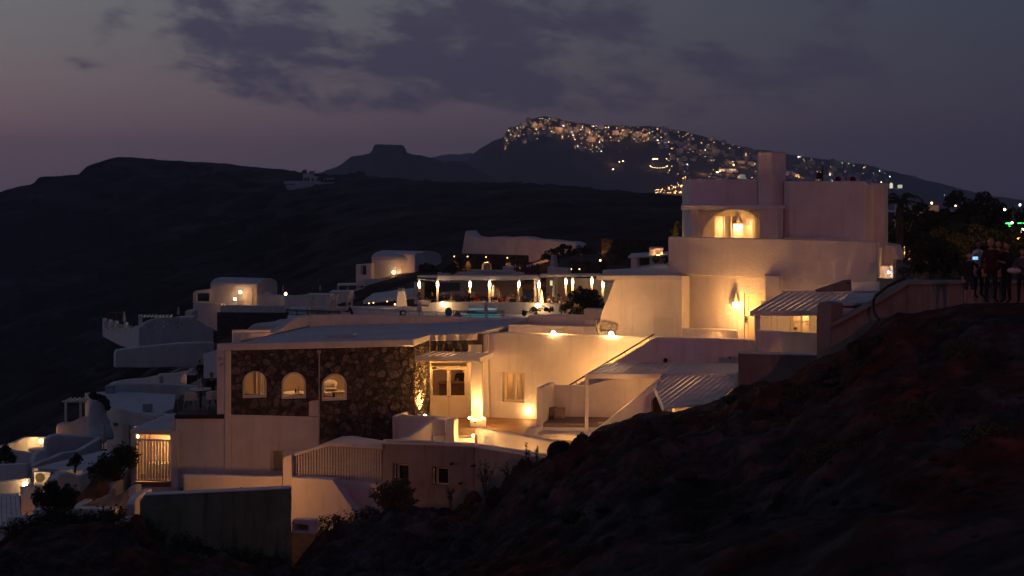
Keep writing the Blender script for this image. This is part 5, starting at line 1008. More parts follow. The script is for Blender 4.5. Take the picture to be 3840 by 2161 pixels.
wall('rounded white terrace wall in front of the white post pergola', FR((208, 97), (352, 97)), [(210, 1600), (214, 1590), (232, 1586), (262, 1586), (300, 1568), (320, 1562), (352, 1560), (352, 1660), (210, 1660)], .5, bev=.12)
wall('sloping white wall running down from the beige umbrella', FR((120, 76), (400, 87)), [(245, 1697), (300, 1690), (360, 1655), (384, 1640), (384, 1690), (300, 1730), (180, 1770), (120, 1775), (120, 1750)], .35, bev=.06)
wall('dim white wall holding the air conditioner at the lower left', FR((122, 66), (300, 67)), [(124, 1756), (300, 1768), (300, 1850), (124, 1850)], .3)
ac_unit(163, 1789, 65.6, .75, .52, 'white air conditioner box on the dim wall at the lower left', 0)
m = MB(); m.extr([W(124, 1756, 66), W(310, 1765, 66), W(490, 1700, 78), W(384, 1690, 84)], (0, 0, -.25)); solo('flat_roof', m, M_ROOF, 'dim bluish flat roof between the hedge and the umbrella', 'roof')
wall('white arched wall end beside the dim flat roof', FR((124, 78), (176, 78.5)), [(124, 1760), (126, 1728), (136, 1706), (150, 1692), (172, 1688), (172, 1760)], .6, bev=.06)
wall('sunken white rounded wall behind the big bush', FR((195, 59), (310, 60)), [(196, 1830), (205, 1800), (230, 1778), (262, 1772), (300, 1784), (310, 1850), (196, 1850)], .6, bev=.10)
wall('slanted white roof parapet beside the hedge', FR((270, 60), (370, 67)), [(270, 1800), (368, 1749), (372, 1765), (340, 1810), (310, 1850), (270, 1850)], .2)
wall('blue-lit white wall at the left border', FR((-60, 72), (102, 71)), [(-60, 1745), (40, 1742), (102, 1740), (102, 1800), (-60, 1815)], .3)
wall('warm lit white wall by the bright lamp at the left border', FR((-60, 66), (100, 65)), [(-60, 1812), (98, 1795), (98, 1860), (-60, 1860)], .3)
ball_lamp(94, 1817, 64.5, .09, 'bright white lamp between walls at the left border', M_BULB2); light('left_border_glow', W(80, 1830, 63.6), 8, (1, .6, .35), .08)
wall('white stepped wall beside the slatted roof at the left border', FR((70, 56), (130, 55.5)), [(72, 1828), (75, 1824), (130, 1826), (130, 1950), (82, 1950), (78, 1880)], .4)
sg = thing('slatted_roof', 'blue-grey slatted roof with glowing gaps at the lower left border', 'roof', W(30, 1980, 52))
boards(sg, W(-70, 1975, 51.5), W(84, 1972, 51.5), W(-60, 1852, 57), W(72, 1850, 57), 8, .10, .04)
light('roof_underglow', W(20, 1940, 54) + Vector((0, 0, -1.2)), 10, (1, .5, .25), .1)
wall('white block wall at the very lower left below the slatted roof', FR((24, 50.8), (126, 50.4)), [(25, 1945), (30, 1940), (126, 1940), (126, 2040), (25, 2040)], .4)
wall('orange lit wall strip at the very lower left corner', FR((-40, 51.8), (32, 51.6)), [(-40, 1990), (32, 1990), (32, 2060), (-40, 2060)], .2)
# white-post pergola
pp = thing('post_pergola', 'white post pergola on the roof edge at the far left', 'pergola', W(280, 1590, 96))
for x, y0, y1 in ((246, 1508, 1590), (302, 1508, 1568)): m = MB(); m.box((X(x, 96), 96, (zat(y0, 96) + zat(y1, 96)) / 2), (.13, .13, zat(y0, 96) - zat(y1, 96))); part('post', m, M_WOODW, pp)
part('beam', ER(FR((230, 95.9), (322, 95.9)), 232, 1504, 320, 1510, .14), M_WOODW, pp)
for k in range(5): a = 240 + k * 17; part('rafter', MB().extr([W(a, 1504, 95.6), W(a + 6, 1504, 95.6), W(a + 30, 1490, 99), W(a + 24, 1490, 99)], (0, 0, -.1)), M_WOODW, pp)
# flat-roofed house with the streaked rock
fh = thing('flat_roofed_house', 'low white house with a broad bluish flat roof left of the glass terrace', 'building', W(480, 1672, 92))
zr = -13.75
part('roof', flat(zr, [(402, 1527), (578, 1561), (650, 1532), (660, 1480), (430, 1466), (318, 1474)], .25), M_ROOF, fh)
part('front_wall', E(FR((402, 93.1), (604, 89.2)), [(400, 1522), (604, 1562), (604, 1700), (400, 1700)], .3), M_W, fh, bev=.04)
part('left_wall', E(FR((318, 98), (404, 93.2)), [(318, 1478), (404, 1524), (404, 1690), (318, 1690)], .3), M_W, fh, bev=.04)
part('door', E(FR((462, 91.8), (486, 91.3)), [(463, 1592), (486, 1596), (486, 1690), (463, 1690)], .1, off=.05), M_GREY, fh)
part('vent', E(FR((402, 93.0), (604, 89.1)), [(426, 1586), (438, 1587), (438, 1597), (426, 1597)], .1, off=.05), M_BLACK, fh)
m = MB(); q = W(549, 1545, 91); m.box(q + Vector((0, .3, .25)), (.55, .4, .45)); part('roof_vent', m, M_GREY, fh)
part('parapet', E(FR((421, 100.5), (740, 102)), [(422, 1452), (424, 1442), (436, 1436), (600, 1440), (740, 1447), (740, 1500), (422, 1490)], .5), M_W, fh, bev=.1)
part('parapet_end', E(FR((421, 100.4), (440, 104)), [(422, 1450), (426, 1438), (440, 1430), (440, 1485), (422, 1488)], .3), M_W, fh, bev=.05)
part('eave', E(FR((578, 89.0), (612, 88.6)), [(579, 1555), (600, 1552), (632, 1556), (632, 1570), (579, 1570)], .4), M_W, fh, bev=.04)
wall('long curved white parapet behind the flat-roofed house', FR((425, 112), (604, 110)), [(425, 1440), (432, 1430), (460, 1425), (540, 1418), (575, 1410), (598, 1410), (600, 1446), (425, 1450)], .5, bev=.1)
wall('white wall behind the dark chimney', FR((590, 114), (712, 112)), [(590, 1402), (640, 1402), (700, 1390), (712, 1392), (712, 1450), (590, 1450)], .5, bev=.1)
m = MB(); m.box((X(413, 100), 100, zat(1462, 100)), (.55, .5, .65)); solo('water_tank', m, M_GREY, 'small pale box tank at the end of the curved parapet', 'tank', bev=.02)
dcm = thing('stone_chimney', 'dark stone chimney topped with a white arched crown', 'chimney', W(720, 1446, 104)); m = MB(); m.box((X(720, 104), 104, zat(1425, 104)), (.62, .62, .95)); part('shaft', m, M_ROCK, dcm)
m = MB(); q = W(720, 1403, 104)
m.box(q, (.66, .66, .10)); m.tube([q + Vector((.25 * math.cos(a), 0, .06 + .34 * math.sin(a))) for a in [math.pi * i / 10 for i in range(11)]], .07, 6); m.tube([q + Vector((0, .25 * math.cos(a), .06 + .34 * math.sin(a))) for a in [math.pi * i / 10 for i in range(11)]], .07, 6); part('crown', m, M_W, dcm)
wall('small glowing white arch end beside the dark chimney', FR((676, 105.5), (706, 105)), [(678, 1430), (680, 1410), (690, 1400), (700, 1408), (704, 1422), (704, 1440), (678, 1440)], .5); light('arch_glow', W(697, 1412, 104.4), 2.5, (1, .5, .2), .05)
wall('white house wall rising behind the terrace diners', FR((760, 92), (812, 91)), [(762, 1328), (800, 1316), (812, 1312), (845, 1308), (845, 1420), (762, 1420)], .5)
rr = thing('streaked_rock', 'rock outcrop with dripping whitewash and a black top', 'rock', W(370, 1640, 91)); rng = random.Random(3)
m = MB(); prof = []
for i in range(14):
    t = i / 13; w = .86 - .50 * t + .08 * math.sin(t * 9); prof.append((w, t * 2.7))
c = W(368, 1645, 91); m.lathe(c, prof, 18, sx=1.05, sy=.7); m.v = [v + Vector((fbm(v, .9, 4) * .28, fbm(v + Vector((9, 0, 0)), .9, 4) * .25, 0)) for v in m.v]; part('whitewashed_body', m, M_W2, rr, True)
m = MB()
for dx, dz, r in ((-.28, 2.75, .28), (0, 2.68, .25), (.3, 2.55, .27), (.55, 2.3, .26), (.62, 2.0, .2), (-.25, 3.0, .2)):
    k = MB(); k.ball(c + Vector((dx, -.1, dz)), r, 9, 6); k.v = [v + Vector((fbm(v, 2.5, 3) * .1, 0, fbm(v + Vector((3, 3, 3)), 2.5, 3) * .1)) for v in k.v]; m.add(k.v, k.f)
part('bare_top', m, M_ROCK, rr)
def umbrella(px, y0, y1, d, label, mt=None, half=10):
    t = thing('closed_umbrella', label, 'umbrella', W(px, y1, d)); r = half * d / F; p = W(px, y1, d); H = zat(y0, d) - p.z; m = MB(); n = 14
    prof = [(.10, .26), (.85, .30), (1.0, .36), (.85, .58), (.55, .8), (.62, .84), (.34, .95), (.06, 1.0)]; vs = []
    for a_, z in prof: vs += [p + Vector((r * a_ * (1 + .14 * (j % 2)) * math.cos(6.2832 * j / n), r * a_ * (1 + .14 * (j % 2)) * math.sin(6.2832 * j / n), H * z)) for j in range(n)]
    m.add(vs, [(i * n + j, i * n + (j + 1) % n, (i + 1) * n + (j + 1) % n, (i + 1) * n + j) for i in range(len(prof) - 1) for j in range(n)]); part('canopy', m, mt or M_CANVAS, t)
    m = MB(); m.tube([p, p + Vector((0, 0, H * 1.02))], .03, 6); m.lathe(p, [(.22, 0), (.2, .06), (.05, .08)], 10); part('pole', m, M_METAL, t); return t
umbrella(389, 1588, 1690, 86, 'closed beige umbrella standing near the streaked rock', half=10)
# ================================================================== MIDDLE LEFT: terraces with the pierced wall
wall('long dim retaining wall below the pierced wall', FR((430, 128), (805, 132)), [(432, 1330), (436, 1314), (460, 1310), (520, 1302), (570, 1298), (620, 1292), (680, 1286), (805, 1284), (805, 1380), (432, 1380)], .8, bev=.12)
pw = thing('pierced_wall', 'bluish white wall with rows of small square piercings', 'wall', W(660, 1303, 156)); Ppw = FR((521, 155), (800, 160)); hp_ = []
for x, y in ((580, 1205), (592, 1211), (604, 1198), (613, 1206), (570, 1216), (556, 1224), (580, 1224), (597, 1218), (612, 1222), (626, 1212), (638, 1219), (655, 1210), (662, 1206), (680, 1212), (665, 1226), (698, 1220), (717, 1213), (735, 1222), (710, 1205)): hp_.append(Ppw.rect(x, y, x + 4.5, y + 7))
part('wall', E(Ppw, Ppw.poly([(521, 1230), (532, 1226), (545, 1210), (560, 1203), (600, 1192), (700, 1193), (728, 1198), (750, 1206), (775, 1222), (800, 1232), (800, 1330), (521, 1330)]), .5, hp_, px=False), M_W, pw)
part('side_wall', E(FR((385, 166), (522, 155.2)), [(384, 1238), (400, 1236), (505, 1226), (505, 1222), (521, 1222), (521, 1320), (448, 1296), (384, 1262)], .5), M_W, pw, bev=.05)
for k, x in enumerate((386, 408, 430, 466)): part('post', ER(FR((384, 166), (522, 155.1)), x, 1194 + k * 5, x + 7, 1240, .3, .05), M_W, pw)
for k, (a, b) in enumerate(((393, 407), (416, 429), (438, 465), (474, 498))): part('balustrade_panel', ER(FR((384, 166), (522, 155.1)), a, 1206 + k * 5, b, 1232 - k, .05), M_GREY, pw)
part('end_pier', PR([(519, 156), (534, 156), (534, 158), (519, 158)], zat(1330, 156), zat(1186, 156)), M_W, pw)
light('pierced_glow', W(716, 1214, 161.5), 60, (1, .5, .25), .2); light('pierced_glow', W(560, 1225, 158.5), 20, (.3, .8, .9), .2)
tp = thing('thatched_canopy', 'pale slatted canopy above the pierced wall', 'canopy', W(580, 1195, 162))
for k in range(9): a = 522 + k * 14; part('slat', MB().extr([W(a, 1187, 158), W(a + 8, 1187, 158), W(a + 14, 1180, 168), W(a + 6, 1180, 168)], (0, 0, -.12)), M_WOODW, tp)
m = MB()
for a, b in ((407, 1174), (437, 1174), (463, 1174)): m.box((X(a, 172), 172, (zat(1174, 172) + zat(1212, 172)) / 2), (.16, .16, zat(1174, 172) - zat(1212, 172)))
m.box((X(435, 172), 172, zat(1173, 172)), (2.0, .16, .16)); solo('timber_frame', m, M_BROWNW, 'bare timber frame on the terrace beside the pierced wall', 'frame')
umbrella(466, 1166, 1222, 165, 'closed umbrella on the terrace left of the pierced wall', half=5); umbrella(669, 1150, 1192, 185, 'closed pale umbrella behind the slatted canopy', half=5)
wall('white box house wall behind the canopy', FR((694, 190), (724, 190)), [(694, 1167), (723, 1167), (723, 1200), (694, 1200)], 3)
wall('dim white terrace edge behind the canopy', FR((653, 186), (724, 186)), [(653, 1191), (724, 1188), (724, 1215), (653, 1215)], 2)
# chapels with barrel roofs
def barrel_house(label, pl, x0, x1, yt, ye, yb, depth, door=None, gable_px=0, lamp=None):
    t = thing('barrel_roofed_house', label, 'building', pl.w(*pl.uz((x0 + x1) / 2, yb))); (u0, zb), (u1, _) = pl.uz(x0, yb), pl.uz(x1, yb); ze = pl.uz((x0 + x1) / 2, ye)[1]; ztp = pl.uz((x0 + x1) / 2, yt)[1]
    part('walls', MB().extr([pl.w(u0, zb), pl.w(u1, zb), pl.w(u1, zb, -depth), pl.w(u0, zb, -depth)], (0, 0, ze - zb)), M_W, t, bev=.06)
    n = 12; sec = [(-.06 + (depth + .06) * (1 - math.cos(math.pi * i / n)) / 2 , ze + .003 + (ztp - ze) * 1.02 * math.sin(math.pi * i / n) ** .8) for i in range(n + 1)]
    A = [pl.w(u0, z, -q) for q, z in sec]; m = MB(); m.extr(A, pl.u * (u1 - u0)); part('vault', m, M_ROOF, t, bev=.04)
    if door:
        dd = part('door', ER(pl, *door, .12, .06), M_GREY, t); part('door_frame', E(pl, pl.rect(door[0] - 2, door[1] - 2, door[2] + 2, door[3]), .1, [pl.rect(*door)], off=.1, px=False), M_W, t)
    return t
C1 = FR((780, 232), (980, 228)); c1 = barrel_house('barrel-roofed white house with two glowing lamps by its door at the left', C1, 789, 964, 1046, 1075, 1150, 6, (890, 1104, 912, 1148))
part('porch_wall', E(FR((722, 231), (792, 231)), FR((722, 231), (792, 231)).poly([(724, 1100), (730, 1092), (790, 1084), (790, 1230), (724, 1230)]), 1.0, [FR((722, 231), (792, 231)).rect(736, 1100, 785, 1132)], px=False), M_W, c1)
part('lower_wall', E(FR((724, 230), (830, 229)), [(724, 1134), (830, 1140), (830, 1250), (790, 1232), (724, 1200)], 3), M_W, c1)
part('terrace_parapet', E(FR((825, 222), (1066, 218)), [(826, 1150), (832, 1145), (1066, 1147), (1066, 1176), (826, 1176)], .4), M_W, c1, bev=.05)
part('drainpipe', ER(C1, 945, 1080, 948, 1142, .1, .1), M_WOODW, c1)
part('side_block', E(FR((962, 226), (1145, 222)), [(964, 1108), (1010, 1110), (1060, 1112), (1145, 1118), (1145, 1160), (964, 1160)], 3), M_W, c1, bev=.05)
ball_lamp(901, 1096, 228.2, .24, 'upper glowing lamp above the door of the left barrel-roofed house', M_BULB0, name='door_lamp'); ball_lamp(881, 1122, 228.4, .22, 'lower glowing lamp beside the door of the left barrel-roofed house', M_BULB0, name='door_lamp')
light('door_glow', W(889, 1108, 226.8), 34, (1, .5, .2), .2); light('door_glow', W(875, 1138, 226.8), 18, (1, .5, .2), .2)
ball_lamp(1071, 1103, 221, .2, 'tiny lamp on the wall right of the left barrel-roofed house', M_BULB0, name='door_lamp')
M_DRYW = noisy('dark_drystone', (.012, .011, .011), (.055, .048, .045), 1.6, .95, 1.0, 3, bdist=.2)
wall('dark drystone wall under the left barrel-roofed house', FR((810, 214), (1066, 210)), [(814, 1172), (1064, 1174), (1064, 1262), (814, 1262)], .6, M_DRYW, name='drystone_wall', bev=0)
bv = thing('small_vault', 'small bluish barrel vault beside the sloping white parapet', 'roof', W(980, 1247, 125)); m = MB(); Pv = FR((920, 126), (1035, 124))
for nm, pts in (('front', [(918, 1247), (925, 1232), (940, 1219), (960, 1213), (1060, 1213), (1060, 1260), (918, 1260)]),): part('vault', E(Pv, pts, 5), M_ROOF, bv, bev=.3)
part('rear_vault', E(FR((1020, 138), (1062, 137)), [(1022, 1215), (1028, 1204), (1040, 1199), (1070, 1198), (1070, 1230), (1022, 1230)], 4), M_ROOF, bv, bev=.2)
C2 = FR((1385, 228), (1600, 222)); c2 = barrel_house('barrel-roofed white house with one lamp by its tall door in the middle', C2, 1393, 1560, 944, 975, 1055, 7, (1485, 1003, 1506, 1050))
part('gable_wing', E(FR((1556, 222.5), (1600, 224)), [(1556, 956), (1566, 948), (1580, 950), (1590, 962), (1597, 980), (1598, 1060), (1556, 1060)], 6), M_W, c2, bev=.05)
PP2 = FR((1333, 227), (1396, 226)); part('porch', E(PP2, PP2.poly([(1335, 992), (1392, 988), (1392, 1085), (1335, 1085)]), 1.2, [PP2.rect(1349, 996, 1374, 1032)], px=False), M_W, c2)
part('upper_parapet', E(FR((1360, 220), (1560, 216)), [(1362, 1046), (1556, 1050), (1556, 1082), (1362, 1076)], .5), M_W, c2, bev=.06)
part('middle_parapet', E(FR((1300, 212), (1560, 208)), [(1302, 1098), (1340, 1080), (1556, 1082), (1556, 1120), (1302, 1125)], .5), M_W, c2, bev=.06)
part('terrace_plate', MB().extr([W(1302, 1112, 205), W(1555, 1075, 200), W(1555, 1130, 180), W(1310, 1130, 190)], (0, 0, -.5)), M_ROOF, c2)
part('side_wing', E(FR((1598, 232), (1704, 230)), [(1598, 1000), (1704, 996), (1704, 1040), (1598, 1040)], 4), M_W, c2, bev=.05)
ball_lamp(1476, 1022, 224.4, .24, 'glowing lamp beside the tall door of the middle barrel-roofed house', M_BULB0, name='door_lamp'); light('door_glow', W(1474, 1030, 222.9), 44, (1, .48, .18), .2)
lg = thing('loggia', 'small flat canopy on posts before the middle barrel-roofed house', 'canopy', W(1300, 1095, 222)); part('roof', plate([(1264, 1068, 224), (1338, 1066, 222), (1338, 1061, 228), (1268, 1062, 230)], .2), M_W, lg)
for x in (1268, 1304): m = MB(); m.box((X(x, 224), 224, zat(1082, 224)), (.3, .3, 1.1)); part('post', m, M_W, lg)
wall('dim white wall between the two barrel-roofed houses', FR((1066, 200), (1320, 192)), [(1066, 1112), (1150, 1104), (1305, 1100), (1320, 1104), (1320, 1170), (1066, 1170)], .6)
umbrella(1062, 1068, 1106, 214, 'left closed umbrella on the skyline of the middle terraces', half=4); umbrella(1201, 1068, 1098, 205, 'right closed umbrella on the skyline of the middle terraces', half=4)
m = MB(); m.box((X(1003, 224), 224, zat(1104, 224)), (.8, .8, .6)); solo('roof_box', m, M_W2, 'pale box on the flat roof beside the left barrel-roofed house', 'box')
# ================================================================== pool terrace
ptz = zat(1172, 112)
m = MB(); m.prism([(X(1075, 101), 101), (X(1240, 96), 96), (X(2150, 96), 96), (X(2150, 112), 112), (X(1600, 112), 112), (X(1480, 114), 114), (X(1090, 113), 113)], -9.6, -8.70); struct('pool_terrace', m, M_ROOF)
def cabana(x0, x1, y0, y1, d, dep, label):
    t = thing('curtained_cabana', label, 'cabana', W((x0 + x1) / 2, y1, d)); za, zb = zat(y0, d), zat(y1, d)
    for xx in (X(x0, d), X(x1, d)):
        for dd in (d, d + dep): m = MB(); m.box((xx, dd, (za + zb) / 2), (.10, .10, za - zb)); part('post', m, M_WOODW, t)
    m = MB()
    for dd in (d, d + dep): m.box(((X(x0, d) + X(x1, d)) / 2, dd, za), (X(x1, d) - X(x0, d) + .1, .1, .1))
    for xx in (X(x0, d), X(x1, d)): m.box((xx, d + dep / 2, za), (.1, dep, .1))
    part('top_frame', m, M_WOODW, t); m = MB(); m.box(((X(x0, d) + X(x1, d)) / 2, d + dep / 2, za + .08), (X(x1, d) - X(x0, d) + .2, dep + .2, .04)); part('roof_cloth', m, M_CURT, t)
    for xx in (X(x0, d) + .12, X(x1, d) - .12):
        for dd in (d - .02, d + dep):
            m = MB(); H = za - zb; m.lathe((xx, dd, zb), [(.10, 0), (.16, .05), (.14, H * .3), (.06, H * .42), (.14, H * .62), (.26, H * .96), (.26, H * .98)], 10, sx=1, sy=.5); part('curtain', m, M_CURT, t)
    m = MB(); m.box(((X(x0, d) + X(x1, d)) / 2, d + dep / 2, zb + .25), (X(x1, d) - X(x0, d) - .5, dep - .4, .3)); part('daybed', m, M_CANVAS, t)
    return t
cabana(1150, 1236, 1112, 1182, 105, 2.2, 'left white curtained cabana on the pool terrace'); cabana(1240, 1308, 1100, 1180, 107.5, 2.2, 'right white curtained cabana on the pool terrace')
def railing(label, pl, x0, x1, yt, yb, n, mt, posts):
    t = thing('terrace_railing', label, 'railing', pl.w(*pl.uz((x0 + x1) / 2, yb))); (u0, zt_), (u1, _) = pl.uz(x0, yt), pl.uz(x1, yt); zb_ = pl.uz((x0 + x1) / 2, yb)[1]
    h = zt_ - zb_
    for z, r in ((zt_, .035), (zt_ - h * .30, .018), (zb_ + h * .08, .025)): m = MB(); m.tube([pl.w(u0, z), pl.w(u1, z)], r, 5); part('rail', m, mt, t)
    for i in range(n + 1): u = u0 + (u1 - u0) * i / n; m = MB(); m.tube([pl.w(u, zb_ + h * .08), pl.w(u, zt_ - h * .30)], .013, 4); part('baluster', m, mt, t)
    m = MB()
    for i in range(n): u = u0 + (u1 - u0) * (i + .5) / n; r = h * .13; m.tube([pl.w(u + r * math.cos(a), zt_ - h * .15 + r * math.sin(a)) for a in [6.2832 * j / 8 for j in range(9)]], .012, 4, cap=False)
    part('ring_band', m, mt, t)
    for i in range(posts + 1): u = u0 + (u1 - u0) * i / posts; m = MB(); m.tube([pl.w(u, zb_ - .05), pl.w(u, zt_ + .05)], .04, 6); part('post', m, mt, t)
M_NAVY = noisy('navy_paint', (.012, .022, .05), (.02, .03, .07), 5, .5, .1); M_CREAMM = noisy('cream_metal', (.5, .47, .38), (.6, .56, .46), 5, .5, .1)
railing('navy blue ornamental railing at the left of the pool terrace', FR((1068, 100), (1278, 98)), 1074, 1274, 1161, 1184, 40, M_NAVY, 5)
railing('cream ornamental railing along the front of the pool', FR((1285, 108), (1700, 103)), 1288, 1690, 1154, 1182, 86, M_CREAMM, 8)
railing('thin dim railing in front of the turquoise pool', FR((1700, 100.5), (2000, 100.5)), 1700, 1890, 1166, 1186, 36, M_GREY, 3)
Ppool = FR((1735, 103), (1870, 102.6)); po = thing('pool', 'small glowing turquoise pool with a raised rounded wall', 'pool', W(1800, 1187, 101))
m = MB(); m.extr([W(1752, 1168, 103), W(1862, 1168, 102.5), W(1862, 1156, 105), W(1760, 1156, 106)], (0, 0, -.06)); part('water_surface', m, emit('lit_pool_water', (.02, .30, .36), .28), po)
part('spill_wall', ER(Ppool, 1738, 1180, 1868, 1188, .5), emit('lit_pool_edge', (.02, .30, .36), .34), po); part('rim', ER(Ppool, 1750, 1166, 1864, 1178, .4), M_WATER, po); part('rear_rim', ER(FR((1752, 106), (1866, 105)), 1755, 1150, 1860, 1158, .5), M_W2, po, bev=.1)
m = MB(); m.ball(W(1682, 1170, 102.5), .22, 14, 10, sc=(1.2, .6, 1.5)); solo('float_cushion', m, M_WATER, 'teal rounded lounge cushion by the pool flood lamp', 'cushion', smooth=True)
umbrella(1573, 1130, 1186, 103, 'closed beige umbrella at the left of the pool', half=9); umbrella(1822, 1135, 1194, 99, 'closed beige umbrella in front of the turquoise pool', half=8); umbrella(2105, 1134, 1184, 95, 'closed beige umbrella beside the round dark bush', half=9)
m = MB(); q = W(1512, 1182, 101); m.tube([q + Vector((.16 * math.cos(a), 0, .16 + .16 * math.sin(a))) for a in [6.2832 * j / 12 for j in range(13)]], .05, 6, cap=False); m.box(q + Vector((-.2, 0, .05)), (.1, .2, .5)); solo('lounger', m, M_BLACK, 'dark folded lounger silhouette on the long parapet', 'lounger')
m = MB(); m.lathe(W(1716, 1190, 101), [(.3, 0), (.22, .2), (.12, .42), (.03, .46)], 8); solo('folded_lounger', m, M_BROWNW, 'brown folded lounger near the pool', 'lounger')
cc = thing('belfry_chimney', 'tapered white chimney with two arched tops beside the pool terrace', 'chimney', W(1505, 1151, 112)); Pcc = FR((1484, 112), (1525, 112)); part('shaft', E(Pcc, [(1484, 1151), (1525, 1151), (1517, 1092), (1492, 1092)], .7), M_W, cc, bev=.05)
for x in (1498, 1511): m = MB(); q = Pcc.uz(x, 1092); m.tube([Pcc.w(q[0] + .10 * math.cos(a), q[1] + .20 * math.sin(a), -.3) for a in [math.pi * j / 8 for j in range(9)]], .045, 6); part('arch', m, M_W, cc)
gl = thing('glazed_lounge', 'low glazed lounge front glowing dimly under a sloping awning', 'building', W(1440, 1150, 122)); Pgl = FR((1335, 122), (1485, 119)); part('window_band', E(Pgl, [(1340, 1148), (1375, 1136), (1480, 1126), (1482, 1150), (1340, 1152)], .1), M_BLACK, gl)
part('awning', MB().extr([W(1362, 1127, 121), W(1552, 1108, 118), W(1552, 1080, 135), W(1400, 1100, 138)], (0, 0, -.3)), M_W, gl)
part('end_wall', E(FR((1552, 117), (1640, 116)), [(1553, 1060), (1580, 1060), (1580, 1140), (1553, 1140)], .5), M_W, gl)
for k, (x, y) in enumerate(((1384, 1138), (1400, 1136), (1452, 1131))): ball_lamp(x, y, 118.6, .05, ('left', 'middle', 'right')[k] + ' tiny lamp behind the glazed lounge front', M_BULBT, name='spot_lamp')
ball_lamp(1481, 1142, 118, .07, 'small lamp at the foot of the belfry chimney', M_BULBT); light('chimney_glow', W(1484, 1140, 110.6), 12, (1, .75, .45), .1)
# ================================================================== restaurant terrace
Pq = FR((1606, 108), (2110, 104.5)); rz = zat(1134, 108)
wall('long curved white pool wall under the restaurant diners', Pq, [(1604, 1150), (1612, 1136), (1650, 1132), (1800, 1133), (2000, 1136), (2110, 1140), (2110, 1230), (1604, 1220)], .35, bev=.05)
m = MB(); m.prism([(X(1600, 108.4), 108.4), (X(2120, 104.9), 104.9), (X(2300, 104), 104), (X(2330, 130), 130), (X(1560, 132), 132)], rz - 1.6, rz - .75); struct('restaurant_floor', m, M_FLOOR)
rzf = rz - .75
for px_, lb in ((1660, 'left flood lamp on the pool wall'), (2017, 'right flood lamp on the pool wall')): py_ = 1141 if px_ < 1800 else 1146; d = 107.4 if px_ < 1800 else 104.9; ball_lamp(px_, py_, d - .15, .17, lb, M_BULB0, name='flood_lamp'); light('flood_glow', W(px_, py_ + 4, d - .5), 9, (1, .72, .36), .15)
m = MB(); a = W(1575, 1150, 108); m.extr([a, a + Vector((.7, -.1, .0)), a + Vector((.75, -.1, -.5)), a + Vector((-2.5, -.2, -.5)), a + Vector((-2.6, -.2, -.2))], (0, .4, 0)); solo('ramp_wall', m, M_W, 'white ramp wall leading up to the restaurant terrace', 'wall')
rs = thing('restaurant_canopy', 'white flat restaurant canopy on slim lit columns', 'canopy', W(1800, 1134, 110))
Pr1 = FR((1636, 109), (2025, 106.2)); part('front_beam', E(Pr1, [(1638, 1036), (1640, 1034), (2022, 1034), (2023, 1048), (1900, 1051), (1640, 1051)], .3), M_W, rs, bev=.02)
part('roof_cloth', MB().extr([W(1640, 1036, 109), W(2022, 1034, 106.2), W(2015, 1030, 124), W(1660, 1031, 126)], (0, 0, -.12)), M_CURT, rs)
part('left_beam', E(FR((1562, 112), (1640, 109.2)), [(1564, 1034), (1638, 1034), (1638, 1044), (1564, 1040)], .25), M_W, rs); part('left_tie', MB().tube([W(1566, 1046, 112), W(1640, 1054, 109.2)], .05, 5), M_W, rs)
part('left_roof', MB().extr([W(1564, 1035, 112), W(1638, 1035, 109.2), W(1650, 1031, 122), W(1580, 1032, 124)], (0, 0, -.1)), M_CURT, rs)
part('right_beam', E(FR((2022, 109), (2262, 104)), [(2023, 1030), (2256, 1030), (2256, 1036), (2023, 1042)], .3), M_W, rs); part('right_roof', MB().extr([W(2023, 1031, 109), W(2258, 1031, 104), W(2250, 1025, 118), W(2030, 1026, 122)], (0, 0, -.12)), M_CURT, rs)
for i, y in enumerate((1032.5, 1032, 1031)): pass
def lit_column(px, d, y0, y1, label, r=.07, lamp=True, w=20):
    zt_, zb_ = zat(y0, d), zat(y1, d); t = thing('lit_column', label, 'column', (X(px, d), d, zb_)); m = MB(); m.box((X(px, d), d, (zt_ + zb_) / 2), (r * 2.2, r * 2.2, zt_ - zb_)); part('shaft', m, M_WOODW, t)
    if lamp: m = MB(); m.lathe((X(px, d), d - r * 1.1 - .08, zt_ - .60), [(.05, 0), (.085, .05), (.085, .30), (.05, .35)], 8); part('lamp', m, M_BULBC, t); light('column_glow', (X(px, d), d - .42, zt_ - .55), w, (1, .66, .30), .08, t, 150, (X(px, d), d, zb_ - 1), .8)
    return t
for px_, d, y1, lb in ((1573, 111.8, 1134, 'far left lit restaurant column under the small canopy'), (1641, 109.0, 1134, 'second lit restaurant column at the corner of the main canopy'), (1763, 112, 1134, 'third lit restaurant column left of the standing waiter'), (1836, 107.6, 1134, 'fourth lit restaurant column beside the standing waiter'), (1946, 111, 1134, 'fifth lit restaurant column behind the seated guests'), (2021, 106.3, 1134, 'lit restaurant column beside the flame heater')):
    lit_column(px_, d, 1047, y1, lb)
lit_column(2007, 106.6, 1047, 1134, 'plain white restaurant column left of the flame heater', .09, False); lit_column(2085, 106, 1036, 1140, 'plain white restaurant column right of the flame heater', .09, False)
for px_, d, y0, lb in ((2122, 118, 1038, 'far wall column lamp left of the round bush'), (2147, 116, 1040, 'far wall column lamp above the round bush'), (2219, 106, 1034, 'bright column above the right of the round bush'), (2261, 104, 1044, 'short lit column beside the wedge wall')): lit_column(px_, d, y0, 1110, lb, .08, True, 20)
light('diner_fill', W(1745, 1062, 112.5), 13, (1, .66, .34), .1, rs); light('diner_fill', W(1915, 1062, 111), 13, (1, .66, .34), .1, rs)  # fill lights added to brighten the diners, no fittings
wall('dim white back wall of the restaurant terrace', FR((1720, 126), (1950, 124)), [(1724, 1052), (1944, 1052), (1944, 1150), (1724, 1150)], .5)
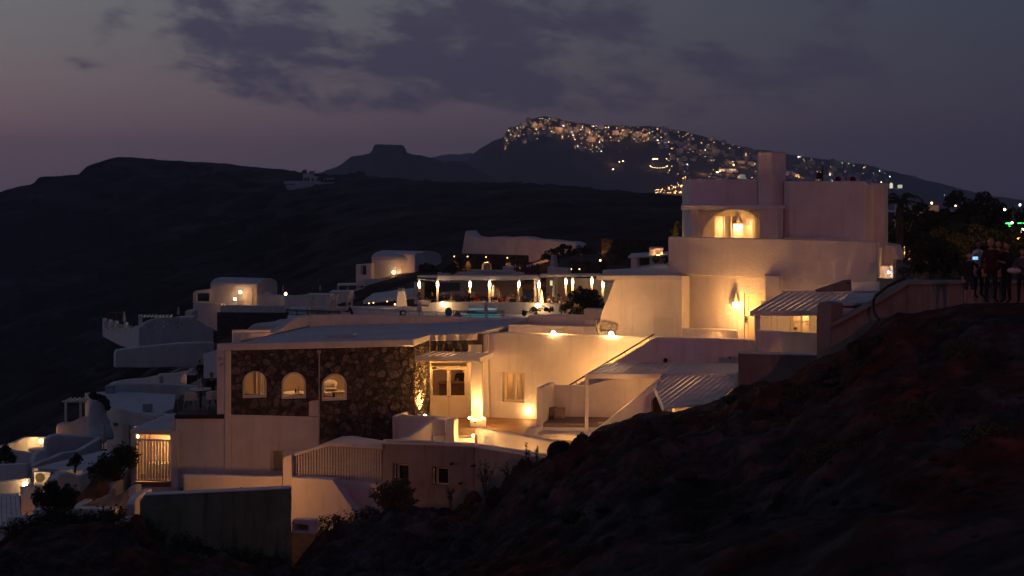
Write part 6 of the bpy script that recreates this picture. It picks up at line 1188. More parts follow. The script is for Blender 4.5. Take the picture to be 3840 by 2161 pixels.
wall('white wall section at the right end of the restaurant', FR((2040, 121), (2330, 117)), [(2048, 1044), (2330, 1044), (2330, 1150), (2048, 1150)], .5)
lw = thing('lit_window', 'small greenish lit window on the restaurant wall', 'window', W(2067, 1072, 120)); Plw = FR((2040, 120.8), (2330, 116.8)); part('frame', E(Plw, Plw.rect(2060, 1050, 2074, 1073), .1, [Plw.rect(2062, 1053, 2072, 1071)], px=False), M_W, lw); part('glow', ER(Plw, 2062, 1053, 2072, 1071, .03, -.03), emit('greenish_window', (.85, .80, .35), .9), lw)
wall('dark blue low wall behind the left diners', FR((1640, 128), (1730, 127)), [(1640, 1100), (1680, 1096), (1730, 1092), (1730, 1140), (1640, 1140)], .4, M_W2)
gh = thing('flame_heater', 'tall pyramid patio heater with a glowing flame', 'heater', W(2031, 1134, 107)); q = W(2031, 1134, 107); m = MB(); m.lathe(q, [(.28, -.6), (.28, 0), (.10, 1.05), (.02, 1.12)], 4); 
m = MB()
for sx in (-1, 1):
    for sy in (-1, 1): m.tube([q + Vector((.20 * sx, .20 * sy, -.2)), q + Vector((.07 * sx, .07 * sy, 1.0))], .014, 4)
m.lathe(q + Vector((0, 0, .98)), [(.13, 0), (.02, .1)], 4); m.box(q + Vector((0, 0, -.45)), (.44, .44, .5)); part('frame', m, M_METAL, gh)
m = MB(); m.lathe(q, [(.09, -.15), (.13, 0), (.10, .3), (.05, .7), (.01, .92)], 8); part('flame', m, emit('flame', (1, .42, .10), 7), gh, True); light('flame_glow', q + Vector((0, -.4, .3)), 14, (1, .5, .18), .1, gh)
umbrella(1851, 1068, 1134, 107.6, 'closed pale umbrella left of the standing waiter', half=8); umbrella(1952, 1066, 1132, 109, 'closed blue-grey umbrella behind the seated guests', half=8); umbrella(2080, 1062, 1134, 105.6, 'closed blue-grey umbrella near the right diners', half=9)
# ------------------------------------------------------------------ behind the restaurant
cb = thing('whitewashed_cone_house', 'whitewashed mound house with sloping white front above a dark stone wall', 'building', W(1850, 1016, 150))
P5 = FR((1700, 152), (2180, 146)); sh = [(1730, 954), (1737, 915), (1742, 880), (1746, 866), (1750, 866), (1756, 876), (1768, 887), (1800, 893), (1827, 890), (1860, 889), (1895, 892), (1936, 888), (1970, 890), (2013, 899), (2060, 901), (2110, 907), (2140, 908), (2160, 914), (2176, 930), (2120, 950), (2040, 972), (1982, 985), (1982, 958)]
part('white_front', E(P5, sh, 2.5), M_W, cb, bev=.15)
Pst = FR((1700, 151), (1985, 148.5)); ah = Pst.arch(1808, 984, 1842, 1040, 10)
part('stone_base', E(Pst, Pst.poly([(1704, 956), (1712, 952), (1982, 958), (1982, 1040), (1704, 1040)]), .8, [ah], px=False), M_DRYW, cb)
part('arch_frame', E(Pst, Pst.arch(1806, 981, 1844, 1040, 10), .3, [Pst.arch(1811, 987, 1839, 1040, 10)], off=.06, px=False), M_W, cb); part('arch_door', E(Pst, Pst.arch(1810, 986, 1840, 1040, 10), .1, off=-.3, px=False), M_GREY, cb)
for k, (px_, py_) in enumerate(((1706, 962), (1756, 962), (1825, 964), (1905, 967))):
    lb = ('first', 'second', 'third', 'fourth')[k]; p = Pst.w(*Pst.uz(px_, py_), .22); t = thing('wall_spot', lb + ' spotlight from the left on the dark stone base of the mound house', 'lamp', p); m = MB(); m.ball(p, .05, 8, 6); part('bulb', m, emit('spot', (1, .6, .2), 7), t); light('spot_beam', p + Vector((0, -.1, -.05)), 90, (1, .58, .16), .05, t, 55, p + Vector((0, .15, -1.2)), 1)
Psl = FR((1968, 147), (2074, 143)); wall('white stair balustrade lit warm behind the reed fence', Psl, [(1968, 1004), (1972, 996), (2010, 984), (2072, 966), (2074, 974), (2020, 992), (1975, 1008)], .4, name='balustrade', cat='balustrade'); light('stair_wall_glow', W(1990, 990, 141.5), 60, (1, .5, .18), .2)
wall('stone flank wall under the warm lit balustrade', FR((1980, 147.5), (2075, 143.6)), [(1980, 1006), (2074, 975), (2074, 1035), (1980, 1035)], .5, M_DRYW, bev=0)
rf = thing('reed_fence', 'row of thin upright dark reed poles before the stone flank', 'fence', W(1972, 1029, 138)); rng = random.Random(8)
for i in range(34): x = 1926 + i * 2.9; d = 138; h = rng.uniform(988, 1002); m = MB(); m.tube([W(x, 1034, d), W(x + rng.uniform(-2, 2), h, d)], .05, 4); part('pole', m, M_BROWNW, rf)
wall('white box wall beside the reed fence', FR((1884, 140), (1926, 139.5)), [(1885, 999), (1924, 1001), (1924, 1035), (1885, 1035)], 2)
m = MB(); m.add([W(1759, 1010, 132), W(1870, 1012, 130), W(1935, 1014, 129), W(1930, 1020, 127), W(1780, 1018, 128)], [(0, 1, 2, 3, 4)]); m.extr([W(1759, 1010, 132), W(1870, 1012, 130), W(1930, 1014, 129), W(1925, 1020, 127), W(1800, 1019, 128)], (0, 0, -.1)); solo('sail_canopy', m, M_CANVAS, 'grey timber shade canopy below the arched stone doorway', 'canopy')
wall('dim white terrace wall above the restaurant canopy', FR((1600, 136), (1960, 132)), [(1640, 1022), (1760, 1020), (1940, 1020), (1960, 1024), (1960, 1060), (1640, 1060)], .5)
m = MB(); q = W(2077, 1000, 137); m.lathe(q, [(.42, 0), (.26, .95), (.30, 1.0), (.30, 1.1), (.1, 1.12)], 4); solo('small_chimney', m, M_W2, 'small tapered white chimney behind the restaurant', 'chimney')
Pgs2 = FR((2254, 142), (2520, 138)); wall('tall dark drystone retaining wall behind the wedge wall', Pgs2, [(2255, 896), (2262, 895), (2510, 902), (2510, 1000), (2255, 995)], 1.0, M_DRYW, name='drystone_wall', bev=0)
ball_lamp(2251, 977, 140.6, .10, 'small lamp at the foot of the dark drystone retaining wall', M_BULBT, name='wall_lamp'); light('wall_wash', W(2254, 976, 140.9), 60, (1, .55, .2), .1, None, 70, W(2257, 900, 142))
wall('low dark earth bank wall above the right canopy', FR((2140, 136), (2260, 134)), [(2140, 978), (2260, 984), (2260, 1030), (2140, 1030)], .8, M_DRYW, bev=0)
for k, x in enumerate((2142, 2173)): ball_lamp(x, 1010, 133.5, .06, ('left', 'right')[k] + ' tiny amber light on the low dark bank', M_BULBT, name='bank_lamp')
vp = thing('roof_pavilion', 'small white roof pavilion with clipped trees left of the white house', 'pavilion', W(2430, 1010, 92)); Pvp = FR((2355, 93), (2505, 91.5))
part('canopy_roof', MB().extr([W(2355, 962, 93), W(2368, 950, 95), W(2505, 943, 93), W(2505, 956, 91)], (0, 0, -.12)), M_W, vp, bev=.02)
for a, b, y0, y1 in ((2366, 2388, 962, 1012), (2436, 2452, 930, 1000), (2480, 2486, 945, 1000)): part('pillar', ER(Pvp, a, y0, b, y1, .4), M_W, vp)
part('top_cap', plate([(2434, 932, 92), (2488, 932, 91.5), (2486, 926, 93), (2436, 926, 93.5)], .1), M_W, vp); part('recess', ER(FR((2452, 92.8), (2484, 92.5)), 2450, 932, 2484, 1000, .1), M_CREAM, vp); light('pavilion_glow', W(2468, 956, 91.6), 22, (1, .62, .3), .08, vp)
part('base', E(Pvp, [(2366, 1005), (2440, 991), (2505, 990), (2505, 1040), (2366, 1040)], 2, off=-.1), M_W, vp)
for x, d, lb in ((2459, 90.5, 'small clipped ball tree at the left in front of the pavilion'), (2494, 90.3, 'small clipped ball tree at the right in front of the pavilion')):
    rng = random.Random(x); t = thing('ball_tree', lb, 'tree', W(x, 996, d)); m = MB(); leaf_mass(m, W(x, 972, d), (.24, .24, .24), 220, .10, rng); part('crown', m, M_LEAFY, t); m = MB(); m.tube([W(x, 1000, d), W(x, 974, d)], .03, 5); part('trunk', m, M_BARK, t)
umbrella(2402, 978, 1008, 94, 'closed brown umbrella under the roof pavilion', M_BROWNW, half=8)
wall('bluish white flat block left of the roof pavilion', FR((2258, 100), (2366, 98)), [(2258, 1018), (2262, 1012), (2362, 1012), (2366, 1060), (2258, 1060)], 4)
wall('short dim wall above the right restaurant canopy', FR((2050, 132), (2260, 128)), [(2052, 1000), (2130, 1006), (2130, 1040), (2052, 1040)], .5)
# dark trees around the restaurant
def tree(label, px, py, d, h, crown, n, leaf, seed, mt=None, lean=0, name='tree'):
    rng = random.Random(seed); b = W(px, py, d); t = thing(name, label, 'tree', b); m = MB(); m.tube([b - Vector((0, 0, .5)), b + Vector((lean * .3, 0, h * .3)), b + Vector((lean * .7, 0, h * .6))], [h * .035, h * .026, h * .015], 7)
    for dx, dz, r in crown: m.tube([b + Vector((lean * .4, 0, h * .35)), b + Vector((dx * .5, rng.uniform(-.2, .2), (h * .35 + dz) / 2 + .1)), b + Vector((dx, 0, dz))], [h * .018, h * .01, .01], 5)
    part('trunk', m, M_BARK, t); m = MB(); tot = sum(r * r for *_, r in crown)
    for dx, dz, r in crown:
        k = max(3, int(7 * r / max(q[2] for q in crown)))
        for _ in range(k):
            a, e = rng.uniform(0, 6.28), rng.uniform(-.6, 1.3); q = b + Vector((dx + math.cos(a) * math.cos(e) * r * .7, math.sin(a) * math.cos(e) * r * .6, dz + math.sin(e) * r * .65)); leaf_mass(m, q, (r * .48, r * .48, r * .36), int(n * r * r / tot / k), leaf, rng, shell=.6)
    part('crown', m, mt or M_LEAF, t); return t
tree('dense round dark bush tree standing between restaurant and wedge wall', 2190, 1195, 88, 2.4, [(-.8, .55, .6), (-.4, 1.0, .75), (.1, 1.3, .75), (.55, 1.1, .65), (.9, .7, .5), (.2, .6, .8), (-.2, 1.75, .3)], 5200, .12, 21, name='round_bush')
tree('dark windswept pine before the mound house', 2090, 985, 139, 2.6, [(-1.2, .4, .5), (-.6, .8, .6), (.1, 1.0, .6), (.7, 1.4, .5), (1.1, 1.5, .35), (-.2, .3, .6)], 1600, .2, 22, name='pine_tree')
tree('low dark bush right of the windswept pine', 2180, 965, 141, 1.8, [(-1.0, .4, .5), (-.2, .6, .6), (.6, .7, .6), (1.3, .3, .4)], 1200, .2, 23, name='bush')
tree('dark bush behind the grey parapet at the pool edge', 2010, 1186, 97, 1.0, [(-.8, .15, .3), (-.2, .3, .35), (.5, .45, .35), (1.0, .4, .3)], 1100, .10, 24, name='bush')
tree('dark palm-like plant left of the mound house', 1610, 1032, 134, 2, [(-.5, .6, .5), (.3, .5, .5)], 500, .3, 25, name='shrub')
tree('dark shrub at the left end of the stone base', 1690, 1034, 133, 2, [(-.4, .5, .4), (.2, .9, .4), (.5, .4, .4)], 600, .22, 26, name='shrub')
tree('dark foliage mass under the left restaurant canopy', 1605, 1110, 122, 2, [(-.2, .2, .7), (.4, .6, .7), (.6, 0, .6)], 1200, .2, 27, name='shrub')
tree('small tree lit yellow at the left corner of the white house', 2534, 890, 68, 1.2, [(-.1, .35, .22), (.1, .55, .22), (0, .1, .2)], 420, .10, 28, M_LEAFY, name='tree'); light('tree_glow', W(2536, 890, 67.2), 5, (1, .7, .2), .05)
# ================================================================== houses on the near ridge
def far_box(name, label, px0, px1, y0, y1, d, dep, mt=None, group=None, cat='house', parts=True):
    z0, z1 = zat(y1, d), zat(y0, d); m = MB(); m.prism([(X(px0, d), d), (X(px1, d), d), (X(px1, d), d + dep), (X(px0, d), d + dep)], z0 - 3, z1)
    return solo(name, m, mt or M_W, label, cat, group)
rh = thing('ridge_chapel_house', 'pale bluish house cluster on the dark ridge skyline at the left', 'building', W(1150, 720, 640))
for nm, a, b, y0, y1, d, dep in (('tall_block', 1136, 1168, 652, 690, 655, 9), ('right_block', 1160, 1186, 662, 690, 652, 9), ('gable_block', 1215, 1250, 668, 684, 648, 8), ('long_wall', 1064, 1200, 679, 700, 645, 6), ('terrace_wall', 1190, 1400, 684, 690, 640, 4), ('lower_wall', 1070, 1170, 694, 722, 636, 6)):
    m = MB(); z0, z1 = zat(y1, d), zat(y0, d); m.prism([(X(a, d), d), (X(b, d), d), (X(b, d), d + dep), (X(a, d), d + dep)], z0 - 4, z1); part(nm, m, M_W, rh)
m = MB()
for x, y in ((1145, 672), (1156, 672), (1172, 674), (1222, 674), (1236, 675)): d = 635; p = W(x, y, d if x > 1300 else 644.0); m.box(p, (.9, .4, 1.2))
part('window', m, M_BLACK, rh)
rng = random.Random(31)
for i, (x, y, w) in enumerate(((1085, 634, 10), (1140, 640, 26), (1170, 640, 18), (1205, 646, 16), (1335, 655, 40), (1600, 676, 26), (1640, 682, 20))):
    d = interp(RIDGE, x)[1]; b = W(x, y + 10, d - 4); m = MB(); r = w * d / F / 2
    for _ in range(4): leaf_mass(m, b + Vector((rng.uniform(-r, r), 0, rng.uniform(0, 1) * r * .5 + .3)), (r * .6, r * .5, r * .5), 60, r * .35, rng)
    lb = ('slim dark tree', 'broad dark tree', 'low dark tree', 'small dark bush', 'wide dark bush', 'flat dark bush', 'little dark bush')[i] + ' on the skyline of the near ridge' + (' above the pale houses' if i < 4 else ' right of the pale houses'); solo('skyline_tree', m, M_LEAF, lb, 'tree')
for i, (x0, x1, y0) in enumerate(((1770, 1815, 681), (1838, 1862, 682), (1912, 1962, 680))):
    d = interp(RIDGE, x0)[1] - 6; far_box('ridge_shed', ('left', 'middle', 'right')[i] + ' dark flat shed on the near ridge skyline', x0, x1, y0, 694, d, 6, M_CONC, 'sheds on the near ridge')
# ================================================================== the lit town on the caldera rim
rng = random.Random(77)
top_y = lambda x: interp(FIRA, x)[0]
def in_town(x, y):
    t = y - top_y(x)
    if t < 3: return 0
    if 1890 <= x < 2480:      # dense band below the crest
        lim = 60 + (25 if 1960 < x < 2020 else 0) + (45 if 2150 < x < 2260 else 0) + (10 if 2010 < x < 2140 else 0)
        return 1.0 if t < lim else 0
    if 2480 <= x < 2600: return .8 if t < 75 else (.35 if t < 170 and y > 560 and x > 2500 else 0)
    if 2600 <= x < 2870:
        return .45 if t < 90 else (1.0 if y > 595 and y < 745 and (y - 595) > (2760 - x) * .55 else .3 if y < 640 and x > 2660 else 0)
    if 2870 <= x < 3350: return .28 if t < 70 else .7 if t < 110 and x < 3220 else .2
    if 3350 <= x < 3650: return .12 if t < 50 else .05
    return 0
hm_ = []
proto_h = MB(); proto_h.prism([(-.5, -.5), (.5, -.5), (.5, .5), (-.5, .5)], -.8, 1)
HM = {}
M_TOWN = noisy('town_plaster', (.40, .38, .36), (.62, .60, .58), .05, .9, 0, rnd=.4)
def town_mesh(kind):
    if kind not in HM:
        m = MB(); m.prism([(-.5, -.5), (.5, -.5), (.5, .5), (-.5, .5)], -.9, 1)
        if kind == 'vault': m.extr([(-.5, -.5 * math.cos(a), 1 + .45 * math.sin(a)) for a in [math.pi * i / 6 for i in range(7)]], (1, 0, 0))
        if kind == 'step': m.prism([(-.5, -.4), (.1, -.4), (.1, .5), (-.5, .5)], .99, 1.7)
        o = mesh_obj('town_house', m, M_TOWN, Vector((0, 0, 0))); HM[kind] = o; o['used'] = False
    return HM[kind]
cnt = 0; spots = []
while cnt < 285:
    x = rng.uniform(1885, 3600); y = rng.uniform(440, 745); k = in_town(x, y)
    if rng.random() > k * (1.4 if x > 2480 else .9): continue
    if any(abs(x - a) < 6 and abs(y - b) < 3.5 for a, b in spots): continue
    spots.append((x, y)); d = rim_depth(x, y) - 38; kind = rng.choice(('box', 'box', 'vault', 'step', 'box')); o = town_mesh(kind)
    if o.get('used'): o = o.copy(); COL.objects.link(o)
    o['used'] = True; w = rng.uniform(5, 11) * (1 if x < 2480 else 1.15); o.location = W(x, y, d); o.scale = (w, rng.uniform(5, 9), rng.uniform(2.6, 4.4)); o.rotation_euler = (0, 0, rng.uniform(-.4, .4))
    if 'used' in o: pass
    o['label'] = 'pale little house in the lit hillside town below the far crest'; o['category'] = 'house'; o['group'] = 'houses of the hillside town'; cnt += 1
for o in [o for o in COL.objects if o.name.startswith('town_house')]: del o['used']
bulb_cols = {'amber': ((1, .46, .14), 13), 'warm': ((1, .68, .34), 16), 'white': ((.85, .95, 1), 14), 'green': ((.72, 1, .55), 10), 'blue': ((.15, .3, 1), 9)}
BM = {}
for k, (c, e) in bulb_cols.items():
    m = MB(); m.ball((0, 0, 0), 1, 6, 4); o = mesh_obj('town_lamp', m, emit('town_' + k, c, e, False), Vector((0, 0, 0))); BM[k] = [o, False]
n = 0; lamp_spots = []
def town_lamp(x, y, k, r, dd=46):
    o, used = BM[k]
    if used: o = o.copy(); COL.objects.link(o)
    BM[k][1] = True; o.location = W(x, y, rim_depth(x, y) - dd); o.scale = (r, r, r)
    o['label'] = {'amber': 'amber point of light', 'warm': 'warm point of light', 'white': 'white point of light', 'green': 'pale green point of light', 'blue': 'blue point of light'}[k] + ' in the hillside town below the far crest'; o['category'] = 'lamp'; o['group'] = k + ' lights of the hillside town'
while n < 262:
    x = rng.uniform(1880, 3640); y = rng.uniform(438, 745); k = in_town(x, y)
    if x > 2560 and y > 665 and x > 2570: 
        if x < 2560: continue
    if rng.random() > k * (1.2 if x < 2480 else .8): continue
    if any((x - a) ** 2 + (y - b) ** 2 < 14 for a, b in lamp_spots): continue
    lamp_spots.append((x, y)); n += 1
    c = rng.choices(('amber', 'warm', 'white', 'green', 'blue'), (.36, .30, .20, .13 if x < 2200 or x > 2600 else .03, .01))[0]
    town_lamp(x, y, c, rng.choice((.20, .25, .3, .4, .58)) * (1 if c != 'blue' else 1.3))
for i in range(12): a = math.pi * i / 11; town_lamp(2470 - 32 * math.cos(a), 622 + 8 * math.sin(a), 'warm', .42)
for x, y, c, r in ((2456, 596, 'warm', 1.6), (2450, 597, 'warm', 1.4), (2464, 596, 'warm', 1.4), (2394, 498, 'blue', 1.8), (2751, 619, 'amber', 2.0), (2690, 647, 'warm', 2.4), (2700, 645, 'warm', 2.2), (2730, 660, 'blue', 1.6), (2323, 607, 'warm', 1.1), (2336, 605, 'warm', 1.2), (2300, 635, 'warm', 1.3), (2298, 635, 'warm', 1.0),
                   (2994, 589, 'white', 1.3), (2999, 589, 'amber', .9), (3112, 656, 'white', 1.1), (3113, 651, 'amber', .9), (3305, 684, 'warm', 1.2)): town_lamp(x, y, c, r * .62)
for k_, (x0, y0, x1, y1, nn) in enumerate(((2455, 722, 2575, 690, 30), (2560, 705, 2570, 640, 8), (2490, 735, 2570, 712, 20))):
    for i in range(nn): t = rng.random(); x, y = x0 + (x1 - x0) * t + rng.gauss(0, 5), y0 + (y1 - y0) * t + rng.gauss(0, 6); town_lamp(x, y, rng.choice(('amber', 'amber', 'warm')), rng.choice((.3, .4, .55)))
far_lights = MB(); kk = 0
while kk < 420:
    x = rng.uniform(1880, 3500); y = rng.uniform(438, 745); k = in_town(x, y)
    if rng.random() > k * (1.2 if x < 2480 else .8): continue
    kk += 1; far_lights.ball(W(x, y, rim_depth(x, y) - 47), rng.choice((.18, .24, .32)), 5, 3)
o = solo('distant_lights', far_lights, bpy.data.materials['town_amber'], 'countless faint amber lights sprinkled through the hillside town', 'lights'); o['kind'] = 'stuff'
for x, y, w in ((2010, 462, 5), (2100, 480, 6), (2200, 490, 6), (2230, 520, 7), (2330, 495, 7), (2420, 500, 5), (2300, 605, 5), (2460, 600, 7), (2640, 645, 7), (2740, 650, 10), (2790, 620, 8), (2700, 690, 8), (2540, 700, 9), (2650, 560, 4), (2850, 640, 6), (3000, 655, 5)): light('town_glow', W(x, y - 4, rim_depth(x, y) - 62), w * 420, (1, .62, .3), 2)
# landmarks of the town: lit bell tower, lit dome, long lit front
def far_d(x, y): return rim_depth(x, y) - 50
bt = thing('bell_tower', 'slim lit bell tower in the hillside town', 'tower', W(2797, 612, far_d(2797, 600))); d = far_d(2797, 600); c = W(2797, 612, d); m = MB(); m.box(c + Vector((0, 0, 6)), (3.4, 3.4, 12)); part('shaft', m, M_TOWN, bt); m = MB(); m.box(c + Vector((0, 0, 13.6)), (2.4, 2.4, 3)); m.lathe(c + Vector((0, 0, 15)), [(1.4, 0), (1.1, 1.2), (.2, 2.2)], 8); part('lantern', m, emit('lit_belfry', (1, .55, .2), 1.2, False), bt)
dm = thing('domed_church', 'small lit domed church in the hillside town', 'church', W(2770, 612, d)); c = W(2771, 614, d); m = MB(); m.box(c + Vector((0, 0, 2)), (8, 8, 6)); part('walls', m, M_TOWN, dm); m = MB(); m.lathe(c + Vector((0, 0, 5)), [(3.2, 0), (3.0, 1.5), (2.0, 3.0), (.3, 4)], 10); part('dome', m, M_TOWN, dm)
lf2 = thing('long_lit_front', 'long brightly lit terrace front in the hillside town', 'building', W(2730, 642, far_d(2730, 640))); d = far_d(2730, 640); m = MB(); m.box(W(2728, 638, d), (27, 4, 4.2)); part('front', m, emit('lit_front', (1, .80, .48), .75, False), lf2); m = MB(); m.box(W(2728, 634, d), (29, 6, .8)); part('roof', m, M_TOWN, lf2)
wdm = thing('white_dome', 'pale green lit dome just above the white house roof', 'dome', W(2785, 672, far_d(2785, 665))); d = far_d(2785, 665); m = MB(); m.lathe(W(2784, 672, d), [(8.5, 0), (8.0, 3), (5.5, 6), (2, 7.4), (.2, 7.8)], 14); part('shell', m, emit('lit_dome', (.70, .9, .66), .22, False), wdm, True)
lt = thing('lit_tower', 'small brightly lit tower at the right end of the town', 'tower', W(3342, 705, 2200)); m = MB(); m.box(W(3342, 698, 2200), (4, 4, 7)); m.box(W(3342, 691, 2200), (2.4, 2.4, 4)); part('shaft', m, emit('lit_tower', (1, .95, .7), 1.1, False), lt)
lb_ = thing('lit_block', 'small lit block beside the bright tower at the right end of the town', 'building', W(3375, 702, 2200)); m = MB(); m.box(W(3375, 700, 2200), (6, 4, 5)); part('walls', m, emit('lit_block', (.95, 1, .6), .8, False), lb_)
# ================================================================== trees, lights and people on the right
def palm(label, px, py, d, h, n, L_, seed):
    rng = random.Random(seed); b = W(px, py, d); t = thing('palm_tree', label, 'tree', b); top = b + Vector((.1, 0, h)); m = MB(); m.tube([b - Vector((0, 0, 1)), b + Vector((.05, 0, h * .5)), top], [.22, .17, .15], 8); part('trunk', m, M_BARK, t)
    for i in range(n):
        a = 6.283 * i / n + rng.uniform(-.2, .2); el = rng.uniform(.1, 1.1); m = MB(); pts = []
        for k in range(8): s = k / 7; r = L_ * s * math.cos(el) ; pts.append(top + Vector((math.cos(a) * r, math.sin(a) * r, L_ * (s * math.sin(el) - s * s * .75))))
        m.tube(pts, [.03] * 7 + [.008], 4)
        for k in range(1, 8):
            for w in (.0, .5):
                p = pts[k - 1].lerp(pts[k], w); dr = (pts[k] - pts[k - 1]).normalized(); sd = dr.cross(Vector((0, 0, 1))).normalized(); l = L_ * .24 * (1 - .5 * k / 8)
                for sg in (-1, 1): q = p + (sd * sg + dr * .7).normalized() * l - Vector((0, 0, l * .35)); m.add([p - dr * .03, p + dr * .03, q], [(0, 1, 2)])
        part('frond', m, M_LEAF, t)
    return t
tree('tall dark leafy tree at the right with two crowns against the sky', 3660, 980, 74, 3.8, [(-.9, 3.0, .75), (-.2, 2.3, .9), (.55, 2.9, .8), (.9, 2.2, .8), (-.7, 1.6, .9), (.3, 1.2, 1.0)], 5200, .17, 41)
tree('dark round tree left of the tall two-crowned tree', 3520, 985, 76, 3.2, [(-.7, 2.0, .7), (0, 2.5, .6), (.5, 2.1, .7), (-.2, 1.2, .9), (.5, 1.0, .9)], 3800, .17, 42)
tree('dark tree partly hiding the small dark blue roof', 3580, 1010, 70, 3.0, [(-.8, 1.4, .8), (0, 1.9, .7), (.8, 1.4, .9), (.2, .7, 1.0), (-1.4, .8, .8), (1.4, .8, .8)], 4400, .16, 43)
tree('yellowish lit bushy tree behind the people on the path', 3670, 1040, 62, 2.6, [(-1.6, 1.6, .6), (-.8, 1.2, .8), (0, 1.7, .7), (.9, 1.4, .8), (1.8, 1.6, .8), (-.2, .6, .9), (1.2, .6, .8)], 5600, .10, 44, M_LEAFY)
tree('low dark hedge bush on top of the boundary wall', 3490, 1055, 50, 1.6, [(-.6, .45, .5), (0, .6, .6), (.6, .5, .5), (.2, 1.1, .5), (-.4, 1.0, .45)], 2600, .11, 45, name='hedge_bush')
tree('dark hedge bush beside the phone-holding person', 3560, 1056, 47.5, 1.2, [(-.4, .4, .4), (.2, .5, .45), (.6, .35, .4), (.1, .95, .35)], 1700, .10, 46, name='hedge_bush')
tree('dark tree at the far right edge above the green lights', 3830, 1000, 68, 3.0, [(-.6, 1.6, .7), (.2, 2.0, .8), (.4, 1.0, .9), (-.8, .7, .8)], 3200, .16, 47)
tree('dark spreading tree directly right of the white house', 3400, 1000, 72, 3, [(-.8, .9, .8), (0, 1.4, .8), (.6, .9, .9), (-.3, 2.2, .6), (.4, 2.4, .5)], 3600, .16, 48)
tree('dark bushy tree standing left of the small bluish house', 3440, 990, 78, 3.2, [(-.6, 2.6, .7), (.1, 3.1, .6), (.6, 2.5, .7), (-.3, 1.6, .9), (.4, 1.3, 1.0)], 3800, .16, 49)
tree('broad dark tree filling the gap behind the person in black', 3765, 1000, 71, 3.0, [(-.8, 2.0, .8), (0, 2.5, .8), (.7, 1.9, .8), (-.4, 1.0, 1.0), (.5, .9, 1.0)], 4200, .16, 50)
palm('dark palm tree close to the right corner of the white house', 3370, 985, 68, 2.9, 15, 1.7, 5); palm('smaller palm tree among the bushes behind the people', 3620, 1000, 64, 1.7, 13, 1.3, 6)
m = MB(); d = 84; m.prism([(X(3440, d), d), (X(3520, d), d), (X(3526, d), d + 3), (X(3440, d), d + 5)], zat(860, d), zat(770, d)); solo('small_house', m, M_W2, 'small dim bluish white house between the dark trees', 'house')
wg = thing('lit_garden_wall', 'brightly lit garden wall glimpsed between the dark palm trees', 'wall', W(3400, 960, 80)); m = MB(); m.prism([(X(3385, 80), 80), (X(3412, 80), 80), (X(3412, 80), 80.5), (X(3385, 80), 80.5)], zat(985, 80), zat(880, 80)); part('wall', m, M_W, wg); light('garden_glow', W(3398, 915, 78.6), 55, (1, .62, .22), .1, wg); light('garden_glow', W(3402, 950, 78.8), 40, (1, .62, .22), .1, wg); light('bush_glow', W(3600, 930, 58.5), 16, (1, .62, .18), .3, wg); light('bush_glow', W(3800, 960, 58), 14, (1, .62, .18), .3, wg)
M_G = emit('green_neon', (.02, .9, .12), 3.0)
for k, (x0, x1, y0, y1, lb) in enumerate(((3772, 3800, 836, 840, 'upper green neon bar at the right edge'), (3816, 3850, 836, 839, 'right green neon bar at the picture edge'), (3783, 3790, 838, 850, 'short green neon drop below the upper bar'))): m = MB(); d = 66; m.box(W((x0 + x1) / 2, (y0 + y1) / 2, d), ((x1 - x0) * d / F, .05, (y1 - y0) * d / F)); solo('neon_bar', m, M_G, lb, 'light')
for k, (x, y, d, r, c, lb) in enumerate(((3795, 836, 65.5, .05, (1, .9, .95), 'white light beside the green neon bar'), (3768, 786, 66, .05, (.95, 1, .75), 'white street light left of the dark pole'), (3825, 769, 66, .045, (.8, .85, 1), 'bluish light at the upper right edge'), (3834, 865, 65, .10, (.9, 1, .6), 'big pale light at the right edge below the green neon'), (3820, 893, 64, .06, (1, .5, .15), 'orange light at the right edge below the pale light'), (3494, 762, 90, .06, (1, .6, .2), 'small orange light between the dark trees'), (3583, 772, 90, .05, (1, .5, .2), 'dim orange light deeper in the dark trees'))):
    m = MB(); m.ball(W(x, y, d), r, 8, 6); solo('distant_lamp', m, emit('distant_lamp', c, 14, False), lb, 'lamp')
m = MB(); m.tube([W(3800, 900, 66), W(3801, 768, 66)], .06, 6); m.tube([W(3801, 769, 66), W(3845, 784, 66)], .02, 4); solo('utility_pole', m, M_BLACK, 'dark utility pole with a wire at the right edge', 'pole')
m = MB(); d = 52; m.prism([(X(3360, d), d), (X(3430, d), d), (X(3430, d), d + .4), (X(3360, d), d + .4)], zat(1060, d), zat(975, d)); solo('garden_wall', m, M_TAN, 'dim tan garden wall right of the sloping buttress', 'wall')
# ------------------------------------------------------------------ people
M_SKIN = noisy('skin', (.30, .17, .11), (.40, .24, .16), 10, .6, 0); M_HAIR = noisy('dark_hair', (.012, .009, .007), (.03, .02, .015), 30, .7, .3, 90); M_HAIRL = noisy('grey_hair', (.35, .33, .30), (.5, .48, .45), 30, .7, .3, 90); M_HAIRB = noisy('brown_hair', (.08, .04, .02), (.14, .08, .04), 30, .7, .3, 90)
def cloth(name, c): return noisy(name, tuple(v * .8 for v in c), c, 9, .9, .3, 40)
CL = {'black': cloth('black_cloth', (.015, .015, .018)), 'white': cloth('white_cloth', (.65, .63, .60)), 'pink': cloth('pink_cloth', (.18, .07, .07)), 'grey': cloth('grey_cloth', (.07, .07, .075)), 'maroon': cloth('maroon_cloth', (.045, .018, .016)), 'blue': cloth('denim_cloth', (.03, .045, .09)), 'red': cloth('red_cloth', (.35, .03, .025)), 'beige': cloth('beige_cloth', (.35, .28, .2))}
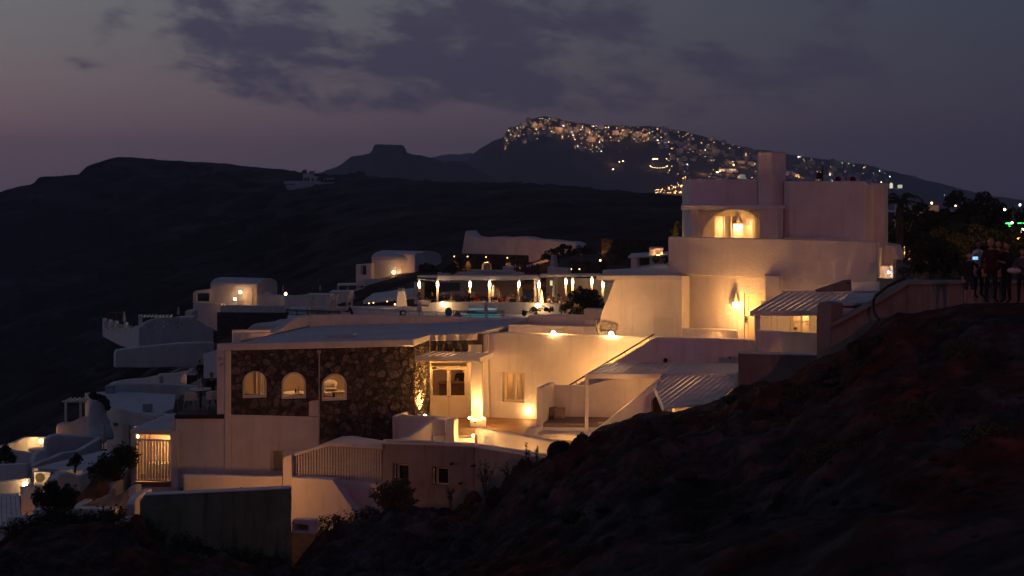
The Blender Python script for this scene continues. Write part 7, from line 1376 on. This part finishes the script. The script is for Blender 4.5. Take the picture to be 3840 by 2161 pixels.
def person(label, px, py, d, h, yaw, pose='stand', top='black', legs='black', hair=M_HAIR, hairlen=0, arms='down', lean=0, zfoot=None, sub=2, extra=None, group=None, bald=False, turn=0):
    k = h / 1.75; J = {}
    def n(key, x, y, z, r): J[key] = (Vector((x, y, z)) , r)
    hz = .93 if pose == 'stand' else .46
    ly = lean
    n('pel', 0, 0, hz, (.155, .12)); n('wai', 0, .3 * ly, hz + .17, (.135, .10)); n('che', 0, .75 * ly, hz + .38, (.165, .115)); n('nec', 0, ly, hz + .53, (.055, .055)); n('hea', 0, ly + .01, hz + .60, (.05, .055))
    E_ = [('pel', 'wai'), ('wai', 'che'), ('che', 'nec'), ('nec', 'hea')]
    for s, q in ((-1, 'l'), (1, 'r')):
        if pose == 'stand': st = .05 * s if legs != 'x' else 0; n('hip' + q, .09 * s, 0, .86, .095); n('kne' + q, .11 * s, -.02 - .03 * s, .48, .062); n('ank' + q, .12 * s, .02 - .03 * s, .09, .042); n('toe' + q, .14 * s, -.14 - .03 * s, .035, .035)
        else: n('hip' + q, .10 * s, -.06, .46, .095); n('kne' + q, .13 * s, -.44, .47, .065); n('ank' + q, .13 * s, -.42, .08, .042); n('toe' + q, .14 * s, -.56, .035, .035)
        E_ += [('pel', 'hip' + q), ('hip' + q, 'kne' + q), ('kne' + q, 'ank' + q), ('ank' + q, 'toe' + q)]
        n('sho' + q, .185 * s, .8 * ly, hz + .46, .062)
        mode = arms if isinstance(arms, str) else arms[0 if s < 0 else 1]
        if mode == 'down': n('elb' + q, .25 * s, .8 * ly + .03, hz + .18, .045); n('wri' + q, .26 * s, .8 * ly - .05, hz - .06, .032); n('han' + q, .255 * s, .8 * ly - .08, hz - .17, .035)
        elif mode == 'fwd': n('elb' + q, .24 * s, ly - .10, hz + .20, .045); n('wri' + q, .16 * s, ly - .34, hz + .24, .032); n('han' + q, .12 * s, ly - .42, hz + .27, .035)
        elif mode == 'phone': n('elb' + q, .23 * s, ly - .16, hz + .30, .045); n('wri' + q, .10 * s, ly - .36, hz + .50, .032); n('han' + q, .06 * s, ly - .40, hz + .56, .035)
        elif mode == 'hip': n('elb' + q, .36 * s, ly + .08, hz + .22, .045); n('wri' + q, .20 * s, ly - .02, hz + .06, .032); n('han' + q, .15 * s, ly - .08, hz + .05, .035)
        elif mode == 'table': n('elb' + q, .25 * s, ly - .12, hz + .17, .045); n('wri' + q, .14 * s, ly - .36, hz + .26, .032); n('han' + q, .10 * s, ly - .44, hz + .28, .035)
        E_ += [('che', 'sho' + q), ('sho' + q, 'elb' + q), ('elb' + q, 'wri' + q), ('wri' + q, 'han' + q)]
        if sub >= 2:       # fingers and thumb on every hand
            hp = J['han' + q][0]; dr = (hp - J['wri' + q][0]).normalized(); sd = Vector((1, 0, 0)) if abs(dr.x) < .7 else Vector((0, 1, 0)); sd = (sd - dr * sd.dot(dr)).normalized()
            for f, (o, l) in enumerate(((-.028, .065), (-.010, .08), (.010, .075), (.027, .06))): a = hp + sd * o + dr * .03; J[f'f{f}a' + q] = (a, .0105); J[f'f{f}b' + q] = (a + dr * l + dr.cross(sd) * .015, .008); E_ += [('han' + q, f'f{f}a' + q), (f'f{f}a' + q, f'f{f}b' + q)]
            a = hp - sd * .04 * s - dr * .01; J['tha' + q] = (a, .011); J['thb' + q] = (a - sd * .018 * s + dr * .045, .009); E_ += [('han' + q, 'tha' + q), ('tha' + q, 'thb' + q)]
    mb = skin_mesh({a: ((v.x, v.y, v.z), r) for a, (v, r) in J.items()}, E_, sub if sub < 2 else 1)
    hc = J['hea'][0] + Vector((0, -.01, .115)); hd = MB(); hd.ball((0, 0, 0), 1, 16, 12); Rt = Matrix.Rotation(turn, 3, 'Z')
    def face(v):
        x, y, z = v; wd = .078 * (1 - .18 * max(0, -z)); r = Vector((x * wd, y * .098, z * .125))
        if y < 0: r.y *= 1 - .10 * max(0, z); r.y -= .016 * math.exp(-((x / .16) ** 2 + ((z + .10) / .16) ** 2)); r.y += .008 * (math.exp(-(((abs(x) - .38) / .16) ** 2 + ((z - .12) / .10) ** 2))); r.y -= .005 * math.exp(-((x / .3) ** 2 + ((z + .48) / .06) ** 2))
        return Rt @ r + hc
    hv = [face(v) for v in hd.v]; mi0 = len(mb.v); mb.add(hv, hd.f)
    for s in (-1, 1): e = MB(); e.ball((0, 0, 0), 1, 8, 5); mb.add([hc + Rt @ Vector((s * .078 + v.x * .012, .01 + v.y * .018, v.z * .030)) for v in e.v], e.f)
    A = Matrix.Rotation(yaw, 3, 'Z'); b = W(px, py, d); 
    if zfoot is not None: b.z = zfoot
    # dress by body height: skin, top, legs
    mi = []
    for f in mb.f:
        c = sum((mb.v[i] for i in f), Vector()) / len(f); z = c.z - hz
        near_hand = any((c - J['han' + q][0]).length < .13 and (c - J['wri' + q][0]).length < .17 for q in 'lr') or any((c - J['wri' + q][0]).length < .06 for q in 'lr')
        isleg = (pose == 'stand' and c.z < hz - .02 and not any((c - J[j + q][0]).length < .13 for j in ('wri', 'han') for q in 'lr') and abs(c.x) < .22) or (pose != 'stand' and (c.z < hz + .02 or c.y < ly - .2 and c.z < hz + .10))
        mi.append(0 if near_hand or z > .525 else 2 if isleg else 1)
        if isleg and legs == 'short' and c.z < .5: mi[-1] = 0
    mb.m = mi; root = thing('person', label, 'person', b, group); mb.v = [b + A @ (v * k) for v in mb.v]
    part('body', mb, [M_SKIN, CL[top], CL['blue'] if legs == 'short' else CL[legs]], root, True)
    if not bald:
        m = MB(); q = MB(); q.ball((0, 0, 0), 1, 14, 10); vs = []
        for v in q.v: r = Vector((v.x * .086, v.y * .106 + .012, v.z * .122 + .022)); r.y = max(r.y, -.062 - .02 * max(0, v.z)) if v.z < .55 else r.y; r.z = max(r.z, -.045 - hairlen if v.y > -.1 else .045); vs.append(b + A @ ((hc + Rt @ r) * k))
        m.add(vs, q.f)
        if hairlen > .08:
            q = MB(); q.tube([hc + Rt @ Vector((0, .075, .03)), hc + Rt @ Vector((0, .10, -.10)), hc + Rt @ Vector((0, .09, -.12 - hairlen))], [.075, .085, .04], 10); m.add([b + A @ (v * k) for v in q.v], q.f)
        part('hair', m, hair, root, True)
    if extra == 'phone':
        c = b + A @ ((J['hanr'][0] + Vector((-.06, -.03, .08))) * k); m = MB(); m.box(c, (.15, .012, .08), yaw); solo('phone', m, emit('phone_screen', (.25, .55, 1), 1.4), 'glowing phone held up by the left-most person on the path', 'phone')
    if extra == 'pack':
        m = MB(); q = MB(); q.ball((0, 0, 0), 1, 12, 8); m.add([b + A @ (Vector((v.x * .15, .19 + v.y * .09, hz + .28 + v.z * .23)) * k) for v in q.v], q.f); solo('backpack', m, CL['black'], 'dark backpack on the white-topped woman on the path', 'backpack', smooth=True)
    if extra == 'bundle':
        m = MB(); q = MB(); q.ball((0, 0, 0), 1, 12, 8); m.add([b + A @ (Vector((-.22 + v.x * .22, -.2 + v.y * .14, hz + .12 + v.z * .10)) * k) for v in q.v], q.f); solo('folded_jacket', m, CL['white'], 'pale folded jacket carried by the person at the right edge', 'jacket', smooth=True)
    return root
person('person in dark top and denim shorts holding up a glowing phone', 3634, 1139, 39.4, 1.42, R(10), top='black', legs='short', arms=('down', 'phone'), extra='phone', hairlen=.12, turn=R(-10))
person('woman-sized person in white top wearing a dark backpack', 3668, 1118, 41.2, 1.68, R(35), top='white', legs='black', arms=('down', 'fwd'), hairlen=.10, extra='pack')
person('tall bald person in dark maroon shirt standing on the path', 3716, 1136, 39.8, 1.80, R(5), top='maroon', legs='black', bald=True, arms=('down', 'down'), turn=R(15))
person('person in pink top standing behind the tall bald person', 3744, 1122, 41.5, 1.72, R(-20), top='pink', legs='grey', arms='fwd')
person('person in black clothes standing right of the tall bald person', 3776, 1136, 39.6, 1.70, R(-60), top='black', legs='black', arms=('down', 'fwd'))
person('person at the right edge carrying a pale folded jacket', 3834, 1138, 39.0, 1.50, R(-30), top='grey', legs='black', arms='fwd', extra='bundle', hairlen=.1)
# diners on the restaurant terrace
m_label = []
zfl = rzf
def diner(px, d, yaw, label, top, hair=M_HAIR, pose='sit', hl=0, h=1.72, arms='table', lean=-.05, bald=False): return person(label, px, 1134, d, h, yaw, pose, top, 'black', hair, hl, arms, lean, zfl + (.0 if pose == 'stand' else .06), sub=1, bald=bald)
diner(1574, 110.2, R(-60), 'grey-haired person in a dark jacket standing at the far left of the restaurant', 'grey', M_HAIRL, 'stand', h=1.62, arms='fwd')
diner(1622, 111.0, R(15), 'long-haired diner in black left of the second lit column', 'black', M_HAIRB, hl=.12)
diner(1651, 110.6, R(-40), 'dim diner just right of the second lit column', 'black')
diner(1664, 110.0, R(30), 'grey-haired diner in dark clothes facing the woman with a phone', 'black', M_HAIRL)
diner(1695, 110.4, R(-70), 'long-haired diner in pale top lifting a phone', 'beige', M_HAIRB, hl=.14)
diner(1735, 110.2, R(160), 'long brown-haired diner left of the third lit column', 'black', M_HAIRB, hl=.16)
diner(1761, 109.4, R(175), 'dark-haired diner in black below the third lit column', 'black', M_HAIR, hl=.14)
diner(1776, 110.6, R(200), 'grey-haired diner between two dark-haired diners', 'red', M_HAIRL)
diner(1788, 109.2, R(190), 'red-haired diner in a dark top left of the fourth lit column', 'red', M_HAIRB, hl=.10)
diner(1829, 109.6, R(150), 'bald diner bending beside the fourth lit column', 'grey', bald=True)
diner(1870, 110.8, R(-55), 'waiter in white shirt standing and writing among the tables', 'white', M_HAIR, 'stand', h=1.80, arms='fwd', lean=-.10)
diner(1879, 108.6, R(170), 'blond long-haired diner in front of the standing waiter', 'red', M_HAIRL, hl=.12)
diner(1907, 109.8, R(10), 'dark-haired diner in white shirt facing the pool', 'white', M_HAIR)
diner(1923, 108.2, R(185), 'grey-haired diner in dark jacket with back to the pool', 'black', M_HAIRL)
diner(1938, 109.6, R(-30), 'dark-haired diner in white beside the fifth lit column', 'white', M_HAIR)
diner(1968, 108.0, R(150), 'fair-haired diner in dark blue between umbrella and heater', 'blue', M_HAIRB)
diner(2007, 107.4, R(180), 'dark-haired diner in black left of the flame heater', 'black', M_HAIR)
diner(2021, 107.6, R(160), 'brown-haired diner in maroon touching the flame heater side', 'maroon', M_HAIRB)
diner(2056, 107.8, R(120), 'dark-haired diner in white right of the flame heater', 'white', M_HAIR, h=1.8)
diner(2087, 108.4, R(-20), 'person in black standing behind the right closed umbrella', 'black', M_HAIRL, 'stand', h=1.7, arms='down')
diner(2100, 106.8, R(60), 'diner in white beside the round dark bush', 'white', M_HAIRB)
for k, (x, d) in enumerate(((1590, 110.0), (1680, 109.6), (1800, 109.0), (1855, 109.6), (1915, 109.0), (1985, 108.6), (2068, 107.0))):
    lb = 'white-clothed restaurant table ' + ('at the far left', 'between the grey-haired diner and the phone diner', 'left of the fourth lit column', 'beside the standing waiter', 'in front of the white-shirted diner', 'left of the flame heater', 'right of the flame heater')[k]; t = thing('restaurant_table', lb, 'table', (X(x, d), d, zfl), 'restaurant tables'); m = MB(); m.box((X(x, d), d, zfl + .73), (1.0, .9, .04)); part('table_top', m, CL['white'], t); m = MB(); m.box((X(x, d), d, zfl + .58), (.98, .88, .28)); part('tablecloth', m, CL['white'], t)
    m = MB(); m.tube([(X(x, d), d, zfl), (X(x, d), d, zfl + .6)], .04, 6); part('pedestal', m, M_METAL, t)
    m = MB(); m.lathe((X(x, d) + .2, d, zfl + .75), [(.035, 0), (.008, .01), (.008, .09), (.04, .13), (.035, .2)], 8); solo('wine_glass', m, M_GREY, 'wine glass on the table ' + lb[30 if lb.startswith('white-clothed restaurant table ') else 0:].strip(), 'glass')
person('person in dark clothes leaning on the cream pool railing', 1322, 1200, 100, 1.75, R(-80), top='black', legs='black', arms='fwd', lean=-.22, sub=1, zfoot=zat(1176, 100) - 1.0)
person('dark-clothed person seated at the terrace table behind glass', 792, 1556, 60.2, 1.75, R(20), 'sit', 'black', 'black', M_HAIRB, 0, 'table', -.1, zt + .02, sub=1)
person('person in red seated against the corner post behind the terrace glass', 838, 1556, 60.6, 1.7, R(60), 'sit', 'red', 'black', M_HAIR, 0, 'table', 0, zt + .02, sub=1)
zq = zat(1412, 96)
for x, lb, tp_ in ((749, 'left seated figure on the upper terrace behind the dark chimney', 'maroon'), (769, 'middle dark seated figure on the upper terrace right of the chimney', 'black'), (781, 'right dark seated figure beside the rising white house wall', 'black')): person(lb, x, 1412, 96, 1.7, R(30), 'sit', tp_, 'black', M_HAIR, 0, 'table', 0, zq - .15, sub=1)
person('receptionist in dark jacket behind the desk inside the entrance', 1728, 1450, 63.9, 1.75, R(5), 'stand', 'black', 'black', M_HAIRB, 0, 'fwd', -.05, ZF, sub=1)
# ================================================================== things lying and growing on the dark slope
def hill_at(px, t):
    p = slope_pt(px, t); q = Vector((p.x, p.y, 0)); fade = min(1, (1 - t) * 9 + .22); path = math.exp(-((px - 3750) / 260) ** 2) * max(0, (t - .9) / .1)
    lump = fbm(q + Vector((7, 3, 0)), .16, 4) * .55 + abs(fbm(q, .42, 5)) * .38 - .12 + fbm(q, 1.5, 4) * .10 + (abs(fbm(q, .95, 5)) - .25) * .34 + max(0, fbm(q + Vector((31, 5, 0)), .60, 4) - .22) * 1.1 - max(0, fbm(q + Vector((3, 25, 0)), .38, 4) - .25) * 1.3
    p.z += lump * p.y / 45 * fade * (1 - .8 * path) * .9; return p
def rock_mb(c, r, seed, sz=(1, 1, .75)):
    m = MB(); m.ball((0, 0, 0), 1, 10, 7); o = Vector((seed * 3.7, seed * 1.3, 0)); m.v = [Vector(c) + Vector((v.x * sz[0], v.y * sz[1], v.z * sz[2])) * r * (1 + .38 * noise.noise(v * 1.1 + o) + .16 * noise.noise(v * 2.7 + o)) for v in m.v]; return m
q = W(2096, 1684, 48.4); m = rock_mb(q, .36, 4, (1.15, .8, .80)); solo('boulder', m, M_ROCK, 'black boulder on the slope crest against the lit terrace wall', 'rock', smooth=False)
shrub('round spiky dark shrub on the slope crest right of the boulder', 2181, 1672, 48.0, [(0, .17, .19), (.05, .22, .15), (-.08, .12, .14)], 700, .07, 51)
def sprig(label, px, py, d, h, n, seed, spread=.25, leaf=.09):
    rng = random.Random(seed); b = W(px, py, d); t = thing('sapling', label, 'plant', b); m = MB(); l = MB()
    for k in range(n):
        a = rng.uniform(0, 6.28); tip = b + Vector((math.cos(a) * spread * rng.uniform(.2, 1), math.sin(a) * spread * .6, h * rng.uniform(.55, 1))); mid = b.lerp(tip, .5) + Vector((rng.uniform(-.04, .04), 0, .05)); m.tube([b - Vector((0, 0, .2)), mid, tip], [.016, .010, .004], 4)
        for _ in range(int(16 * h)):
            s = rng.uniform(.3, 1); p = b.lerp(mid, s * 2) if s < .5 else mid.lerp(tip, s * 2 - 1); dv = Vector((rng.gauss(0, 1), rng.gauss(0, .6), rng.uniform(.1, 1.1))).normalized(); w = dv.orthogonal().normalized() * leaf * .22; e = p + dv * leaf; l.add([p, (p + e) / 2 + w, e, (p + e) / 2 - w], [(0, 1, 2, 3)])
    part('stem', m, M_BARK, t); part('foliage', l, M_LEAF, t)
sprig('taller upright sapling silhouetted on the pale coping', 1978, 1762, 49.6, .95, 3, 61, .10); sprig('shorter upright sapling right of the taller one on the coping', 2014, 1748, 49.3, .70, 3, 62, .12)
sprig('thin leafy shrub in front of the right annex window wall', 1820, 1850, 50.2, 1.15, 9, 63, .55); sprig('low leafy shrub beside the upright saplings', 1910, 1800, 49.8, .6, 7, 64, .45); sprig('sparse weed below the right annex window', 1690, 1905, 51.0, .75, 5, 65, .25)
shrub('loose dark olive bush covering the annex foot below the left window', 1480, 1925, 51.6, [(-.45, .55, .35), (0, .7, .4), (.35, .85, .3), (.2, .35, .4), (-.2, .3, .35), (.45, .4, .3)], 900, .12, 66, M_LEAFY)
for k_, (x0, x1, d0, n_, lb) in enumerate(((540, 1080, 46.9, 70, 'ragged dark weeds growing along the foot of the flare-tinted stained wall'), (1200, 1420, 51.0, 40, 'ragged dark weeds at the foot of the diagonal white wall'), (20, 480, 46.6, 90, 'ragged dark weeds along the earth bank at the lower left'))):
    rng = random.Random(80 + k_); m = MB()
    for _ in range(n_):
        x = rng.uniform(x0, x1); p = W(x, 0, d0 + rng.uniform(-.2, .3)); p.z = interp(SLOPE_TOP, x)[0] * 0 + zat(interp(SLOPE_TOP, x)[0], interp(SLOPE_TOP, x)[1]) - .05; h = rng.uniform(.12, .55)
        for _ in range(5): tip = p + Vector((rng.gauss(0, .16), rng.gauss(0, .1), h * rng.uniform(.5, 1))); m.tube([p, tip], [.007, .003], 3); leaf_mass(m, tip, (.07, .07, .10), 7, .08, rng)
    solo('weeds', m, M_LEAF, lb, 'weeds')
rng = random.Random(12)
spots = [(2745, .80, .55), (3120, .66, .95), (2520, .90, .40), (2890, .93, .35), (3230, .94, .45), (3340, .90, .5), (2450, .70, .45), (2990, .84, .40), (3600, .80, .6), (3420, .70, .7), (2640, .62, .5), (1750, .86, .4), (1560, .90, .5), (2150, .66, .4), (3700, .62, .8), (3560, .93, .35), (260, .985, .3), (90, .96, .4), (1300, .93, .5)]
where = ['below the sloping slatted roof', 'as the largest cushion in the middle of the right slope', 'near the crest under the arched doorway', 'at the foot of the dark concrete wall', 'below the hose on the boundary wall', 'under the boundary wall lower run', 'halfway down below the bench nook', 'left of the largest cushion shrub', 'high on the right below the people', 'right of the largest cushion shrub', 'in the hollow in the middle of the slope', 'low beneath the right annex window', 'low beneath the left annex window', 'on the lamp-red tinted patch left of the hollow', 'at the far right of the slope', 'along the path edge beside the boundary wall', 'below the big round bush at lower left', 'at the lower left border', 'at the dark foot of the diagonal wall']
for (px_, t_, r), wh in zip(spots, where):
    b = hill_at(px_, t_); t = thing('cushion_shrub', 'dark cushion shrub ' + wh, 'bush', b); m = MB(); s = r * b.y / 45
    leaf_mass(m, b + Vector((0, 0, s * .25)), (s, s, s * .55), int(420 + 500 * r), .10 * max(.6, s), rng, shell=.3); part('foliage', m, M_LEAF, t); m = MB(); m.tube([b - Vector((0, 0, .2)), b + Vector((0, 0, s * .4))], [.06, .02], 5); part('stem', m, M_BARK, t)
k = 0
for i in range(95):
    px_ = rng.uniform(1500, 3800); t_ = rng.uniform(.45, .96); b = hill_at(px_, t_); r = rng.choice((.07, .09, .12, .16, .24)); m = rock_mb(b + Vector((0, 0, r * .2)), r, i + 10, (rng.uniform(.9, 1.5), 1, rng.uniform(.5, .9)))
    o = solo('stone', m, M_ROCK, 'dark lava stone lying on the reddish slope in the foreground', 'stone', 'lava stones on the slope')
M_SCRUB = noisy('dark_scrub', (.020, .015, .011), (.05, .036, .027), 2, .95, 0)
gm = MB()
for i in range(2600):
    px_ = rng.uniform(1150, 4000); t_ = rng.uniform(.62, 1.0); b = hill_at(px_, t_)
    if noise.noise(Vector((b.x * .35, b.y * .35, 2))) < .05: continue
    for _ in range(5): a = Vector((rng.gauss(0, .10), rng.gauss(0, .10), -.02)); h = rng.uniform(.04, .13); s = Vector((.008, 0, 0)); p = b + a; gm.add([p - s, p + s, p + Vector((rng.gauss(0, .06), rng.gauss(0, .06), h))], [(0, 1, 2)])
o = solo('dry_scrub', gm, M_SCRUB, 'thin dry grass tufts scattered over the dark slope', 'grass'); o['kind'] = 'stuff'
